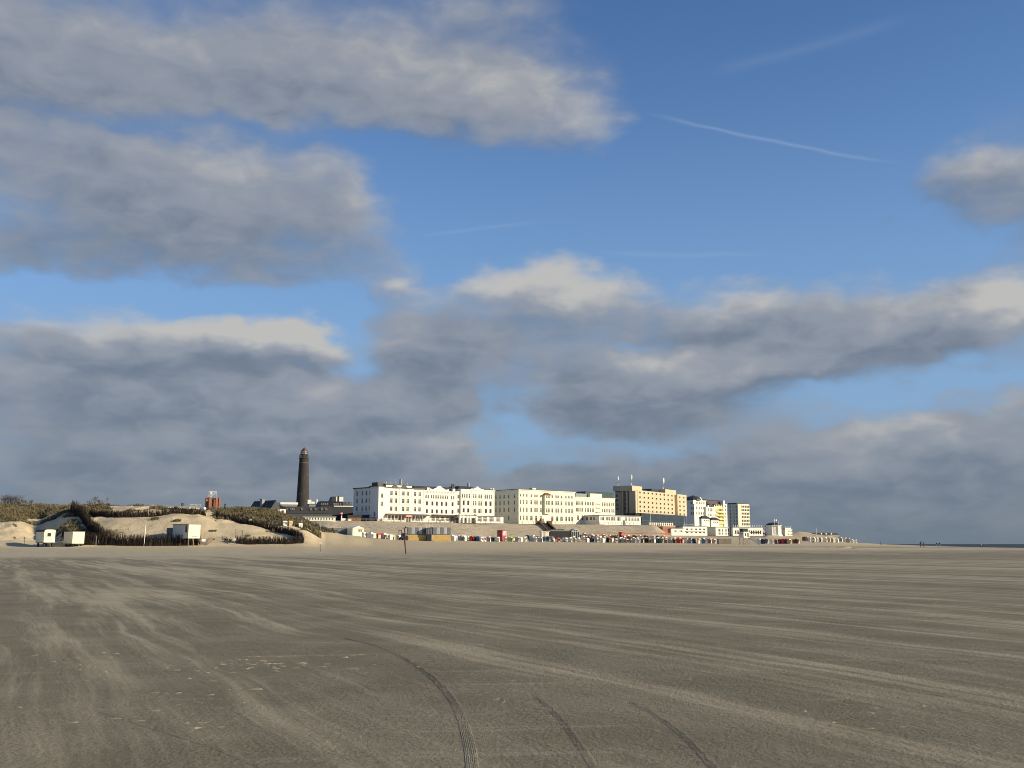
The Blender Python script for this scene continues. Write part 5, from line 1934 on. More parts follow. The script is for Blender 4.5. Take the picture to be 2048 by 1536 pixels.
    mb.build('roof', mat('dark_mansard', (0.04, 0.036, 0.033), 0.7, 0.25, 0.5), t)
    for p, w in ((574, 2.4), (583, 3.6), (588, 2), (604, 2), (622, 2.6), (631, 2.6), (644, 3.4), (652.5, 3.2)):
        uc = F.u(p, 1018, 1)
        zz = F.z(p, 1020, 1)
        ww = w * .235
        o = put('dormer_window', win_mesh('plain', M_GLASS, M_DGREY), t, (uc, .55, zz), 0, (ww, 1, 1.1))
        o.rotation_euler = (math.radians(-30), 0, 0)
    low_block('flat_roof_house', 'white flat-roofed house with roof box left of the lighthouse foot', 'house', 559, 593.5, 1004.4, 560, 20, 10, 10, M_GREY, roof=M_WHITE, rh=1.2)
    t, F, u1, zt, d = low_block('flat_roof_house', 'white rooftop flat with terrace clutter right of the lighthouse foot', 'house', 616, 637.5, 1007.2, 575, 20, 10, 10, M_GREY)
    for (p0, p1, y) in ((614.5, 622, 999.4), (622, 629, 1003.2), (632, 635, 998.6), (635, 638, 1003.6)):
        a, b = F.u(p0), F.u(p1)
        mb = MB()
        mb.box(a, b - .1, .3, 3, zt - .2, F.z(p0, y))
        mb.build('rooftop_box', M_WHITE, t)
    # navy roofed hall
    F = Frame(640.0, 528, 22, 10.0)
    t = F.thing('dark_hall', 'large dark blue roofed hall between the lighthouse and the white grand hotel', 'hall')
    u1 = F.u(706.0)
    zb, zm, zr = F.z(660, 1026), F.z(660, 1012.6), F.z(660, 1002.6, 4)
    mb = MB()
    mb.box(0, u1, 0, 16, 0, zm)
    mb.build('wall', M_NAVY, t)
    mb = MB()
    mb.prism([(-.4, 1.0, zm), (.6, 4, zr), (.6, 13, zr), (-.4, 15, zm)], (F.u(687) - .2, 0, 0))
    mb.build('roof', M_NAVY, t)
    mb = MB()
    mb.prism([(F.u(687), 1.0, zm), (F.u(687), 4, zr - .2), (F.u(687), 13, zr - .2), (F.u(687), 15, zm)], (F.u(705) - F.u(687), 0, 0))
    mb.build('side_roof', mat('grey_slate', (0.09, 0.09, 0.085), 0.6, 0.2, 0.6), t)
    for p in (643, 647, 651, 655, 668, 672, 676, 681, 694, 700):
        uc = F.u(p, 1008, 2.4)
        mb = MB()
        z1 = F.z(p, 1009.5, 2.4)
        mb.quad((uc - .35, 1.9, z1), (uc + .35, 1.9, z1), (uc + .35, 2.6, z1 + .9), (uc - .35, 2.6, z1 + .9))
        mb.build('skylight', M_GLASS, t)
    mb = MB()
    mb.box(F.u(667), u1, -.25, -.01, zm - .1, zm + .35)
    mb.build('eaves_fascia', M_WARMW, t)
    a, b = F.u(660.5, 1000, 5), F.u(672, 1000, 5)
    mb = MB()
    zt = F.z(666, 993.0, 5)
    mb.prism([(a, 5, zr - 1), (b, 5, zr - 1), (b, 5, zt), (a + 1.4, 5, zt), (a + .6, 5, zt - 2)], (0, 7, 0))
    mb.build('stair_head', M_NAVY, t)
    mb = MB()
    mb.box(b + .05, F.u(687, 1000, 5), 5.5, 11, zr - 1, F.z(680, 993.6, 5))
    mb.build('plant_room', M_TRIM, t)
    mb = MB()
    x = F.u(677.5, 990, 5)
    mb.box(x - .35, x + .35, 5.2, 5.45, zr - 1, F.z(678, 991.4, 5))
    mb.build('flue', M_BLACK, t)
    # cream row at the promenade end
    t, F, u1, zt, d = low_block('cream_chalet_row', 'low cream chalet row with many small windows at the end of the promenade', 'chalet', 604.5, 671.0, 1032.4, 458, 12, 10.6, 6, M_WHITE2, [(609 + 5.6 * k, 2.6) for k in range(12)], [(1035.4, 1039.6)], 640, roof=M_GREY, rh=.35)
    t, F, u1, zt, d = low_block('brick_shed', 'small red brick shed with dark roof behind two white kiosks', 'shed', 694.8, 722.0, 1030.2, 486, 8, PZ, 6, M_BRICK, [(711.5, 4.0)], [(1036.6, 1040.0)], 710, roof=mat('dark_felt', (0.06, 0.045, 0.035), 0.85), rh=.9)
    for (p0, p1, yt, lab) in ((682.4, 690.8, 1036.4, 'taller white kiosk box by the red brick shed'), (695.2, 702.6, 1037.6, 'shorter white kiosk box in front of the red brick shed')):
        t, F, u1, zt, d = low_block('white_kiosk', lab, 'kiosk', p0, p1, yt, 476, 25, PZ, 2.2, M_WHITE, roof=M_TRIM, rh=.15, over=.15)
        mb = MB()
        mb.box(.3, u1 - .3, -.05, 0, .2, zt * .55)
        mb.build('shutter', M_TRIM, t)
    g0 = Vector((xpx(681.5, 474), 474, FAR))
    t = thing('round_sign', 'round red and white sign on a white post above the beach access', 'sign', g0, math.radians(20))
    mb = MB()
    mb.tube((0, 0, -.1), (0, 0, zpy(1031, 474) - FAR), .28, n=8)
    mb.build('post', M_WPAINT, t)
    mb = MB()
    zc = zpy(1026.8, 474) - FAR
    mb.lathe([(.62, -.08), (.62, .08)], 16)
    d = mb.build('disc', mat('sign_rose', (0.42, 0.10, 0.11), 0.5), t)
    d.location = (0, -.3, zc)
    d.rotation_euler = (math.pi / 2, 0, 0)
    mb = MB()
    mb.box(-.4, .4, -.42, -.39, zc - .1, zc + .1)
    mb.build('bar', M_WPAINT, d.parent)
    # dark hipped garden tent beside the hotel
    F = Frame(738, 484, 20, PZ)
    t = F.thing('garden_tent', 'black hipped garden tent beside the hotel corner tower', 'tent')
    u1 = F.u(757)
    zt = F.z(747, 1039.5)
    mb = MB()
    for x in (0.2, u1 - .2):
        for v in (.2, 4.8):
            mb.tube((x, v, 0), (x, v, zt), .08, n=6)
    tag(mb.build('frame', M_BLACK, t), kind='stuff')
    house_roof(t, 0, u1, 0, 5, zt, F.z(747, 1034.8, 2.5), M_BLACK, 'u', .4, 1.6)
    for (p0, p1, yt, lab) in ((754, 761.5, 1038.5, 'low white counter by the promenade rail below the corner tower'), (762.6, 769.4, 1036.6, 'white ticket booth below the corner tower')):
        t, F, u1, zt, d = low_block('white_booth', lab, 'booth', p0, p1, yt, 482, 25, PZ, 1.6, M_WHITE, roof=M_TRIM, rh=.12, over=.12)
        mb = MB()
        mb.box(u1 * .3, u1 * .7, -.05, 0, .1, zt * .6)
        mb.build('door', M_TRIM, t)
town_edge()

# ------------------------------------------------------------------ promenade rail, lamps, steps, low wall
def promenade_furniture():
    pts = [(px, Y + 1.2) for px, Y in PROM_EDGE if 690 <= px <= 1308]
    P = [Vector((xpx(p, y), y, FAR)) for p, y in pts]
    root = thing('promenade_railing', 'long grey railing of dark posts along the top of the bank', 'railing', P[0])
    o0 = P[0]
    mbp = MB()
    mbp.box(-.09, .09, -.09, .09, -.2, 1.15)
    pm = mbp.mesh('post', M_WOOD)
    rail = MB()
    n = 0
    for a, b in zip(P[:-1], P[1:]):
        L = (b - a).length
        k = max(1, int(L / 3.2))
        for i in range(k):
            q = a + (b - a) * (i / k) - o0
            put('post', pm, root, q)
            n += 1
        for z in (1.1, .6):
            rail.tube(tuple(a - o0 + Vector((0, 0, z))), tuple(b - o0 + Vector((0, 0, z))), .045, n=4)
    tag(rail.build('rail', M_STEEL, root), kind='stuff')
    # low shelter wall along the lit stretch
    F = Frame(1090, 545.5, 22, FAR)
    lamp_px = [(857.6, 1026), (921.5, 1027), (931, 1028), (950.5, 1027), (1283, 1028), (1318, 1030), (1340, 1029)]
    src = None
    for (px, yt) in lamp_px:
        Y = float(np.interp(px, [p[0] for p in PROM_EDGE], [p[1] for p in PROM_EDGE])) + 3.2
        loc = Vector((xpx(px, Y), Y, FAR))
        if src is None:
            t = thing('street_lamp', 'dark street lamp with two raised arms at the end of the brown hotel canopy', 'street lamp', loc, .3, 'promenade lamps')
            h = zpy(yt, Y) - FAR
            mb = MB()
            mb.tube((0, 0, -.2), (0, 0, h * .86), .1, .06, n=6)
            mb.build('post', M_DGREY, t)
            for s in (-1, 1):
                mb = MB()
                mb.tube((0, 0, h * .84), (s * .75, 0, h), .05, n=5)
                arm = mb.build('arm', M_DGREY, t)
                mb = MB()
                mb.box(s * .75 - .28, s * .75 + .28, -.16, .16, h - .03, h + .1)
                mb.build('lamp_head', M_GREY, arm)
            src = t
        else:
            c = copy_tree(src)
            c.location = loc
            c.rotation_euler = (0, 0, px * .37)
            c['label'] = {921: 'dark street lamp with two raised arms at the first portico pillar', 931: 'dark street lamp with two raised arms before the dark porch', 950: 'dark street lamp with two raised arms at the last portico pillar', 1283: 'dark street lamp with two raised arms at the veranda restaurant corner', 1318: 'dark street lamp with two raised arms before the middle of the glazed podium', 1340: 'dark street lamp with two raised arms by the red brick retaining wall'}[int(px)]
    # brick steps cutting through the bank
    F = Frame(1084.5, 533, 22, 0)
    a = on_ground(1106.5, 513)
    b = Vector((xpx(1088, 541), 541, FAR))
    t = thing('bank_steps', 'dark brick steps with sloping side walls climbing the bank to the cream hotel', 'steps', a)
    d = b - a
    side = Vector((d.y, -d.x, 0)).normalized()
    n = 20
    for k in range(n):
        p = d * (k / n)
        q = d * ((k + 1) / n)
        mb = MB()
        w = 2.0
        zt = d.z * (k + 1) / n + .25
        mb.prism([(p.x - side.x * w, p.y - side.y * w, -1), (p.x + side.x * w, p.y + side.y * w, -1), (q.x + side.x * w, q.y + side.y * w, -1), (q.x - side.x * w, q.y - side.y * w, -1)], (0, 0, zt + 1))
        mb.build('step', M_BRICKD, t)
    for s in (-1, 1):
        mb = MB()
        i0, i1 = side * (s * 2.0), side * (s * 2.5)
        mb.poly([(i0.x, i0.y, 1.0), (i1.x, i1.y, 1.0), (d.x + i1.x, d.y + i1.y, d.z + 1.2), (d.x + i0.x, d.y + i0.y, d.z + 1.2)])
        for (u, v) in ((i0, i0), (i1, i1)):
            mb.poly([(u.x, u.y, -1), (d.x + u.x, d.y + u.y, -1), (d.x + u.x, d.y + u.y, d.z + 1.2), (u.x, u.y, 1.0)])
        mb.build('side_wall', mat('brown_brick', (0.16, 0.10, 0.07), 0.85, 0.2, 1.0), t)
    for s in (-1, 1):
        mb = MB()
        c = d + side * (s * 3.0)
        mb.box(c.x - 1.6, c.x + 1.6, c.y - .6, c.y + .6, d.z - 1.0, d.z + 1.6)
        mb.build('head_pier', M_BRICK, t)
    # low red wall along the foot of the bank
    pts = [(1136, 521), (1200, 524), (1285, 535), (1342, 549)]
    P = [Vector((xpx(p, y), y, 0)) for p, y in pts]
    zz = [zpy(1071.0 + k * .3, y) for k, (p, y) in enumerate(pts)]
    zt = [zpy(1065.2 + k * .35, y) for k, (p, y) in enumerate(pts)]
    t = thing('low_brick_wall', 'long low red brick wall along the foot of the bank behind the beach chairs', 'wall', P[0])
    for i in range(3):
        a, b = P[i] - P[0], P[i + 1] - P[0]
        m = 6
        for k in range(m):
            p, q = a + (b - a) * (k / m), a + (b - a) * ((k + .97) / m)
            zl, zh = zz[i] + (zz[i + 1] - zz[i]) * k / m, zt[i] + (zt[i + 1] - zt[i]) * k / m
            mb = MB()
            mb.prism([(p.x, p.y, zl - 2.5), (q.x, q.y, zl - 2.5), (q.x, q.y + .4, zl - 2.5), (p.x, p.y + .4, zl - 2.5)], (0, 0, zh - zl + 2.5))
            mb.build('wall_bay', M_BRICK, t)
promenade_furniture()

# ------------------------------------------------------------------ brushwood fences on the dune foot
M_BRUSH = mat('brushwood', (0.026, 0.017, 0.011), 0.95, 0.4, 5.0, col2=(0.060, 0.040, 0.026))
M_BRUSHP = mat('bleached_brushwood', (0.19, 0.15, 0.11), 0.9, 0.4, 5.0)
def fence(label, path, h=2.0, gap=.055, rows=3, ragged=.38, lean=.1, pale=.05, seed=1):
    rr = random.Random(seed)
    P = [on_ground(px, Y) for px, Y in path]
    root = thing('brushwood_fence', label, 'fence', P[0])
    mbs = [MB(), MB()]
    stakes = []
    for a, b in zip(P[:-1], P[1:]):
        L = (b - a).length
        n = max(2, int(L / gap))
        for i in range(n):
            f = (i + rr.random()) / n
            p = a + (b - a) * f
            z = gz(p.x, p.y)
            # bundles: the tops bunch into teeth every half metre or so
            s = (a - P[0]).length + f * L
            tooth = .5 + .5 * math.sin(s * 9.0 + math.sin(s * 2.3) * 2)
            for r in range(rows):
                off = (r - (rows - 1) / 2) * .35 + rr.uniform(-.12, .12)
                hh = h * (1 - ragged * (1 - tooth)) * rr.uniform(.86, 1.08)
                lx, ly = rr.gauss(0, lean), rr.gauss(0, lean)
                q = Vector((p.x + rr.uniform(-.06, .06), p.y + off, z - .25)) - P[0]
                mb = mbs[1] if rr.random() < pale else mbs[0]
                mb.tube(q, q + Vector((lx * hh, ly * hh, hh + .25)), rr.uniform(.035, .07), .015, n=3, caps=False)
    tag(mbs[0].build('brushwood', M_BRUSH, root), kind='stuff')
    if mbs[1].v:
        tag(mbs[1].build('bleached_brushwood', M_BRUSHP, root), kind='stuff')
    # driven stakes that hold it
    mb = MB()
    mb.tube((0, 0, -.3), (0, 0, h * .92), .055, .045, n=6)
    sm = mb.mesh('stake', mat('dark_stake', (0.07, 0.055, 0.04), 0.9, 0.3, 3.0))
    for a, b in zip(P[:-1], P[1:]):
        L = (b - a).length
        n = max(1, int(L / 4.5))
        for i in range(n):
            p = a + (b - a) * (i / n)
            o = put('stake', sm, root, Vector((p.x, p.y - .3, gz(p.x, p.y))) - P[0])
            o.rotation_euler = (rr.uniform(-.05, .05), rr.uniform(-.05, .05), 0)
    return root

fence('dark brushwood fence along the dune foot behind the stilted hut', [(216, 187.0), (250, 186.2), (300, 186.0), (345, 186.2), (399, 187.0)], 2.1, rows=4, seed=2)
fence('dense brushwood fence beside the flat-roofed cart', [(168, 187.6), (192, 187.2), (216, 186.9)], 2.2, rows=5, seed=3)
fence('upper brushwood fence along the crest of the bare sand face', [(176, 211), (200, 206.5), (235, 204.5), (290, 204.8), (330, 205.4), (352, 206.2), (380, 207.2), (408, 208.5)], 1.45, rows=3, gap=.055, seed=4)
fence('thick brushwood fence running straight down the dune slope', [(140, 214), (150, 209), (163, 203), (182, 196), (205, 190), (217, 187.3)], 2.3, rows=5, seed=5)
fence('short brushwood fence on the slope behind the two carts', [(124, 193.5), (140, 191.5), (158, 190.0), (170, 189.2)], 1.7, rows=3, seed=6)
fence('brushwood fence winding down from the grassy dune to the beach corner', [(430, 208.6), (450, 207.4), (480, 205.6), (505, 203.8), (520, 203.0), (545, 202.0), (575, 198.6), (594, 195.0), (606, 190.5)], 1.45, rows=3, gap=.06, pale=.05, seed=7)
fence('straight front brushwood fence closing the right sand enclosure', [(472, 189.2), (500, 188.8), (540, 188.7), (575, 188.7), (607, 189.4)], 1.5, rows=3, pale=.04, seed=8)

# ------------------------------------------------------------------ bathing carts
M_CART = mat('cream_boards', (0.80, 0.74, 0.52), 0.6, 0.05, 1.5, stretch=(6, 6, .3))
M_CARTG = mat('cart_roof_felt', (0.05, 0.05, 0.052), 0.8, 0.2, 1.0)
def wheel(parent, x, y, r=.38, w=.2):
    mb = MB()
    n = 14
    prof = [(r, -w / 2), (r, w / 2)]
    mb.lathe([(r * .62, -w / 2), (r * .95, -w / 2), (r, -w / 4), (r, w / 4), (r * .95, w / 2), (r * .62, w / 2)], n)
    o = mb.build('wheel', M_BLACK, parent)
    o.location = (x, y, r)
    o.rotation_euler = (0, math.pi / 2, 0)
    mb = MB()
    mb.lathe([(r * .6, -w * .4), (r * .6, w * .4)], n)
    mb.build('rim', M_GREY, o)
    return o
def cart(label, pxc, pxr, pxl, ytop, ybot, Y, alpha, arched, win):
    g0 = on_ground((pxc + pxr) / 2, Y)
    F = Frame(pxc, Y, alpha, g0.z)
    t = F.thing('bathing_cart', label, 'cart')
    u1 = F.u(pxr, 1080)
    le = F.vz(pxl, 1080)[0]
    zb, zt = F.z(pxc, ybot), F.z(pxc, ytop)
    rise = .42 if arched else 0
    ze = zt - rise
    def arch(n=9, grow=0.0):
        pts = []
        for k in range(n):
            a = math.pi * k / (n - 1)
            e = .55
            c, s = math.cos(a), math.sin(a)
            pts.append((u1 / 2 + (u1 / 2 + grow) * math.copysign(abs(c) ** e, c), ze + (rise + grow) * abs(s) ** e))
        return pts
    # boarded end faces and sides
    bw = u1 / 10
    for k in range(10):
        a, b = k * bw, (k + 1) * bw - .012
        mb = MB()
        top = ze if not arched else ze + rise * (max(0.0, 1 - abs(((a + b) / 2 - u1 / 2) / (u1 / 2)) ** 3.2)) ** .5
        mb.box(a, b, 0, .05, zb, top)
        mb.build('board', M_CART, t)
    mb = MB()
    mb.box(.01, u1 - .01, .051, le, zb, ze)
    body = mb.build('body', M_CART, t)
    n = int(le / .3)
    for k in range(n):
        a, b = .06 + (le - .06) * k / n, .06 + (le - .06) * (k + 1) / n - .012
        mb = MB()
        mb.box(-.03, .009, a, b, zb, ze)
        mb.build('side_board', M_CART, body)
    if arched:
        top = arch(11, .05)
        mb = MB()
        mb.prism([(x, -.12, z) for x, z in top] , (0, le + .24, 0))
        mb.build('arched_roof', M_CARTG, t)
        mb = MB()
        edge = arch(11, .0)
        mb.prism([(x, -.125, z - .02) for x, z in edge], (0, .1, 0))
        mb.build('roof_end', M_CART, t)
    else:
        mb = MB()
        mb.box(-.1, u1 + .1, -.12, le + .12, ze, ze + .09)
        mb.build('flat_roof', M_CARTG, t)
    if win:
        a, b, z0, z1 = win
        ua, ub = F.u(a, 1070), F.u(b, 1070)
        put('window', win_mesh('plain', M_GLASSD, M_CART), t, ((ua + ub) / 2, -.03, F.z(pxc, z1)), 0, (ub - ua, 1, F.z(pxc, z0) - F.z(pxc, z1)))
    else:
        mb = MB()
        mb.box(u1 * .52, u1 * .56, -.03, 0, zb + 1.1, zb + 1.4)
        mb.build('door_handle', M_STEEL, t)
    mb = MB()
    mb.box(.1, u1 - .1, .1, le - .1, zb - .14, zb)
    mb.box(.25, .4, -.5, .2, zb - .14, zb - .04)
    mb.build('chassis', M_DGREY, t)
    for y in (.6, le - .6):
        for x in (.28, u1 - .28):
            w = wheel(t, x, y)
    mb = MB()
    mb.tube((u1 / 2, .2, zb - .1), (u1 / 2, -1.1, .12), .05, n=6)
    mb.build('drawbar', M_STEEL, t)
    return t
cart('white bathing cart with arched roof and dark square window standing on the sand', 87.0, 110.0, 71.5, 1058.8, 1084.8, 184.0, 43, True, (94.0, 102.2, 1065.4, 1073.2))
cart('white bathing cart with flat roof and blank front standing on the sand', 144.4, 168.6, 127.4, 1063.0, 1087.0, 184.5, 42, False, None)

# ------------------------------------------------------------------ lifeguard hut on stilts at the dune
def stilt_hut():
    g0 = on_ground(386, 184.5)
    F = Frame(375.8, 184.5, 46, g0.z)
    t = F.thing('stilt_hut', 'cream watch hut on stilts with tall shuttered window and wooden ramp', 'hut')
    u1 = F.u(400.4, 1065)
    le = F.vz(345.4, 1065)[0]
    zb, zt = F.z(376, 1076.6), F.z(376, 1048.4)
    n = 8
    for k in range(n):
        z0, z1 = zb + (zt - zb) * k / n, zb + (zt - zb) * (k + 1) / n - .015
        mb = MB()
        mb.box(0, u1, 0, .04, z0, z1)
        mb.build('board', M_CART, t)
    mb = MB()
    mb.box(.01, u1 - .01, .041, le, zb, zt)
    mb.build('cabin', mat('grey_cream_boards', (0.62, 0.58, 0.46), 0.7, 0.08, 1.0), t)
    mb = MB()
    mb.box(-.15, u1 + .15, -.15, le + .15, zt, zt + .1)
    mb.build('roof', M_GREY, t)
    z0, z1 = F.z(376, 1065.2), F.z(376, 1050.6)
    a, b = F.u(379.6, 1058), F.u(396.6, 1058)
    for k in range(5):
        x0, x1 = a + (b - a) * k / 5 + .03, a + (b - a) * (k + 1) / 5 - .03
        mb = MB()
        mb.box(x0, x1, -.05, 0, z0, z1)
        mb.build('shutter', M_CART if k % 2 else M_TRIM, t)
    mb = MB()
    mb.box(F.u(384, 1073), F.u(394, 1073), -.06, 0, F.z(376, 1073.8), F.z(376, 1072.8))
    mb.build('name_board', M_BROWNROOF, t)
    mb = MB()
    va, vb = F.vz(375, 1060)[0] + .15, F.vz(371.0, 1060)[0]
    mb.box(-.04, .0, va, vb, F.z(376, 1064.5), F.z(376, 1050.4))
    mb.build('side_window', M_PANE, t)
    for x in (.15, u1 / 2, u1 - .15):
        for v in (.2, le / 2, le - .2):
            mb = MB()
            mb.tube((x, v, -.4), (x, v, zb), .09, n=6)
            mb.build('stilt', M_WOOD, t)
    # lean-to behind
    l2 = F.vz(330.2, 1065)[0]
    mb = MB()
    mb.box(.3, u1 - .2, le + .1, min(l2, le + 4.0), zb - .05, F.vz(338, 1055.6)[1])
    mb.build('store_annex', M_DGREY, t)
    # deck and picket ramp
    mb = MB()
    mb.box(u1, u1 + 1.2, -.6, 2.6, zb - .15, zb)
    mb.build('landing', M_WOOD, t)
    for k in range(14):
        f = k / 13
        x, y = u1 + 1.2 + f * 1.9, -.5 + f * 1.6
        mb = MB()
        mb.tube((x, y, -.2), (x, y, 1.05 + .75 * f), .05, n=5)
        mb.build('picket', M_WOOD, t)
    mb = MB()
    mb.tube((u1 + 1.1, -.5, 1.1), (u1 + 3.1, 1.1, 1.85), .05, n=5)
    mb.build('handrail', M_WOOD, t)
    mb = MB()
    mb.box(u1 + .1, u1 + .75, -.7, -.64, .95, 1.35)
    mb.build('notice', M_WPAINT, t)
stilt_hut()

def post_sign(label, px, yb, yt, Y, board=None, m=None, r=.05, lean=0.0, disc=False, cat='sign', name='beach_sign'):
    g0 = on_ground(px, Y)
    h = (yb - yt) * Y / F_PX
    t = thing(name, label, cat, g0)
    mb = MB()
    mb.tube((0, 0, -.3), (lean * h, 0, h), r, r * .85, n=7)
    mb.build('post', m or M_WOOD, t)
    if board:
        bw, bh = board
        mb = MB()
        if disc:
            mb.lathe([(bw / 2, -.03), (bw / 2, .03)], 14)
            d = mb.build('board', M_WPAINT, t)
            d.location = (lean * h, -.08, h)
            d.rotation_euler = (math.pi / 2, 0, .3)
        else:
            mb.box(lean * h - bw / 2, lean * h + bw / 2, -.1, -.04, h - bh, h)
            mb.build('board', M_WPAINT, t)
    else:
        mb = MB()
        mb.lathe([(r * .8, h), (r * 1.3, h + .05), (r * .5, h + .12)], 7)
        c = mb.build('cap', m or M_WOOD, t)
        c.location = (lean * h, 0, 0)
    return t
post_sign('small round white sign on a thin post left of the arched cart', 48.5, 1080, 1067, 189, (.36, .36), r=.04, disc=True)
post_sign('white leaning pole among the front brushwood', 287.6, 1083, 1043, 185.6, None, M_WPAINT, .085, .045, cat='pole', name='marker_pole')
post_sign('grey timber stake right of the flat-roofed cart', 191.8, 1090.5, 1073, 186.4, None, M_WOOD, .09, 0, cat='stake', name='timber_stake')
post_sign('thin pale stake beside the thicker timber stake', 196.3, 1089, 1078, 186.5, None, M_WPAINT, .04, 0, cat='stake', name='timber_stake')
post_sign('small white board on a post at the opening between the two fences', 469.0, 1090.5, 1078, 187.6, (.46, .36))
post_sign('short weathered post with a box standing alone on the open sand', 641.8, 1096, 1077.5, 158, (.32, .3), M_WOOD, .06, 0, cat='post', name='bin_post')
post_sign('bent bleached stick standing in the sand enclosure', 471.6, 1082, 1062, 191, None, M_BRUSHP, .05, -.05, cat='stick', name='driftwood_stick')
post_sign('thick bleached driftwood stick leaning in the sand enclosure', 485.4, 1084, 1064, 190.6, None, M_BRUSHP, .11, -.10, cat='stick', name='driftwood_stick')
post_sign('dark thin stick rising from the winding brushwood fence', 467.4, 1048, 1031, 206.3, None, M_BRUSHP, .05, 0, cat='stick', name='driftwood_stick')
post_sign('tall thin lamp pole on the shrubby slope below the cream chalet row', 639.5, 1060, 1036, 300, None, M_STEEL, .07, 0, cat='pole', name='slope_pole')

# red sea-mark pole standing out on the flat
def red_pole():
    g0 = ground_at(812.6, 1110.6)
    S = g0.y / F_PX
    t = thing('marker_pole', 'dark red leaning marker pole with short crossbar alone on the beach', 'pole', g0)
    h = (1110.6 - 1056.8) * S
    top = Vector(((808.6 - 812.6) * S, 0, h))
    mb = MB()
    mid = top * .45 + Vector((-.10, 0, 0))
    r = mat('marker_red', (0.10, 0.012, 0.011), 0.6, 0.3, 2.0)
    mb.tube((0, 0, -.4), mid, .075, .10, n=8, m=0)
    mb.tube(mid, top, .10, .085, n=8, m=0)
    mb.build('pole', r, t)
    mb = MB()
    z = h - .08
    mb.tube(top + Vector((-.36, 0, -.05)), top + Vector((.36, 0, 0)), .06, n=6)
    mb.build('crossbar', M_DGREY, t)
    mb = MB()
    mb.box(top.x + .04, top.x + .2, -.08, .08, h - .02, h + .2)
    mb.build('top_block', M_DGREY, t)
red_pole()

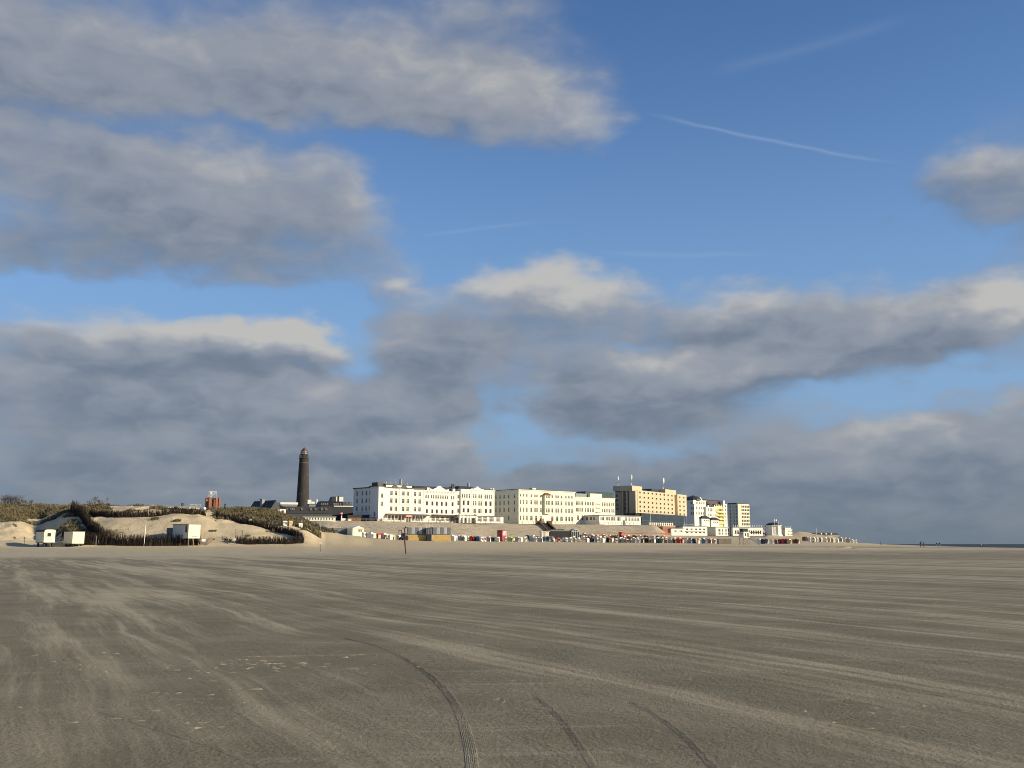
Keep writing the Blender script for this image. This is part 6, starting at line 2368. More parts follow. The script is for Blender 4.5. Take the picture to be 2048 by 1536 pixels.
# ------------------------------------------------------------------ beach huts, containers and tractor below the bank
def beach_station():
    Y = 405
    g0 = on_ground(715, Y)
    F = Frame(704.6, Y, 36, g0.z - .3)
    t = F.thing('beach_hut', 'cream beach hut with low gable and two small windows below the bank', 'hut')
    u1 = F.u(727.5, 1062)
    ze, zr = F.z(716, 1056.4), F.z(716, 1052.2)
    mb = MB()
    mb.prism([(0, 0, 0), (u1, 0, 0), (u1, 0, ze), (u1 / 2, 0, zr - .12), (0, 0, ze)], (0, 5, 0))
    mb.build('wall', M_WHITE2, t)
    for p in (718.2, 722.2):
        put('window', win_mesh('plain', M_GLASSD, M_WHITE2), t, (F.u(p, 1062), -.03, F.z(716, 1064.6)), 0, (.5, 1, 1.0))
    house_roof(t, 0, u1, 0, 5, ze, zr, M_TRIM, 'v', .25)
    mb = MB()
    mb.box(F.u(716.2, 1060), F.u(724.8, 1060), -.5, 0, F.z(716, 1059.6), F.z(716, 1058.8))
    mb.build('awning', M_DGREY, t)
    l1 = 5.0
    F2 = Frame(703.0, Y + 6, 20, g0.z)
    t2 = F2.thing('storage_shed', 'long grey shed with flat roof built against the bank beside the cream hut', 'shed')
    ul = F2.u(667.5, 1060)
    mb = MB()
    zt = F2.z(690, 1056.0)
    mb.box(ul, 0, 0, 5, -.5, zt - .25)
    mb.build('wall', mat('grey_boards', (0.17, 0.175, 0.185), 0.8, 0.15, 1.0), t2)
    mb = MB()
    mb.box(ul - .3, .3, -.4, 5.3, zt - .25, zt)
    mb.build('roof', M_GREY, t2)
    put('window', win_mesh('sash', M_GLASSD, M_GREY), t2, (F2.u(688.6, 1062), -.03, F2.z(690, 1063.6)), 0, (.7, 1, .9))
    # grey steel containers on a yellow boarded base
    Yc = 392
    gc = on_ground(858, Yc)
    M_BOARD = mat('yellow_boards', (0.46, 0.31, 0.10), 0.8, 0.22, 0.8, stretch=(.6, 1, 3))
    for (p0, p1, lab) in ((815.4, 851.4, 'grey container with ribbed doors standing on yellow boards, next to the tractor'), (865.5, 901.5, 'grey container with ribbed doors on yellow boards, beside the white beach chairs')):
        F = Frame(p0, Yc, 14, gc.z - .2)
        t = F.thing('shipping_container', lab, 'container', 'grey containers on the beach')
        u1 = F.u(p1, 1060)
        zb, zt = F.z(p0, 1068.8), F.z(p0, 1054.4)
        mb = MB()
        mb.box(0, u1, 0, 2.4, zb, zt)
        body = mb.build('body', M_GREY, t)
        n = 5
        for k in range(n):
            a, b = u1 * k / n + .08, u1 * (k + 1) / n - .08
            if k % 2 == 0:
                m = 7
                for j in range(m):
                    z0 = zb + .1 + (zt - zb - .2) * j / m
                    mb = MB()
                    mb.box(a, b, -.05, 0, z0, z0 + (zt - zb - .2) / m * .8)
                    mb.build('louvre', mat('dark_grey_steel', (0.15, 0.15, 0.155), 0.6, 0.12, 1.0), body)
            else:
                for j in range(3):
                    x = a + (b - a) * j / 3
                    mb = MB()
                    mb.box(x, x + (b - a) / 3 * .7, -.06, 0, zb + .08, zt - .08)
                    mb.build('door_rib', mat('pale_grey_steel', (0.46, 0.48, 0.5), 0.5, 0.05, 1.0), body)
        mb = MB()
        mb.box(-.1, u1 + .1, -.1, 2.5, zb - .12, zb)
        mb.build('floor_frame', M_BLACK, t)
        for j in range(3):
            z0 = F.z(p0, 1079.8) + (zb - .13 - F.z(p0, 1079.8)) * j / 3
            z1 = F.z(p0, 1079.8) + (zb - .13 - F.z(p0, 1079.8)) * (j + .97) / 3
            mb = MB()
            mb.box(0, u1, -.3, -.2, z0 - (.6 if j == 0 else 0), z1)
            mb.build('base_board', M_BOARD, t)
    F = Frame(851.8, Yc - .6, 14, gc.z - .2)
    t = F.thing('end_container', 'dark container end standing between the two grey containers', 'container')
    u1 = F.u(865.0, 1060)
    mb = MB()
    mb.prism([(0, 0, F.z(858, 1068.8)), (u1, 0, F.z(858, 1068.8)), (u1, 0, F.z(858, 1054.2)), (0, 0, F.z(858, 1056.4))], (0, 2.6, 0))
    mb.build('body', M_DGREY, t)
    for j in range(4):
        x = u1 * (j + .3) / 4
        mb = MB()
        mb.box(x, x + .2, -.04, 0, F.z(858, 1068.4), F.z(858, 1057.2))
        mb.build('door_rib', M_GREY, t)
    mb = MB()
    mb.box(.3, u1 - .3, .1, 2.4, -.4, F.z(858, 1068.9))
    mb.build('support', M_BLACK, t)
    # tractor with front mast
    g0 = on_ground(806, 384)
    t = thing('tractor', 'dark blue tractor with front loader mast parked beside the grey containers', 'tractor', g0, math.radians(65))
    blue = mat('tractor_blue', (0.03, 0.045, 0.085), 0.45, 0.2, 1.0)
    mb = MB()
    mb.prism([(-1.7, -.45, .75), (1.0, -.45, .75), (1.0, -.45, 1.45), (-1.5, -.45, 1.3), (-1.7, -.45, 1.1)], (0, .9, 0))
    mb.build('bonnet', blue, t)
    mb = MB()
    mb.prism([(0.0, -.75, 1.0), (1.7, -.75, 1.0), (1.6, -.75, 2.55), (.25, -.75, 2.55)], (0, 1.5, 0))
    cb = mb.build('cab', mat('cab_glass', (0.10, 0.11, 0.13), 0.15, 0.2, 1.0), t)
    mb = MB()
    mb.box(.1, 1.75, -.85, .85, 2.55, 2.68)
    mb.build('cab_roof', blue, cb)
    for (x, y, r, w) in ((1.2, -.95, .85, .45), (1.2, .95, .85, .45), (-1.1, -.8, .55, .35), (-1.1, .8, .55, .35)):
        mb = MB()
        mb.lathe([(r * .6, -w / 2), (r * .93, -w / 2), (r, -w / 4), (r, w / 4), (r * .93, w / 2), (r * .6, w / 2)], 16)
        o = mb.build('wheel', M_BLACK, t)
        o.location = (x, y, r)
        o.rotation_euler = (math.pi / 2, 0, 0)
        mb = MB()
        mb.lathe([(r * .58, -w * .3), (r * .58, w * .3)], 12)
        mb.build('rim', mat('rim_rust', (0.25, 0.08, 0.05), 0.6), o)
    for y in (-.55, .55):
        mb = MB()
        mb.box(-2.3, -2.1, y - .07, y + .07, .2, 3.9)
        mb.build('loader_mast', M_BLACK, t)
    mb = MB()
    mb.box(-2.3, -2.1, -.6, .6, 3.6, 3.8)
    mb.box(-2.5, -2.3, -.75, .75, .3, .55)
    tag(mb.build('mast_crossbar', M_BLACK, t), kind='stuff')
    mb = MB()
    mb.tube((-.6, .3, 1.3), (-.6, .3, 2.3), .05, n=6)
    mb.build('exhaust', M_BLACK, t)
    # red kiosk cart with a printed front
    g0 = on_ground(1004, 462)
    F = Frame(1004.6, 462, 50, g0.z)
    t = F.thing('red_kiosk', 'tall red kiosk box with pink printed front standing among the beach chairs', 'kiosk')
    u1 = F.u(1012.8, 1065)
    zb, zt = F.z(1005, 1078.5), F.z(1005, 1060.4)
    le = F.vz(994.4, 1066)[0]
    mb = MB()
    mb.box(0, u1, 0, le, .5, zt - .1)
    mb.build('body', M_RED, t)
    mb = MB()
    mb.box(-.1, u1 + .1, -.1, le + .1, zt - .1, zt + .05)
    mb.build('roof', M_DGREY, t)
    mb = MB()
    mb.box(.15, u1 - .3, -.04, 0, F.z(1005, 1071), F.z(1005, 1061.4))
    p = mb.build('printed_panel', mat('pink_print', (0.62, 0.12, 0.15), 0.5, 0.4, 1.6, col2=(0.8, 0.6, 0.55)), t)
    mb = MB()
    mb.box(u1 - .28, u1 - .02, -.05, 0, .7, zt - .2)
    mb.build('edge_strip', mat('orange_strip', (0.7, 0.42, 0.28), 0.6), t)
    mb = MB()
    mb.box(.1, u1 * .5, -.3, le - .2, -.3, .5)
    mb.build('base', M_RED, t)
    g0 = on_ground(1244, 512)
    F = Frame(1243.6, 512, 50, g0.z)
    t = F.thing('red_kiosk', 'small bright red kiosk behind the dense beach-chair rows', 'kiosk')
    u1, le = F.u(1250.0, 1067), F.vz(1237, 1067)[0]
    zt = F.z(1244, 1064.2)
    mb = MB()
    mb.box(0, u1, 0, le, -.3, zt - .1)
    mb.build('body', M_RED, t)
    mb = MB()
    mb.box(-.1, u1 + .1, -.1, le + .1, zt - .1, zt)
    mb.build('roof', M_RED, t)
    mb = MB()
    mb.box(.2, u1 - .2, -.05, 0, zt * .45, zt - .4)
    mb.build('serving_hatch', mat('bright_red', (0.65, 0.06, 0.05), 0.5), t)
    # black rental hall, striped booth and glass conservatory
    g0 = on_ground(1118, 486)
    t, F, u1, zt, d = low_block('rental_hall', 'long black flat-roofed rental hall at the foot of the brick steps', 'hall', 1100.6, 1135.5, 1060.6, 488, 14, g0.z - .4, 7, M_BLACK, roof=M_GREY, rh=.45)
    mb = MB()
    for k in range(2):
        mb.box(u1 * (.12 + .45 * k), u1 * (.4 + .45 * k), 2, 5, zt, zt + .55)
    tag(mb.build('roof_light', M_DGREY, t), kind='stuff')
    g0 = on_ground(1150, 492)
    F = Frame(1143.6, 492, 20, g0.z - .4)
    t = F.thing('glass_conservatory', 'white framed glass conservatory with pointed gable beside the black rental hall', 'conservatory')
    u1 = F.u(1158.2, 1065)
    ze, zr = F.z(1150, 1062.6), F.z(1150, 1058.0)
    mb = MB()
    mb.prism([(.06, .06, 0), (u1 - .06, .06, 0), (u1 - .06, .06, ze), (u1 / 2, .06, zr - .1), (.06, .06, ze)], (0, 4.9, 0))
    mb.build('glazing', M_PANE, t)
    for (a, b) in (((0, 0), (0, ze)), ((u1, 0), (u1, ze)), ((u1 / 2, 0), (u1 / 2, zr)), ((u1 / 4, 0), (u1 / 4, ze)), ((u1 * .75, 0), (u1 * .75, ze)), ((0, ze), (u1 / 2, zr)), ((u1, ze), (u1 / 2, zr)), ((0, ze), (u1, ze))):
        mb = MB()
        mb.tube((a[0], 0, a[1]), (b[0], 0, b[1]), .11, n=4)
        mb.build('frame_bar', M_WPAINT, t)
    for s in (0, 1):
        mb = MB()
        mb.poly([(u1 * s, -.1, ze), (u1 * s, 5, ze), (u1 / 2, 5, zr), (u1 / 2, -.1, zr)])
        mb.build('roof_pane', M_GREY, t)
    t, F, u1, zt, d = low_block('striped_booth', 'pale timber booth with orange panel left of the black rental hall', 'booth', 1083.2, 1097.6, 1062.8, 486, 14, on_ground(1090, 486).z - .4, 3, M_WARMW, roof=M_TRIM, rh=.2)
    for k in range(4):
        mb = MB()
        mb.box(u1 * k / 4 + .1, u1 * (k + 1) / 4 - .1, -.06, 0, .6, zt - .4)
        mb.build('front_panel', (M_WARMW, mat('orange_panel', (0.55, 0.33, 0.12), 0.6), M_TRIM, M_WARMW)[k], t)
    # grey wind-break on the sand by the lifeguard tower
    t, F, u1, zt, d = low_block('sand_bin', 'low grey timber sand bin near the lifeguard tower', 'bin', 1437.4, 1461.5, 1077.4, 440, 6, on_ground(1449, 440).z - .4, 2.2, mat('grey_timber', (0.24, 0.22, 0.19), 0.85, 0.15, 1.0), roof=M_WOOD, rh=.12, over=.06)
    for k in range(8):
        mb = MB()
        mb.box(u1 * k / 8 + .03, u1 * (k + 1) / 8 - .03, -.05, 0, 0, zt - .15)
        mb.build('plank', M_WOOD, t)
beach_station()

def lifeguard_tower():
    Y = 402
    g0 = on_ground(1488, Y)
    F = Frame(1488.0, Y, 44, g0.z)
    t = F.thing('lifeguard_tower', 'grey-white lifeguard cabin on stilts with a long ramp down to the sand', 'lifeguard tower')
    u1, le = F.u(1499.2, 1068), F.vz(1477.4, 1068)[0]
    zb, zt = F.z(1488, 1075.4), F.z(1488, 1064.2)
    block(t, 0, u1, 0, le, zb, zt, M_WHITE, [(u1 * .2, u1 * .45, zb + .6, zt - .4, 'plain'), (u1 * .6, u1 * .85, zb + .2, zt - .3, 'plain')], [(le * .2, le * .4, zt - .9, zt - .35, 'plain'), (le * .5, le * .7, zt - .9, zt - .35, 'plain')], sills=False, name='cabin')
    mb = MB()
    mb.box(-.2, u1 + .2, -.2, le + .2, zt, zt + .12)
    mb.build('roof', M_TRIM, t)
    mb = MB()
    z1 = F.z(1488, 1057.4)
    mb.box(.3, u1 - .2, .6, le - .2, zt + .12, z1)
    w = mb.build('look_out', M_PANE, t)
    mb = MB()
    mb.box(.1, u1, .4, le, z1, z1 + .12)
    mb.build('look_out_roof', M_DGREY, t)
    for x in (.2, u1 - .2):
        for v in (.2, le - .2):
            mb = MB()
            mb.tube((x, v, -.5), (x, v, zb), .1, n=6)
            mb.build('stilt', M_WOOD, t)
        mb = MB()
        mb.tube((x, .2, .1), (x, le - .2, zb - .1), .05, n=5)
        mb.build('brace', M_WOOD, t)
        mb = MB()
        mb.tube((x, .2, zb - .1), (x, le - .2, .1), .05, n=5)
        mb.build('brace', M_WOOD, t)
    end = on_ground(1522, Y - 4) - F.o
    e = Vector((end.dot(F.du), end.dot(F.dv), end.z))
    s0 = Vector((u1, .6, zb))
    mb = MB()
    d = (e - s0)
    sd_ = Vector((-d.y, d.x, 0)).normalized() * .45
    mb.prism([tuple(s0 - sd_), tuple(s0 + sd_), tuple(e + sd_), tuple(e - sd_)], (0, 0, .12))
    mb.build('ramp', M_GREY, t)
    for s in (-1, 1):
        for k in range(6):
            p = s0 + d * (k / 6) + sd_ * s
            mb = MB()
            mb.tube(tuple(p), (p.x, p.y, p.z + .95), .035, n=4)
            mb.build('ramp_post', M_STEEL, t)
        mb = MB()
        mb.tube(tuple(s0 + sd_ * s + Vector((0, 0, .95))), tuple(e + sd_ * s + Vector((0, 0, .95))), .04, n=4)
        mb.build('handrail', M_STEEL, t)
lifeguard_tower()

# ------------------------------------------------------------------ hooded beach chairs and tents
CLOTH = {
    'white': (0.80, 0.77, 0.70), 'blue': (0.09, 0.20, 0.38), 'red': (0.50, 0.05, 0.045), 'green': (0.06, 0.16, 0.10), 'yellow': (0.68, 0.46, 0.10),
    'navy': (0.04, 0.06, 0.11), 'grey': (0.42, 0.41, 0.38), 'pink': (0.62, 0.28, 0.26), 'lime': (0.42, 0.50, 0.12), 'brown': (0.17, 0.09, 0.05), 'orange': (0.62, 0.25, 0.07), 'sand': (0.58, 0.50, 0.36), 'black': (0.015, 0.015, 0.017),
}
M_WICK = {'white': mat('white_wicker', (0.76, 0.73, 0.64), 0.7, 0.08, 6.0, bump=.3), 'grey': mat('grey_wicker', (0.34, 0.33, 0.31), 0.8, 0.15, 6.0, bump=.3), 'brown': mat('brown_wicker', (0.16, 0.10, 0.06), 0.8, 0.2, 6.0, bump=.3), 'sand': mat('straw_wicker', (0.52, 0.43, 0.28), 0.8, 0.15, 6.0, bump=.3)}
def cloth(c):
    return mat('cloth_' + c, CLOTH[c], 0.8, 0.12, 1.5)
def chair_meshes():
    """hooded beach chair, opening towards -y; width 1.25, height 1.7"""
    W, H = .62, 1.7
    D = {}
    side = [(-.42, 0), (.40, 0), (.44, .75), (.52, 1.45), (.40, H), (-.18, H), (-.50, 1.30), (-.40, .62)]
    mb = MB()
    for s in (-1, 1):
        x = s * W
        mb.prism([(x, y, z) for y, z in side], (-s * .05, 0, 0))
    mb.prism([(-W + .05, .40, 0.05), (-W + .05, .44, .75), (-W + .05, .50, 1.45), (-W + .05, .45, 1.45), (-W + .05, .39, .75), (-W + .05, .35, .05)], (2 * W - .1, 0, 0))
    mb.box(-W + .05, W - .05, -.36, .35, .02, .40)
    D['wicker_shell'] = mb
    mb = MB()
    hood = [(.50, 1.44), (.38, H + .02), (-.20, H + .02), (-.54, 1.28), (-.50, 1.25), (-.18, H - .04), (.36, H - .04), (.46, 1.42)]
    mb.prism([(-W - .02, y, z) for y, z in hood], (2 * W + .04, 0, 0))
    D['hood_cloth'] = mb
    mb = MB()
    mb.box(-W + .07, W - .07, -.38, .30, .40, .52)
    mb.prism([(-W + .07, .30, .50), (-W + .07, .38, 1.40), (-W + .07, .28, 1.42), (-W + .07, .18, .52)], (2 * W - .14, 0, 0))
    D['cushion'] = mb
    mb = MB()
    mb.box(-W + .12, -.04, -.72, -.40, .12, .34)
    D['footrest'] = mb
    mb = MB()
    for k in range(6):
        x = -W + .06 + (2 * W - .12) * k / 6
        mb.prism([(x, -.41, .10), (x + .17, -.41, .10), (x + .17, -.53, 1.26), (x, -.53, 1.26)], (0, -.03, 0))
    mb.box(-W + .03, W - .03, -.46, -.42, .5, .6)
    mb.box(-W + .03, W - .03, -.50, -.46, 1.0, 1.1)
    D['front_grille'] = mb
    return D
def tent_meshes():
    """tall narrow striped beach tent with slanting roof and tied-back door, opening towards -y"""
    W, Dp, H = .62, .62, 1.95
    D = {}
    mb = MB()
    for s in (-1, 1):
        mb.poly([(s * W, -Dp, 0), (s * W, Dp, 0), (s * W, Dp, H - .25), (s * W, -Dp, H)])
    mb.quad((-W, Dp, 0), (W, Dp, 0), (W, Dp, H - .25), (-W, Dp, H - .25))
    mb.quad((-W, -Dp, H - .45), (W, -Dp, H - .45), (W, -Dp, H), (-W, -Dp, H))
    D['cloth_wall'] = mb
    mb = MB()
    mb.prism([(-W - .06, -Dp - .1, H + .01), (W + .06, -Dp - .1, H + .01), (W + .06, Dp + .06, H - .26), (-W - .06, Dp + .06, H - .26)], (0, 0, .04))
    D['roof_cloth'] = mb
    mb = MB()
    mb.prism([(W - .5, -Dp - .02, 0), (W, -Dp - .02, 0), (W, -Dp - .02, H - .45), (W - .12, -Dp - .02, H - .45)], (0, -.05, 0))
    D['door_flap'] = mb
    mb = MB()
    for sx in (-1, 1):
        mb.tube((sx * W, -Dp, -.2), (sx * W, -Dp, H + .08), .03, n=5)
    D['pole'] = mb
    return D
rc = random.Random(21)
CH, TE = chair_meshes(), tent_meshes()
CHM = {k: v.mesh(k, [M_WICK['white']]) for k, v in CH.items()}
TEM = {k: v.mesh(k, [M_WPAINT]) for k, v in TE.items()}
def seat(kind, px, Y, col, body, rz, label, scale=1.12, group=None):
    g0 = on_ground(px, Y)
    t = thing('beach_chair' if kind == 'chair' else 'beach_tent', label, 'beach chair' if kind == 'chair' else 'tent', (g0.x, g0.y, g0.z - .03), rz, group)
    t.scale = (scale, scale, scale)
    src = CHM if kind == 'chair' else TEM
    closed = rc.random() < .6
    for k, me in src.items():
        if k == ('footrest' if closed else 'front_grille'):
            continue
        o = put(k, me, t)
        if kind == 'chair':
            m = {'wicker_shell': M_WICK[body], 'hood_cloth': cloth(col), 'cushion': cloth(col), 'footrest': M_WICK[body], 'front_grille': M_WICK['white' if body in ('white', 'grey') else 'sand']}[k]
        else:
            m = {'cloth_wall': cloth(body), 'roof_cloth': cloth(col), 'door_flap': cloth(col), 'pole': M_WOOD}[k]
        o.material_slots[0].link = 'OBJECT'
        o.material_slots[0].material = m
    return t
FACE = math.radians(52)        # most of them are turned to the low sun
USED = {}
ZONES = {
    'front': 'in the front row on the open sand', 'second': 'in the second row below the bank', 'back': 'packed against the low red wall',
    'left': 'beside the grey containers', 'kiosk': 'around the tall red kiosk', 'hall': 'before the black rental hall', 'pav': 'below the white beach pavilions', 'right': 'below the music pavilion', 'far': 'in the last group before the long shed', 'station': 'by the cream beach hut',
}
def add(kind, px, Y, col, body, zone, rz=None, scale=1.12):
    what = ('%s hooded beach chair with %s wicker' % (col, body)) if kind == 'chair' else ('%s and %s beach tent' % (body, col) if body != col else '%s beach tent' % col)
    lab = what + ' ' + ZONES[zone]
    seat(kind, px, Y, col, body, (FACE + rc.uniform(-.25, .25)) if rz is None else rz, lab, scale * rc.uniform(.96, 1.04), 'beach seats ' + ZONES[zone])
# front row read along the photograph: (pixel column, kind, colour, body)
FRONT = [(1050, 'tent', 'white', 'grey'), (1064, 'tent', 'white', 'grey'), (1076, 'tent', 'white', 'grey'), (1106, 'chair', 'red', 'grey'), (1117, 'chair', 'red', 'grey'), (1127, 'chair', 'grey', 'white'), (1140, 'tent', 'white', 'white'), (1150, 'chair', 'sand', 'sand'), (1156, 'tent', 'white', 'white'),
         (1175, 'chair', 'white', 'grey'), (1184, 'tent', 'blue', 'navy'), (1194, 'chair', 'white', 'grey'), (1206, 'chair', 'white', 'white'), (1216, 'tent', 'yellow', 'black'), (1224, 'chair', 'sand', 'grey'), (1232, 'chair', 'sand', 'grey'), (1238.5, 'tent', 'white', 'grey'), (1246, 'tent', 'white', 'grey'), (1254, 'chair', 'sand', 'grey'), (1262, 'chair', 'white', 'sand'), (1268, 'tent', 'white', 'grey'), (1276, 'chair', 'grey', 'white'),
         (1285, 'chair', 'green', 'brown'), (1293, 'tent', 'green', 'black'), (1300, 'chair', 'yellow', 'sand'), (1308, 'chair', 'grey', 'grey'), (1316, 'tent', 'lime', 'green'), (1322, 'tent', 'grey', 'green'), (1331, 'chair', 'orange', 'grey'), (1340, 'tent', 'grey', 'grey'), (1348, 'chair', 'red', 'brown'), (1357, 'tent', 'red', 'red'), (1365, 'chair', 'red', 'brown'), (1372, 'tent', 'white', 'white'), (1380, 'tent', 'white', 'grey'), (1388, 'tent', 'blue', 'navy'), (1397, 'chair', 'orange', 'white'), (1407, 'tent', 'navy', 'blue'), (1419, 'tent', 'white', 'pink'), (1428, 'tent', 'white', 'sand')]
for px, k, c, b in FRONT:
    add(k, px, 472 + rc.uniform(-3, 3), c, b if (k == 'tent' or b in M_WICK) else 'white', 'front' if px > 1130 else 'hall')
# second row, a little up the sand
px = 1166.0
pal = ['white', 'brown', 'red', 'sand', 'blue', 'white', 'white', 'green', 'yellow', 'orange', 'red', 'white', 'sand', 'orange']
i = 0
while px < 1425:
    c = pal[(i * 5 + 3) % len(pal)]
    k = 'chair' if i % 3 else 'tent'
    add(k, px, 488 + rc.uniform(-2.5, 2.5), c, rc.choice(['white', 'white', 'brown', 'sand']), 'second' if px < 1345 else 'pav')
    px += rc.uniform(6.0, 9.5)
    i += 1
# dense rows against the low wall
px = 1162.0
i = 0
pal2 = ['brown', 'red', 'white', 'orange', 'sand', 'white', 'brown', 'green', 'red', 'white']
while px < 1332:
    c = pal2[(i * 3) % len(pal2)]
    add('tent' if i % 2 else 'chair', px, 504 + rc.uniform(-3, 3), c, rc.choice(['white', 'brown', 'sand']), 'back', scale=1.08)
    px += rc.uniform(4.6, 7.2)
    i += 1
# cluster beside the containers, white and coloured
for px, Y, k, c, b in [(905, 446, 'chair', 'white', 'white'), (911, 438, 'chair', 'white', 'white'), (908.5, 431, 'chair', 'white', 'white'), (919, 442, 'chair', 'white', 'grey'), (923, 436, 'tent', 'white', 'grey'), (929, 446, 'chair', 'white', 'white'), (930, 434, 'chair', 'white', 'grey'), (937, 440, 'chair', 'white', 'white'), (943, 437, 'tent', 'red', 'red'), (941, 448, 'chair', 'white', 'white'), (949, 440, 'tent', 'navy', 'green'), (957, 438, 'tent', 'blue', 'blue'), (950, 450, 'chair', 'white', 'white'), (963, 436, 'chair', 'white', 'white'), (966, 446, 'chair', 'white', 'white'), (969, 440, 'chair', 'pink', 'white'), (977, 444, 'tent', 'white', 'grey')]:
    add(k, px, Y, c, b, 'left')
for px, Y, k, c, b in [(985, 448, 'tent', 'blue', 'green'), (992, 446, 'chair', 'green', 'grey'), (995, 440, 'tent', 'white', 'white'), (986, 462, 'chair', 'white', 'white'), (1011, 455, 'chair', 'white', 'white'), (1018, 468, 'chair', 'white', 'white'), (1021, 455, 'tent', 'lime', 'lime'), (1027, 466, 'chair', 'green', 'white'), (1034, 455, 'tent', 'white', 'grey'), (1036, 470, 'chair', 'white', 'white'), (1042, 462, 'chair', 'white', 'white'), (1048, 464, 'tent', 'white', 'white')]:
    add(k, px, Y, c, b, 'kiosk')
for px, Y, k, c, b in [(1055, 480, 'tent', 'blue', 'navy'), (1061, 474, 'chair', 'green', 'grey'), (1066, 482, 'tent', 'white', 'white'), (1070, 470, 'tent', 'white', 'white'), (1081, 466, 'tent', 'white', 'grey'), (1088, 476, 'tent', 'blue', 'blue'), (1096, 478, 'tent', 'grey', 'green'), (1104, 480, 'chair', 'blue', 'grey'), (1132, 474, 'chair', 'white', 'white'), (1146, 482, 'tent', 'grey', 'white')]:
    add(k, px, Y, c, b, 'hall')
for px, Y, k, c, b in [(1544, 440, 'chair', 'grey', 'white'), (1552, 442, 'chair', 'red', 'brown'), (1560, 442, 'chair', 'black', 'brown'), (1567, 441, 'tent', 'red', 'red'), (1573, 441, 'tent', 'red', 'brown'), (1578, 440, 'tent', 'yellow', 'sand'), (1588, 445, 'chair', 'red', 'brown'), (1594, 445, 'tent', 'white', 'brown'), (1526, 446, 'tent', 'navy', 'navy'), (1532, 452, 'tent', 'white', 'navy'), (1518, 458, 'tent', 'navy', 'white'), (1608, 520, 'tent', 'green', 'brown'), (1614, 520, 'tent', 'red', 'grey')]:
    add(k, px, Y, c, b, 'right')
px = 1620.0
while px < 1712:
    add('chair' if rc.random() < .6 else 'tent', px, (500 if px < 1680 else 560) + rc.uniform(-8, 8), rc.choice(['white', 'white', 'sand', 'grey']), rc.choice(['white', 'white', 'grey', 'sand']), 'far', scale=1.25)
    px += rc.uniform(5.5, 9)
for px, Y, k, c, b in [(728, 398, 'chair', 'white', 'white'), (735, 392, 'chair', 'sand', 'sand'), (740.5, 380, 'tent', 'white', 'white'), (748, 394, 'chair', 'white', 'white'), (753, 398, 'chair', 'white', 'white'), (758, 398, 'chair', 'white', 'sand'), (761, 384, 'tent', 'red', 'red'), (757, 380, 'chair', 'red', 'brown'), (767, 384, 'tent', 'white', 'white'), (774, 392, 'chair', 'white', 'sand'), (781, 382, 'chair', 'white', 'white'), (786, 390, 'chair', 'yellow', 'green' if False else 'sand'), (797, 388, 'chair', 'white', 'white'), (763, 402, 'tent', 'white', 'pink'), (770, 402, 'chair', 'white', 'grey')]:
    add(k, px, Y, c, b, 'station')
# odd chairs left up on the dune
for px, Y, c, b, lab, rz in [(497.8, 205.4, 'white', 'white', 'white hooded beach chair half sunk behind the winding brushwood fence', .5), (568.8, 205.0, 'white', 'white', 'white beach chair lying low on the sandy dune shoulder', .4), (579.8, 206.0, 'yellow', 'sand', 'yellow beach chair standing on the sandy dune shoulder', .5), (599.6, 206.5, 'white', 'white', 'upright white beach chair at the grassy end of the dune', .45)]:
    seat('chair', px, Y, c, b, rz, lab, .62)

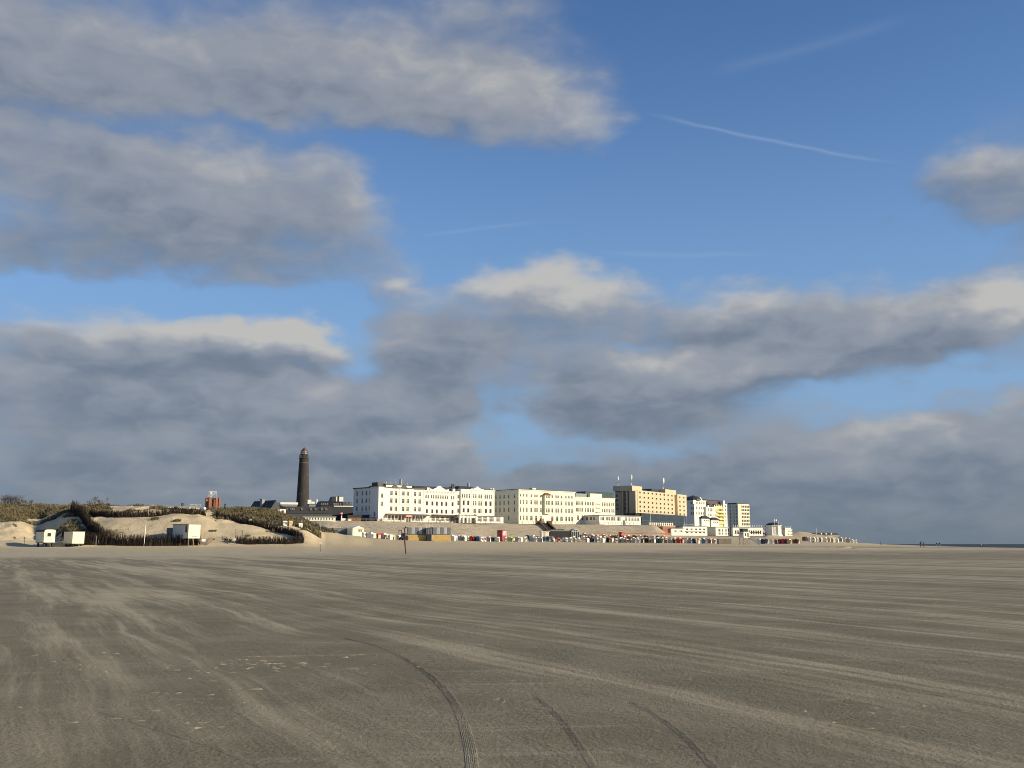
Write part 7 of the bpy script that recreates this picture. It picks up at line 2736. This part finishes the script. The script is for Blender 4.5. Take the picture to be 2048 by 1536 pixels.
# ------------------------------------------------------------------ people
def skin_obj(name, pts, edges, radii, m, parent=None, root=0, sub=1):
    me = bpy.data.meshes.new(name)
    me.from_pydata(pts, edges, [])
    me.materials.append(m)
    o = put(name, me, parent)
    md = o.modifiers.new('skin', 'SKIN')
    for i, r in enumerate(radii):
        v = me.skin_vertices[0].data[i]
        rr = r if isinstance(r, tuple) else (r, r)
        v.radius = rr
        v.use_root = (i == root)
    md.use_smooth_shade = True
    s = o.modifiers.new('sub', 'SUBSURF')
    s.levels = s.render_levels = sub
    return o
M_SKIN = mat('skin', (0.45, 0.27, 0.19), 0.6, 0.08, 4.0)
def person(label, loc, rz, jacket, trousers, hair, pose='walk', h=1.74, arm=(0.12, -.12), phase=1, group=None):
    """one continuous body posed by its joints, with jacket, trousers, hair and shoes over it"""
    k = h / 1.74
    st = .24 * phase if pose == 'walk' else .05
    if pose == 'sit':
        hip, kneeL, kneeR, ankL, ankR = Vector((0, 0, .16)), Vector((.12, -.36, .42)), Vector((-.12, -.38, .34)), Vector((.13, -.66, .06)), Vector((-.13, -.74, .06))
        chest, neck, head = Vector((0, .10, .52)), Vector((0, .10, .66)), Vector((0, .08, .80))
        shL, shR = Vector((.17, .10, .60)), Vector((-.17, .10, .60))
        elL, elR = Vector((.25, -.02, .38)), Vector((-.26, .24, .34))
        haL, haR = Vector((.15, -.28, .38)), Vector((-.27, .30, .08))
    else:
        hip = Vector((0, 0, .92))
        kneeL, kneeR = Vector((.09, -st * .55, .50)), Vector((-.09, st * .35, .49))
        ankL, ankR = Vector((.09, -st * .9, .08)), Vector((-.09, st * 1.15, .12 if pose == 'walk' else .08))
        chest, neck, head = Vector((0, -.02, 1.28)), Vector((0, -.02, 1.47)), Vector((0, -.05, 1.62))
        shL, shR = Vector((.19, -.02, 1.40)), Vector((-.19, -.02, 1.40))
        if pose == 'point':
            elL, haL = Vector((.34, -.12, 1.58)), Vector((.42, -.22, 1.80))
        else:
            elL, haL = Vector((.25, arm[0], 1.13)), Vector((.24, arm[0] * 2.2 - .05, .88))
        elR, haR = Vector((-.25, arm[1], 1.13)), Vector((-.24, arm[1] * 1.4 - .05, .88))
    toeL, toeR = ankL + Vector((0, -.16, -.04)), ankR + Vector((0, -.16, -.05))
    P = [hip, chest, neck, head, head + Vector((0, -.01, .10)), shL, elL, haL, shR, elR, haR, kneeL, ankL, toeL, kneeR, ankR, toeR, hip + Vector((.09, 0, -.04)), hip + Vector((-.09, 0, -.04))]
    R = [(.14, .10), (.15, .10), .055, (.085, .10), (.07, .085), .06, .042, .035, .06, .042, .035, .055, .038, .03, .055, .038, .03, .085, .085]
    E = [(0, 1), (1, 2), (2, 3), (3, 4), (1, 5), (5, 6), (6, 7), (1, 8), (8, 9), (9, 10), (0, 17), (17, 11), (11, 12), (12, 13), (0, 18), (18, 14), (14, 15), (15, 16)]
    # five short fingers on each hand
    for hnd, elb in ((7, 6), (10, 9)):
        d = (P[hnd] - P[elb]).normalized()
        sdv = d.cross(Vector((0, 1, 0)))
        sdv = sdv.normalized() if sdv.length > .1 else Vector((1, 0, 0))
        fw = d.cross(sdv).normalized()
        for q in range(5):
            off = (q - 2) * .016
            ln = (.05, .085, .09, .085, .07)[q]
            b = P[hnd] + fw * off + (sdv * .02 if q == 0 else Vector((0, 0, 0)))
            P.append(b + d * ln)
            R.append(.009)
            E.append((hnd, len(P) - 1))
    o = skin_obj('person', [tuple(p) for p in P], E, R, M_SKIN)
    o.location = loc
    o.rotation_euler = (0, 0, rz)
    o.scale = (k, k, k)
    tag(o, label, 'person', group)
    JP = [hip + Vector((0, 0, .02)), chest, neck - Vector((0, 0, .05)), shL, elL, haL * .88 + elL * .12, shR, elR, haR * .88 + elR * .12]
    skin_obj('jacket', [tuple(p) for p in JP], [(0, 1), (1, 2), (1, 3), (3, 4), (4, 5), (1, 6), (6, 7), (7, 8)], [(.18, .135), (.185, .135), .075, .085, .062, .05, .085, .062, .05], jacket, o)
    TP = [hip, hip + Vector((.09, 0, -.06)), kneeL, ankL + Vector((0, 0, .03)), hip + Vector((-.09, 0, -.06)), kneeR, ankR + Vector((0, 0, .03))]
    skin_obj('trousers', [tuple(p) for p in TP], [(0, 1), (1, 2), (2, 3), (0, 4), (4, 5), (5, 6)], [(.16, .115), .105, .075, .06, .105, .075, .06], trousers, o)
    mb = MB()
    mb.lathe([(.06, .02), (.108, .03), (.115, .07), (.10, .13), (.055, .17), (.01, .185)], 10)
    hr = mb.build('hair', hair, o)
    hr.location = head + Vector((0, .02, -.01))
    mb = MB()
    mb.tube(head + Vector((0, -.10, .0)), head + Vector((0, -.135, -.015)), .018, .01, n=5)
    mb.build('nose', M_SKIN, o)
    for s in (-1, 1):
        mb = MB()
        mb.lathe([(.004, -.012), (.014, 0), (.004, .012)], 6)
        e = mb.build('eye', M_BLACK, o)
        e.location = head + Vector((s * .038, -.092, .025))
        a, t_ = (ankL, toeL) if s > 0 else (ankR, toeR)
        mb = MB()
        mb.prism([(a.x - .05, a.y + .09, a.z - .08), (a.x + .05, a.y + .09, a.z - .08), (a.x + .055, t_.y - .03, a.z - .08), (a.x - .055, t_.y - .03, a.z - .08)], (0, 0, .085))
        mb.build('shoe', M_BLACK, o)
    return o
NAVYC, DARKC, WHITEC, JEANS, TAN = mat('navy_jacket', (0.02, 0.028, 0.05), .8), mat('dark_jacket', (0.02, 0.02, 0.021), .8), mat('white_jacket', (0.75, 0.73, 0.68), .8), mat('jeans', (0.05, 0.065, 0.10), .85), mat('pale_trousers', (0.45, 0.41, 0.34), .85)
HAIRD, HAIRL = mat('dark_hair', (0.03, 0.02, 0.015), .7), mat('fair_hair', (0.3, 0.22, 0.12), .7)
def stand(px, yfeet, h_px, hm=1.74):
    """distance from the figure's height in the photograph, feet on the sand"""
    Y = hm * F_PX / h_px
    return on_ground(px, Y)
person('person in dark coat walking alone at the far shore edge', stand(1761.8, 1090, 7.2), 1.2, DARKC, DARKC, HAIRD)
person('person in dark jacket and jeans raising one arm on the far beach', stand(1841.2, 1094.2, 10.6), -.3, NAVYC, JEANS, HAIRD, 'point', 1.78)
person('person in black coat standing next to the one with a raised arm', stand(1847.6, 1093.5, 9.9), .6, DARKC, DARKC, HAIRD, 'stand')
person('person in dark jacket and pale trousers, slimmer of the strolling pair', stand(1873.4, 1093.2, 8.2), 2.0, DARKC, TAN, HAIRL)
person('person in long dark jacket and pale trousers, taller of the strolling pair', stand(1879.2, 1094.0, 8.9), 1.9, NAVYC, TAN, HAIRD, phase=-1)
person('person in white top and dark trousers at the water line', stand(1962.6, 1094.8, 6.6), 1.3, WHITEC, DARKC, HAIRL)
person('person in white jacket and black trousers walking before the far beach chairs', stand(1626.4, 1091, 7.6), 1.4, WHITEC, DARKC, HAIRL)
person('person in white top strolling beside a companion in black', stand(1637.8, 1088.6, 7.4), 1.5, WHITEC, TAN, HAIRL)
person('person in black strolling beside a companion in white', stand(1641.4, 1088.8, 7.2), 1.5, DARKC, DARKC, HAIRD, phase=-1)
person('person in dark jacket sitting in the sand between the fences', on_ground(452.4, 189.3), .5, DARKC, JEANS, HAIRD, 'sit')
person('person in black leaning back in the sand close to the white board', on_ground(460.2, 189.0), .3, DARKC, DARKC, HAIRD, 'sit')
person('person in dark coat standing up on the crest beside the brick beacon', on_ground(446.8, 227), 1.0, DARKC, DARKC, HAIRD, 'stand')
for k, (px, Y, j) in enumerate(((880, 514, DARKC), (1088.5, 548, WHITEC), (741, 483, DARKC), (1355, 620, DARKC))):
    person(['person in dark coat on the promenade before the arched hotel', 'person in white at the head of the brick steps', 'person in dark coat at the rail near the black garden tent', 'person in dark coat on the promenade by the brick retaining wall'][k], Vector((xpx(px, Y), Y, FAR)), k * 1.3, j, JEANS, HAIRD, 'stand')

# ------------------------------------------------------------------ dune plants
M_GRASS = mat('marram_grass', (0.075, 0.064, 0.030), 0.8, 0.4, 0.7, col2=(0.215, 0.172, 0.082))
M_SCRUB = mat('dune_scrub', (0.040, 0.036, 0.018), 0.85, 0.35, 0.8, col2=(0.10, 0.082, 0.042))
def marram():
    rs = np.random.RandomState(5)
    N = 150000
    Y = rs.uniform(181, 262, N)
    px = rs.uniform(-160, 640, N)
    X = (px - 1024) / F_PX * COS * Y
    Z = heights(X, Y)
    gr = veg(px, X, Y, Z)
    clump = fbm(X * .55, Y * .55, 3)
    keep = (gr * (0.1 + clump * 1.5) > rs.uniform(0.2, 1.1, N)) & ~((Y > 246) & (px > 300))
    keep &= ~((Y > 238) & (rs.uniform(0, 1, N) < .6))
    X, Y, Z, c = X[keep], Y[keep], Z[keep], clump[keep]
    n = len(X)
    print('grass tufts', n)
    for name, sel, m, hh in (('marram_grass', rs.uniform(0, 1, n) < .7, M_GRASS, .62), ('low_scrub', None, M_SCRUB, .42)):
        if sel is None:
            sel = ~prev
        prev = sel
        x, y, z, cs = X[sel], Y[sel], Z[sel], c[sel]
        k = len(x)
        B = 5
        V = np.zeros((k, B, 3, 3))
        for b in range(B):
            a = rs.uniform(0, 2 * np.pi, k)
            w = rs.uniform(.05, .13, k)
            h = hh * rs.uniform(.35, 1.2, k) * np.clip(cs * 2.2 - .35, .3, 1.3)
            ox, oy = rs.normal(0, .14, k), rs.normal(0, .14, k)
            lean = rs.uniform(.1, .5, k) * h
            la = rs.normal(2.6, .8, k)
            V[:, b, 0] = np.stack([x + ox - np.cos(a) * w, y + oy - np.sin(a) * w, z - .05], 1)
            V[:, b, 1] = np.stack([x + ox + np.cos(a) * w, y + oy + np.sin(a) * w, z - .05], 1)
            V[:, b, 2] = np.stack([x + ox + np.cos(la) * lean, y + oy + np.sin(la) * lean, z + h], 1)
        V = V.reshape(-1, 3)
        F = np.arange(len(V)).reshape(-1, 3)
        me = bpy.data.meshes.new(name)
        me.from_pydata(V.tolist(), [], F.tolist())
        me.materials.append(m)
        o = put(name, me)
        tag(o, 'rough tufts of pale marram grass over the dunes' if name == 'marram_grass' else 'dark low scrub between the grass on the dunes', 'grass' if name == 'marram_grass' else 'scrub', kind='stuff')
marram()

def bare_shrub(label, px, Y, h, w, seed, m, leafy=False, group='bare shrubs on the dune crest'):
    rr = random.Random(seed)
    g0 = on_ground(px, Y)
    t = thing('dune_shrub', label, 'shrub', (g0.x, g0.y, g0.z - .1), 0, group)
    mb, tw = MB(), MB()
    def grow(p, d, ln, r, lev):
        q = p + d * ln
        (mb if lev < 2 else tw).tube(p, q, r, r * .65, n=4 if lev < 2 else 3, caps=False)
        if lev >= 4:
            return
        for k in range(rr.choice((2, 3)) if lev < 3 else 2):
            dd = (d + Vector((rr.gauss(0, .42), rr.gauss(0, .42), rr.uniform(-.05, .35)))).normalized()
            grow(q, dd, ln * rr.uniform(.6, .85), r * .62, lev + 1)
    n = max(3, int(w / .26))
    for k in range(n):
        off = Vector((rr.uniform(-w / 2, w / 2), rr.uniform(-.5, .5), 0))
        grow(off, Vector((rr.gauss(0, .22), rr.gauss(0, .22), 1)).normalized(), h * .30 * rr.uniform(.75, 1.2), .075, 0)
    tag(mb.build('stems', M_WOOD, t), kind='stuff')
    mb = tw
    if leafy:
        for k in range(int(260 * w)):
            a, b = rr.uniform(0, 6.28), rr.random() ** .5
            c = Vector((math.cos(a) * b * w * .6, math.sin(a) * b * w * .5, rr.uniform(.1, .95) * h * (1 - .5 * b)))
            s = rr.uniform(.06, .16)
            d1 = Vector((rr.gauss(0, 1), rr.gauss(0, 1), rr.gauss(0, 1))).normalized() * s
            d2 = Vector((rr.gauss(0, 1), rr.gauss(0, 1), rr.gauss(0, 1))).normalized() * s
            mb.poly([c - d1, c + d2, c + d1])
    tag(mb.build('twigs', m, t), kind='stuff')
    return t
M_TWIG = mat('bare_twigs', (0.13, 0.105, 0.075), 0.9, 0.3, 3.0)
k = 0
for px, y0, hpx, w in ((2, 1006, 26, 2.6), (9, 1006, 22, 2.0), (17, 1008, 18, 1.8), (26, 1008, 22, 2.2), (34, 1009, 16, 1.8), (44, 1010, 14, 1.6), (53, 1011, 12, 1.2)):
    Y = 236
    bare_shrub('bare grey-brown shrub in the thicket on the crest at the overgrown end of the dune', px, Y, hpx * Y / F_PX * 1.15, w, 50 + k, M_TWIG, group='thicket on the dune crest')
    k += 1
for px, hpx, w, lab in ((146, 17, 1.8, 'low dense bare shrub on the crest above the thick sloping fence'), (174, 13, .8, 'thin single bare shrub on the crest above the upper fence'), (186, 20, 1.0, 'tallest bare shrub on the crest above the upper fence'), (199, 17, 1.6, 'broad bare shrub on the crest above the upper fence')):
    Y = 236
    bare_shrub(lab, px, Y, hpx * Y / F_PX * 1.15, w, 70 + k, M_TWIG)
    k += 1
for px, Y, h, w, lab in ((78, 240, 1.0, 1.6, 'rounded dark green bush on the dune crest behind the carts'), (104, 240, 1.1, 2.0, 'wider dark green bush on the dune crest behind the carts'), (268, 226, .8, .9, 'small bush on the crest above the bare sand face')):
    bare_shrub(lab, px, Y, h, w, 90 + k, M_SCRUB, True, 'green bushes on the dune crest')
    k += 1
for j, (px, Y, h, w) in enumerate(((612, 290, 1.8, 4), (622, 300, 1.8, 4), (632, 310, 1.7, 4), (642, 318, 1.6, 4), (652, 325, 1.5, 4), (606, 310, 2.0, 5), (618, 330, 2.0, 5), (634, 345, 2.0, 5), (650, 355, 1.8, 4), (664, 360, 1.4, 4))):
    bare_shrub('brown-green shrub in the thicket on the slope below the cream chalet row', px, Y, h, w, 120 + j, M_SCRUB, True, 'thicket below the chalet row')
for j, (px, Y, h, w, lab) in enumerate(((307, 200.0, .8, 1.4, 'sprawling grass bush on the bare sand face above the leaning pole'), (352, 199.0, .7, 1.3, 'round grass bush on the sand face above the stilted hut'), (424, 196, .5, 1.2, 'low grass bush in the opening beside the stilted hut'))):
    bare_shrub(lab, px, Y, h, w, 150 + j, M_GRASS, True, 'grass bushes on the sand face')

# ------------------------------------------------------------------ foreground: tyre tracks and wind-cut sand crusts
def track(pts_px, width, ridges, name='tyre_track', seed=0):
    """ribbed tread print pressed into the sand: raised ribs between pressed grooves"""
    rr = random.Random(seed)
    P = [ground_at(px, py) for px, py in pts_px]
    # resample smoothly
    Q = []
    for i in range(len(P) - 1):
        p0, p1, p2, p3 = P[max(0, i - 1)], P[i], P[i + 1], P[min(len(P) - 1, i + 2)]
        n = max(3, int((p2 - p1).length / .06))
        for k in range(n):
            t = k / n
            Q.append(.5 * ((2 * p1) + (p2 - p0) * t + (2 * p0 - 5 * p1 + 4 * p2 - p3) * t * t + (3 * p1 - p0 - 3 * p2 + p3) * t ** 3))
    Q.append(P[-1])
    o0 = Q[0].copy()
    o0 = Vector((0, 0, 0))
    prof = []
    m = ridges
    for k in range(m):
        x0 = -width / 2 + width * k / m
        w = width / m
        prof += [(x0, .001), (x0 + w * .30, .0026), (x0 + w * .55, .0026), (x0 + w * .8, .001)]
    prof = [(-width / 2 - .022, -.002), (-width / 2 - .006, .002)] + prof + [(width / 2 + .006, .002), (width / 2 + .022, -.002)]
    V, F = [], []
    L = len(prof)
    for i, q in enumerate(Q):
        d = (Q[min(i + 1, len(Q) - 1)] - Q[max(i - 1, 0)]).normalized()
        s = Vector((d.y, -d.x, 0))
        fade = min(1.0, (len(Q) - i) / (len(Q) * .5)) * (1.0 if seed == 1 else .55)
        gap = .9 if vnoise(np.array([i * .045 + seed * 9.0]), np.array([seed * 3.3]))[0] > .24 else .45
        for (x, z) in prof:
            jz = rr.uniform(-.0012, .0012)
            zz = z * fade * gap if z > 0 else z
            zz = .0015 + zz + jz if z > 0 else z
            p = q + s * (x + rr.uniform(-.0015, .0015)) - o0
            V.append((p.x, p.y, zz))
    for i in range(len(Q) - 1):
        for k in range(L - 1):
            a = i * L + k
            F.append((a, a + 1, a + L + 1, a + L))
    me = bpy.data.meshes.new(name)
    me.from_pydata(V, [], F)
    me.materials.append(M_SAND)
    o = put(name, me, BEACH, o0)
    return o
M_SAND_T = mat('track_sand', (0.185, 0.158, 0.112), 0.95, 0.15, 20.0, bump=.4, bscale=60)
M_CRUST = mat('sand_crust', (0.33, 0.28, 0.195), 0.95, 0.12, 14.0, bump=.4, bscale=60)
track([(944, 1560), (944, 1536), (938, 1490), (924, 1440), (906, 1402), (884, 1374), (858, 1350), (828, 1328), (790, 1308), (745, 1290), (690, 1277)], .075, 5, seed=1)
track([(1205, 1560), (1188, 1536), (1160, 1492), (1130, 1450), (1104, 1420), (1086, 1405), (1070, 1396)], .05, 4, seed=2)
track([(1448, 1560), (1428, 1536), (1388, 1492), (1350, 1458), (1316, 1434), (1286, 1416), (1262, 1405)], .055, 4, seed=3)
track([(560, 1560), (520, 1536), (440, 1500), (360, 1474), (290, 1452), (228, 1432), (150, 1412)], .03, 1, seed=4)

def crusts():
    """thin plates of crusted sand left standing by the wind: each its own piece of the beach"""
    rr = random.Random(11)
    protos = []
    for k in range(8):
        mb = MB()
        n = 9
        out, inn = [], []
        for i in range(n):
            a = 2 * math.pi * i / n
            r = rr.uniform(.55, 1.0)
            out.append((math.cos(a) * r * .5, math.sin(a) * r * .30, 0))
            h = rr.uniform(.05, .17) * (1.0 if math.cos(a) > -.2 else .5)
            inn.append((math.cos(a) * r * .40 + rr.uniform(-.03, .03), math.sin(a) * r * .23, h))
        for i in range(n):
            j = (i + 1) % n
            mb.quad(out[i], out[j], inn[j], inn[i])
        c = (rr.uniform(-.08, .08), 0, rr.uniform(.05, .11))
        for i in range(n):
            mb.poly([inn[i], inn[(i + 1) % n], c])
        protos.append(mb.mesh('sand_crust', M_CRUST))
    spots = []
    def clus(cx, cy, sx, sy, n, s0, s1):
        for _ in range(n):
            x, y = rr.gauss(cx, sx), rr.gauss(cy, sy)
            if 1200 < y < 1530:
                spots.append((x, y, rr.uniform(s0, s1)))
    clus(520, 1330, 75, 9, 60, .04, .15)
    clus(110, 1318, 85, 12, 50, .04, .12)
    clus(330, 1325, 80, 22, 18, .06, .14)
    clus(450, 1400, 90, 30, 22, .05, .14)
    clus(600, 1420, 160, 40, 14, .04, .10)
    clus(240, 1430, 130, 40, 16, .04, .11)
    clus(700, 1330, 60, 22, 14, .06, .16)
    clus(950, 1390, 60, 22, 8, .05, .12)
    clus(1330, 1470, 130, 40, 10, .04, .09)
    clus(1250, 1405, 130, 28, 12, .04, .10)
    clus(1800, 1425, 110, 22, 18, .05, .13)
    clus(1540, 1350, 160, 40, 16, .05, .13)
    clus(1100, 1235, 60, 10, 10, .08, .2)
    clus(1790, 1200, 40, 8, 16, .08, .2)
    clus(900, 1290, 90, 20, 12, .06, .16)
    for (x, y, s) in ((510, 1379, .2), (580, 1459, .15), (390, 1456, .16), (825, 1325, .2), (636, 1420, .09), (815, 1418, .1), (957, 1389, .12), (885, 1378, .1), (1312, 1461, .08), (1565, 1480, .09), (1615, 1428, .1), (1755, 1447, .13), (230, 1437, .15), (310, 1422, .16)):
        spots.append((x, y, s))
    for (x, y, s) in spots:
        g0 = ground_at(x, y)
        o = put('sand_crust', rr.choice(protos), BEACH, (g0.x, g0.y, -.002), rr.gauss(0.1, .35), (s * rr.uniform(.7, 1.25), s * rr.uniform(.5, .95), s * rr.uniform(.35, .8)))
crusts()
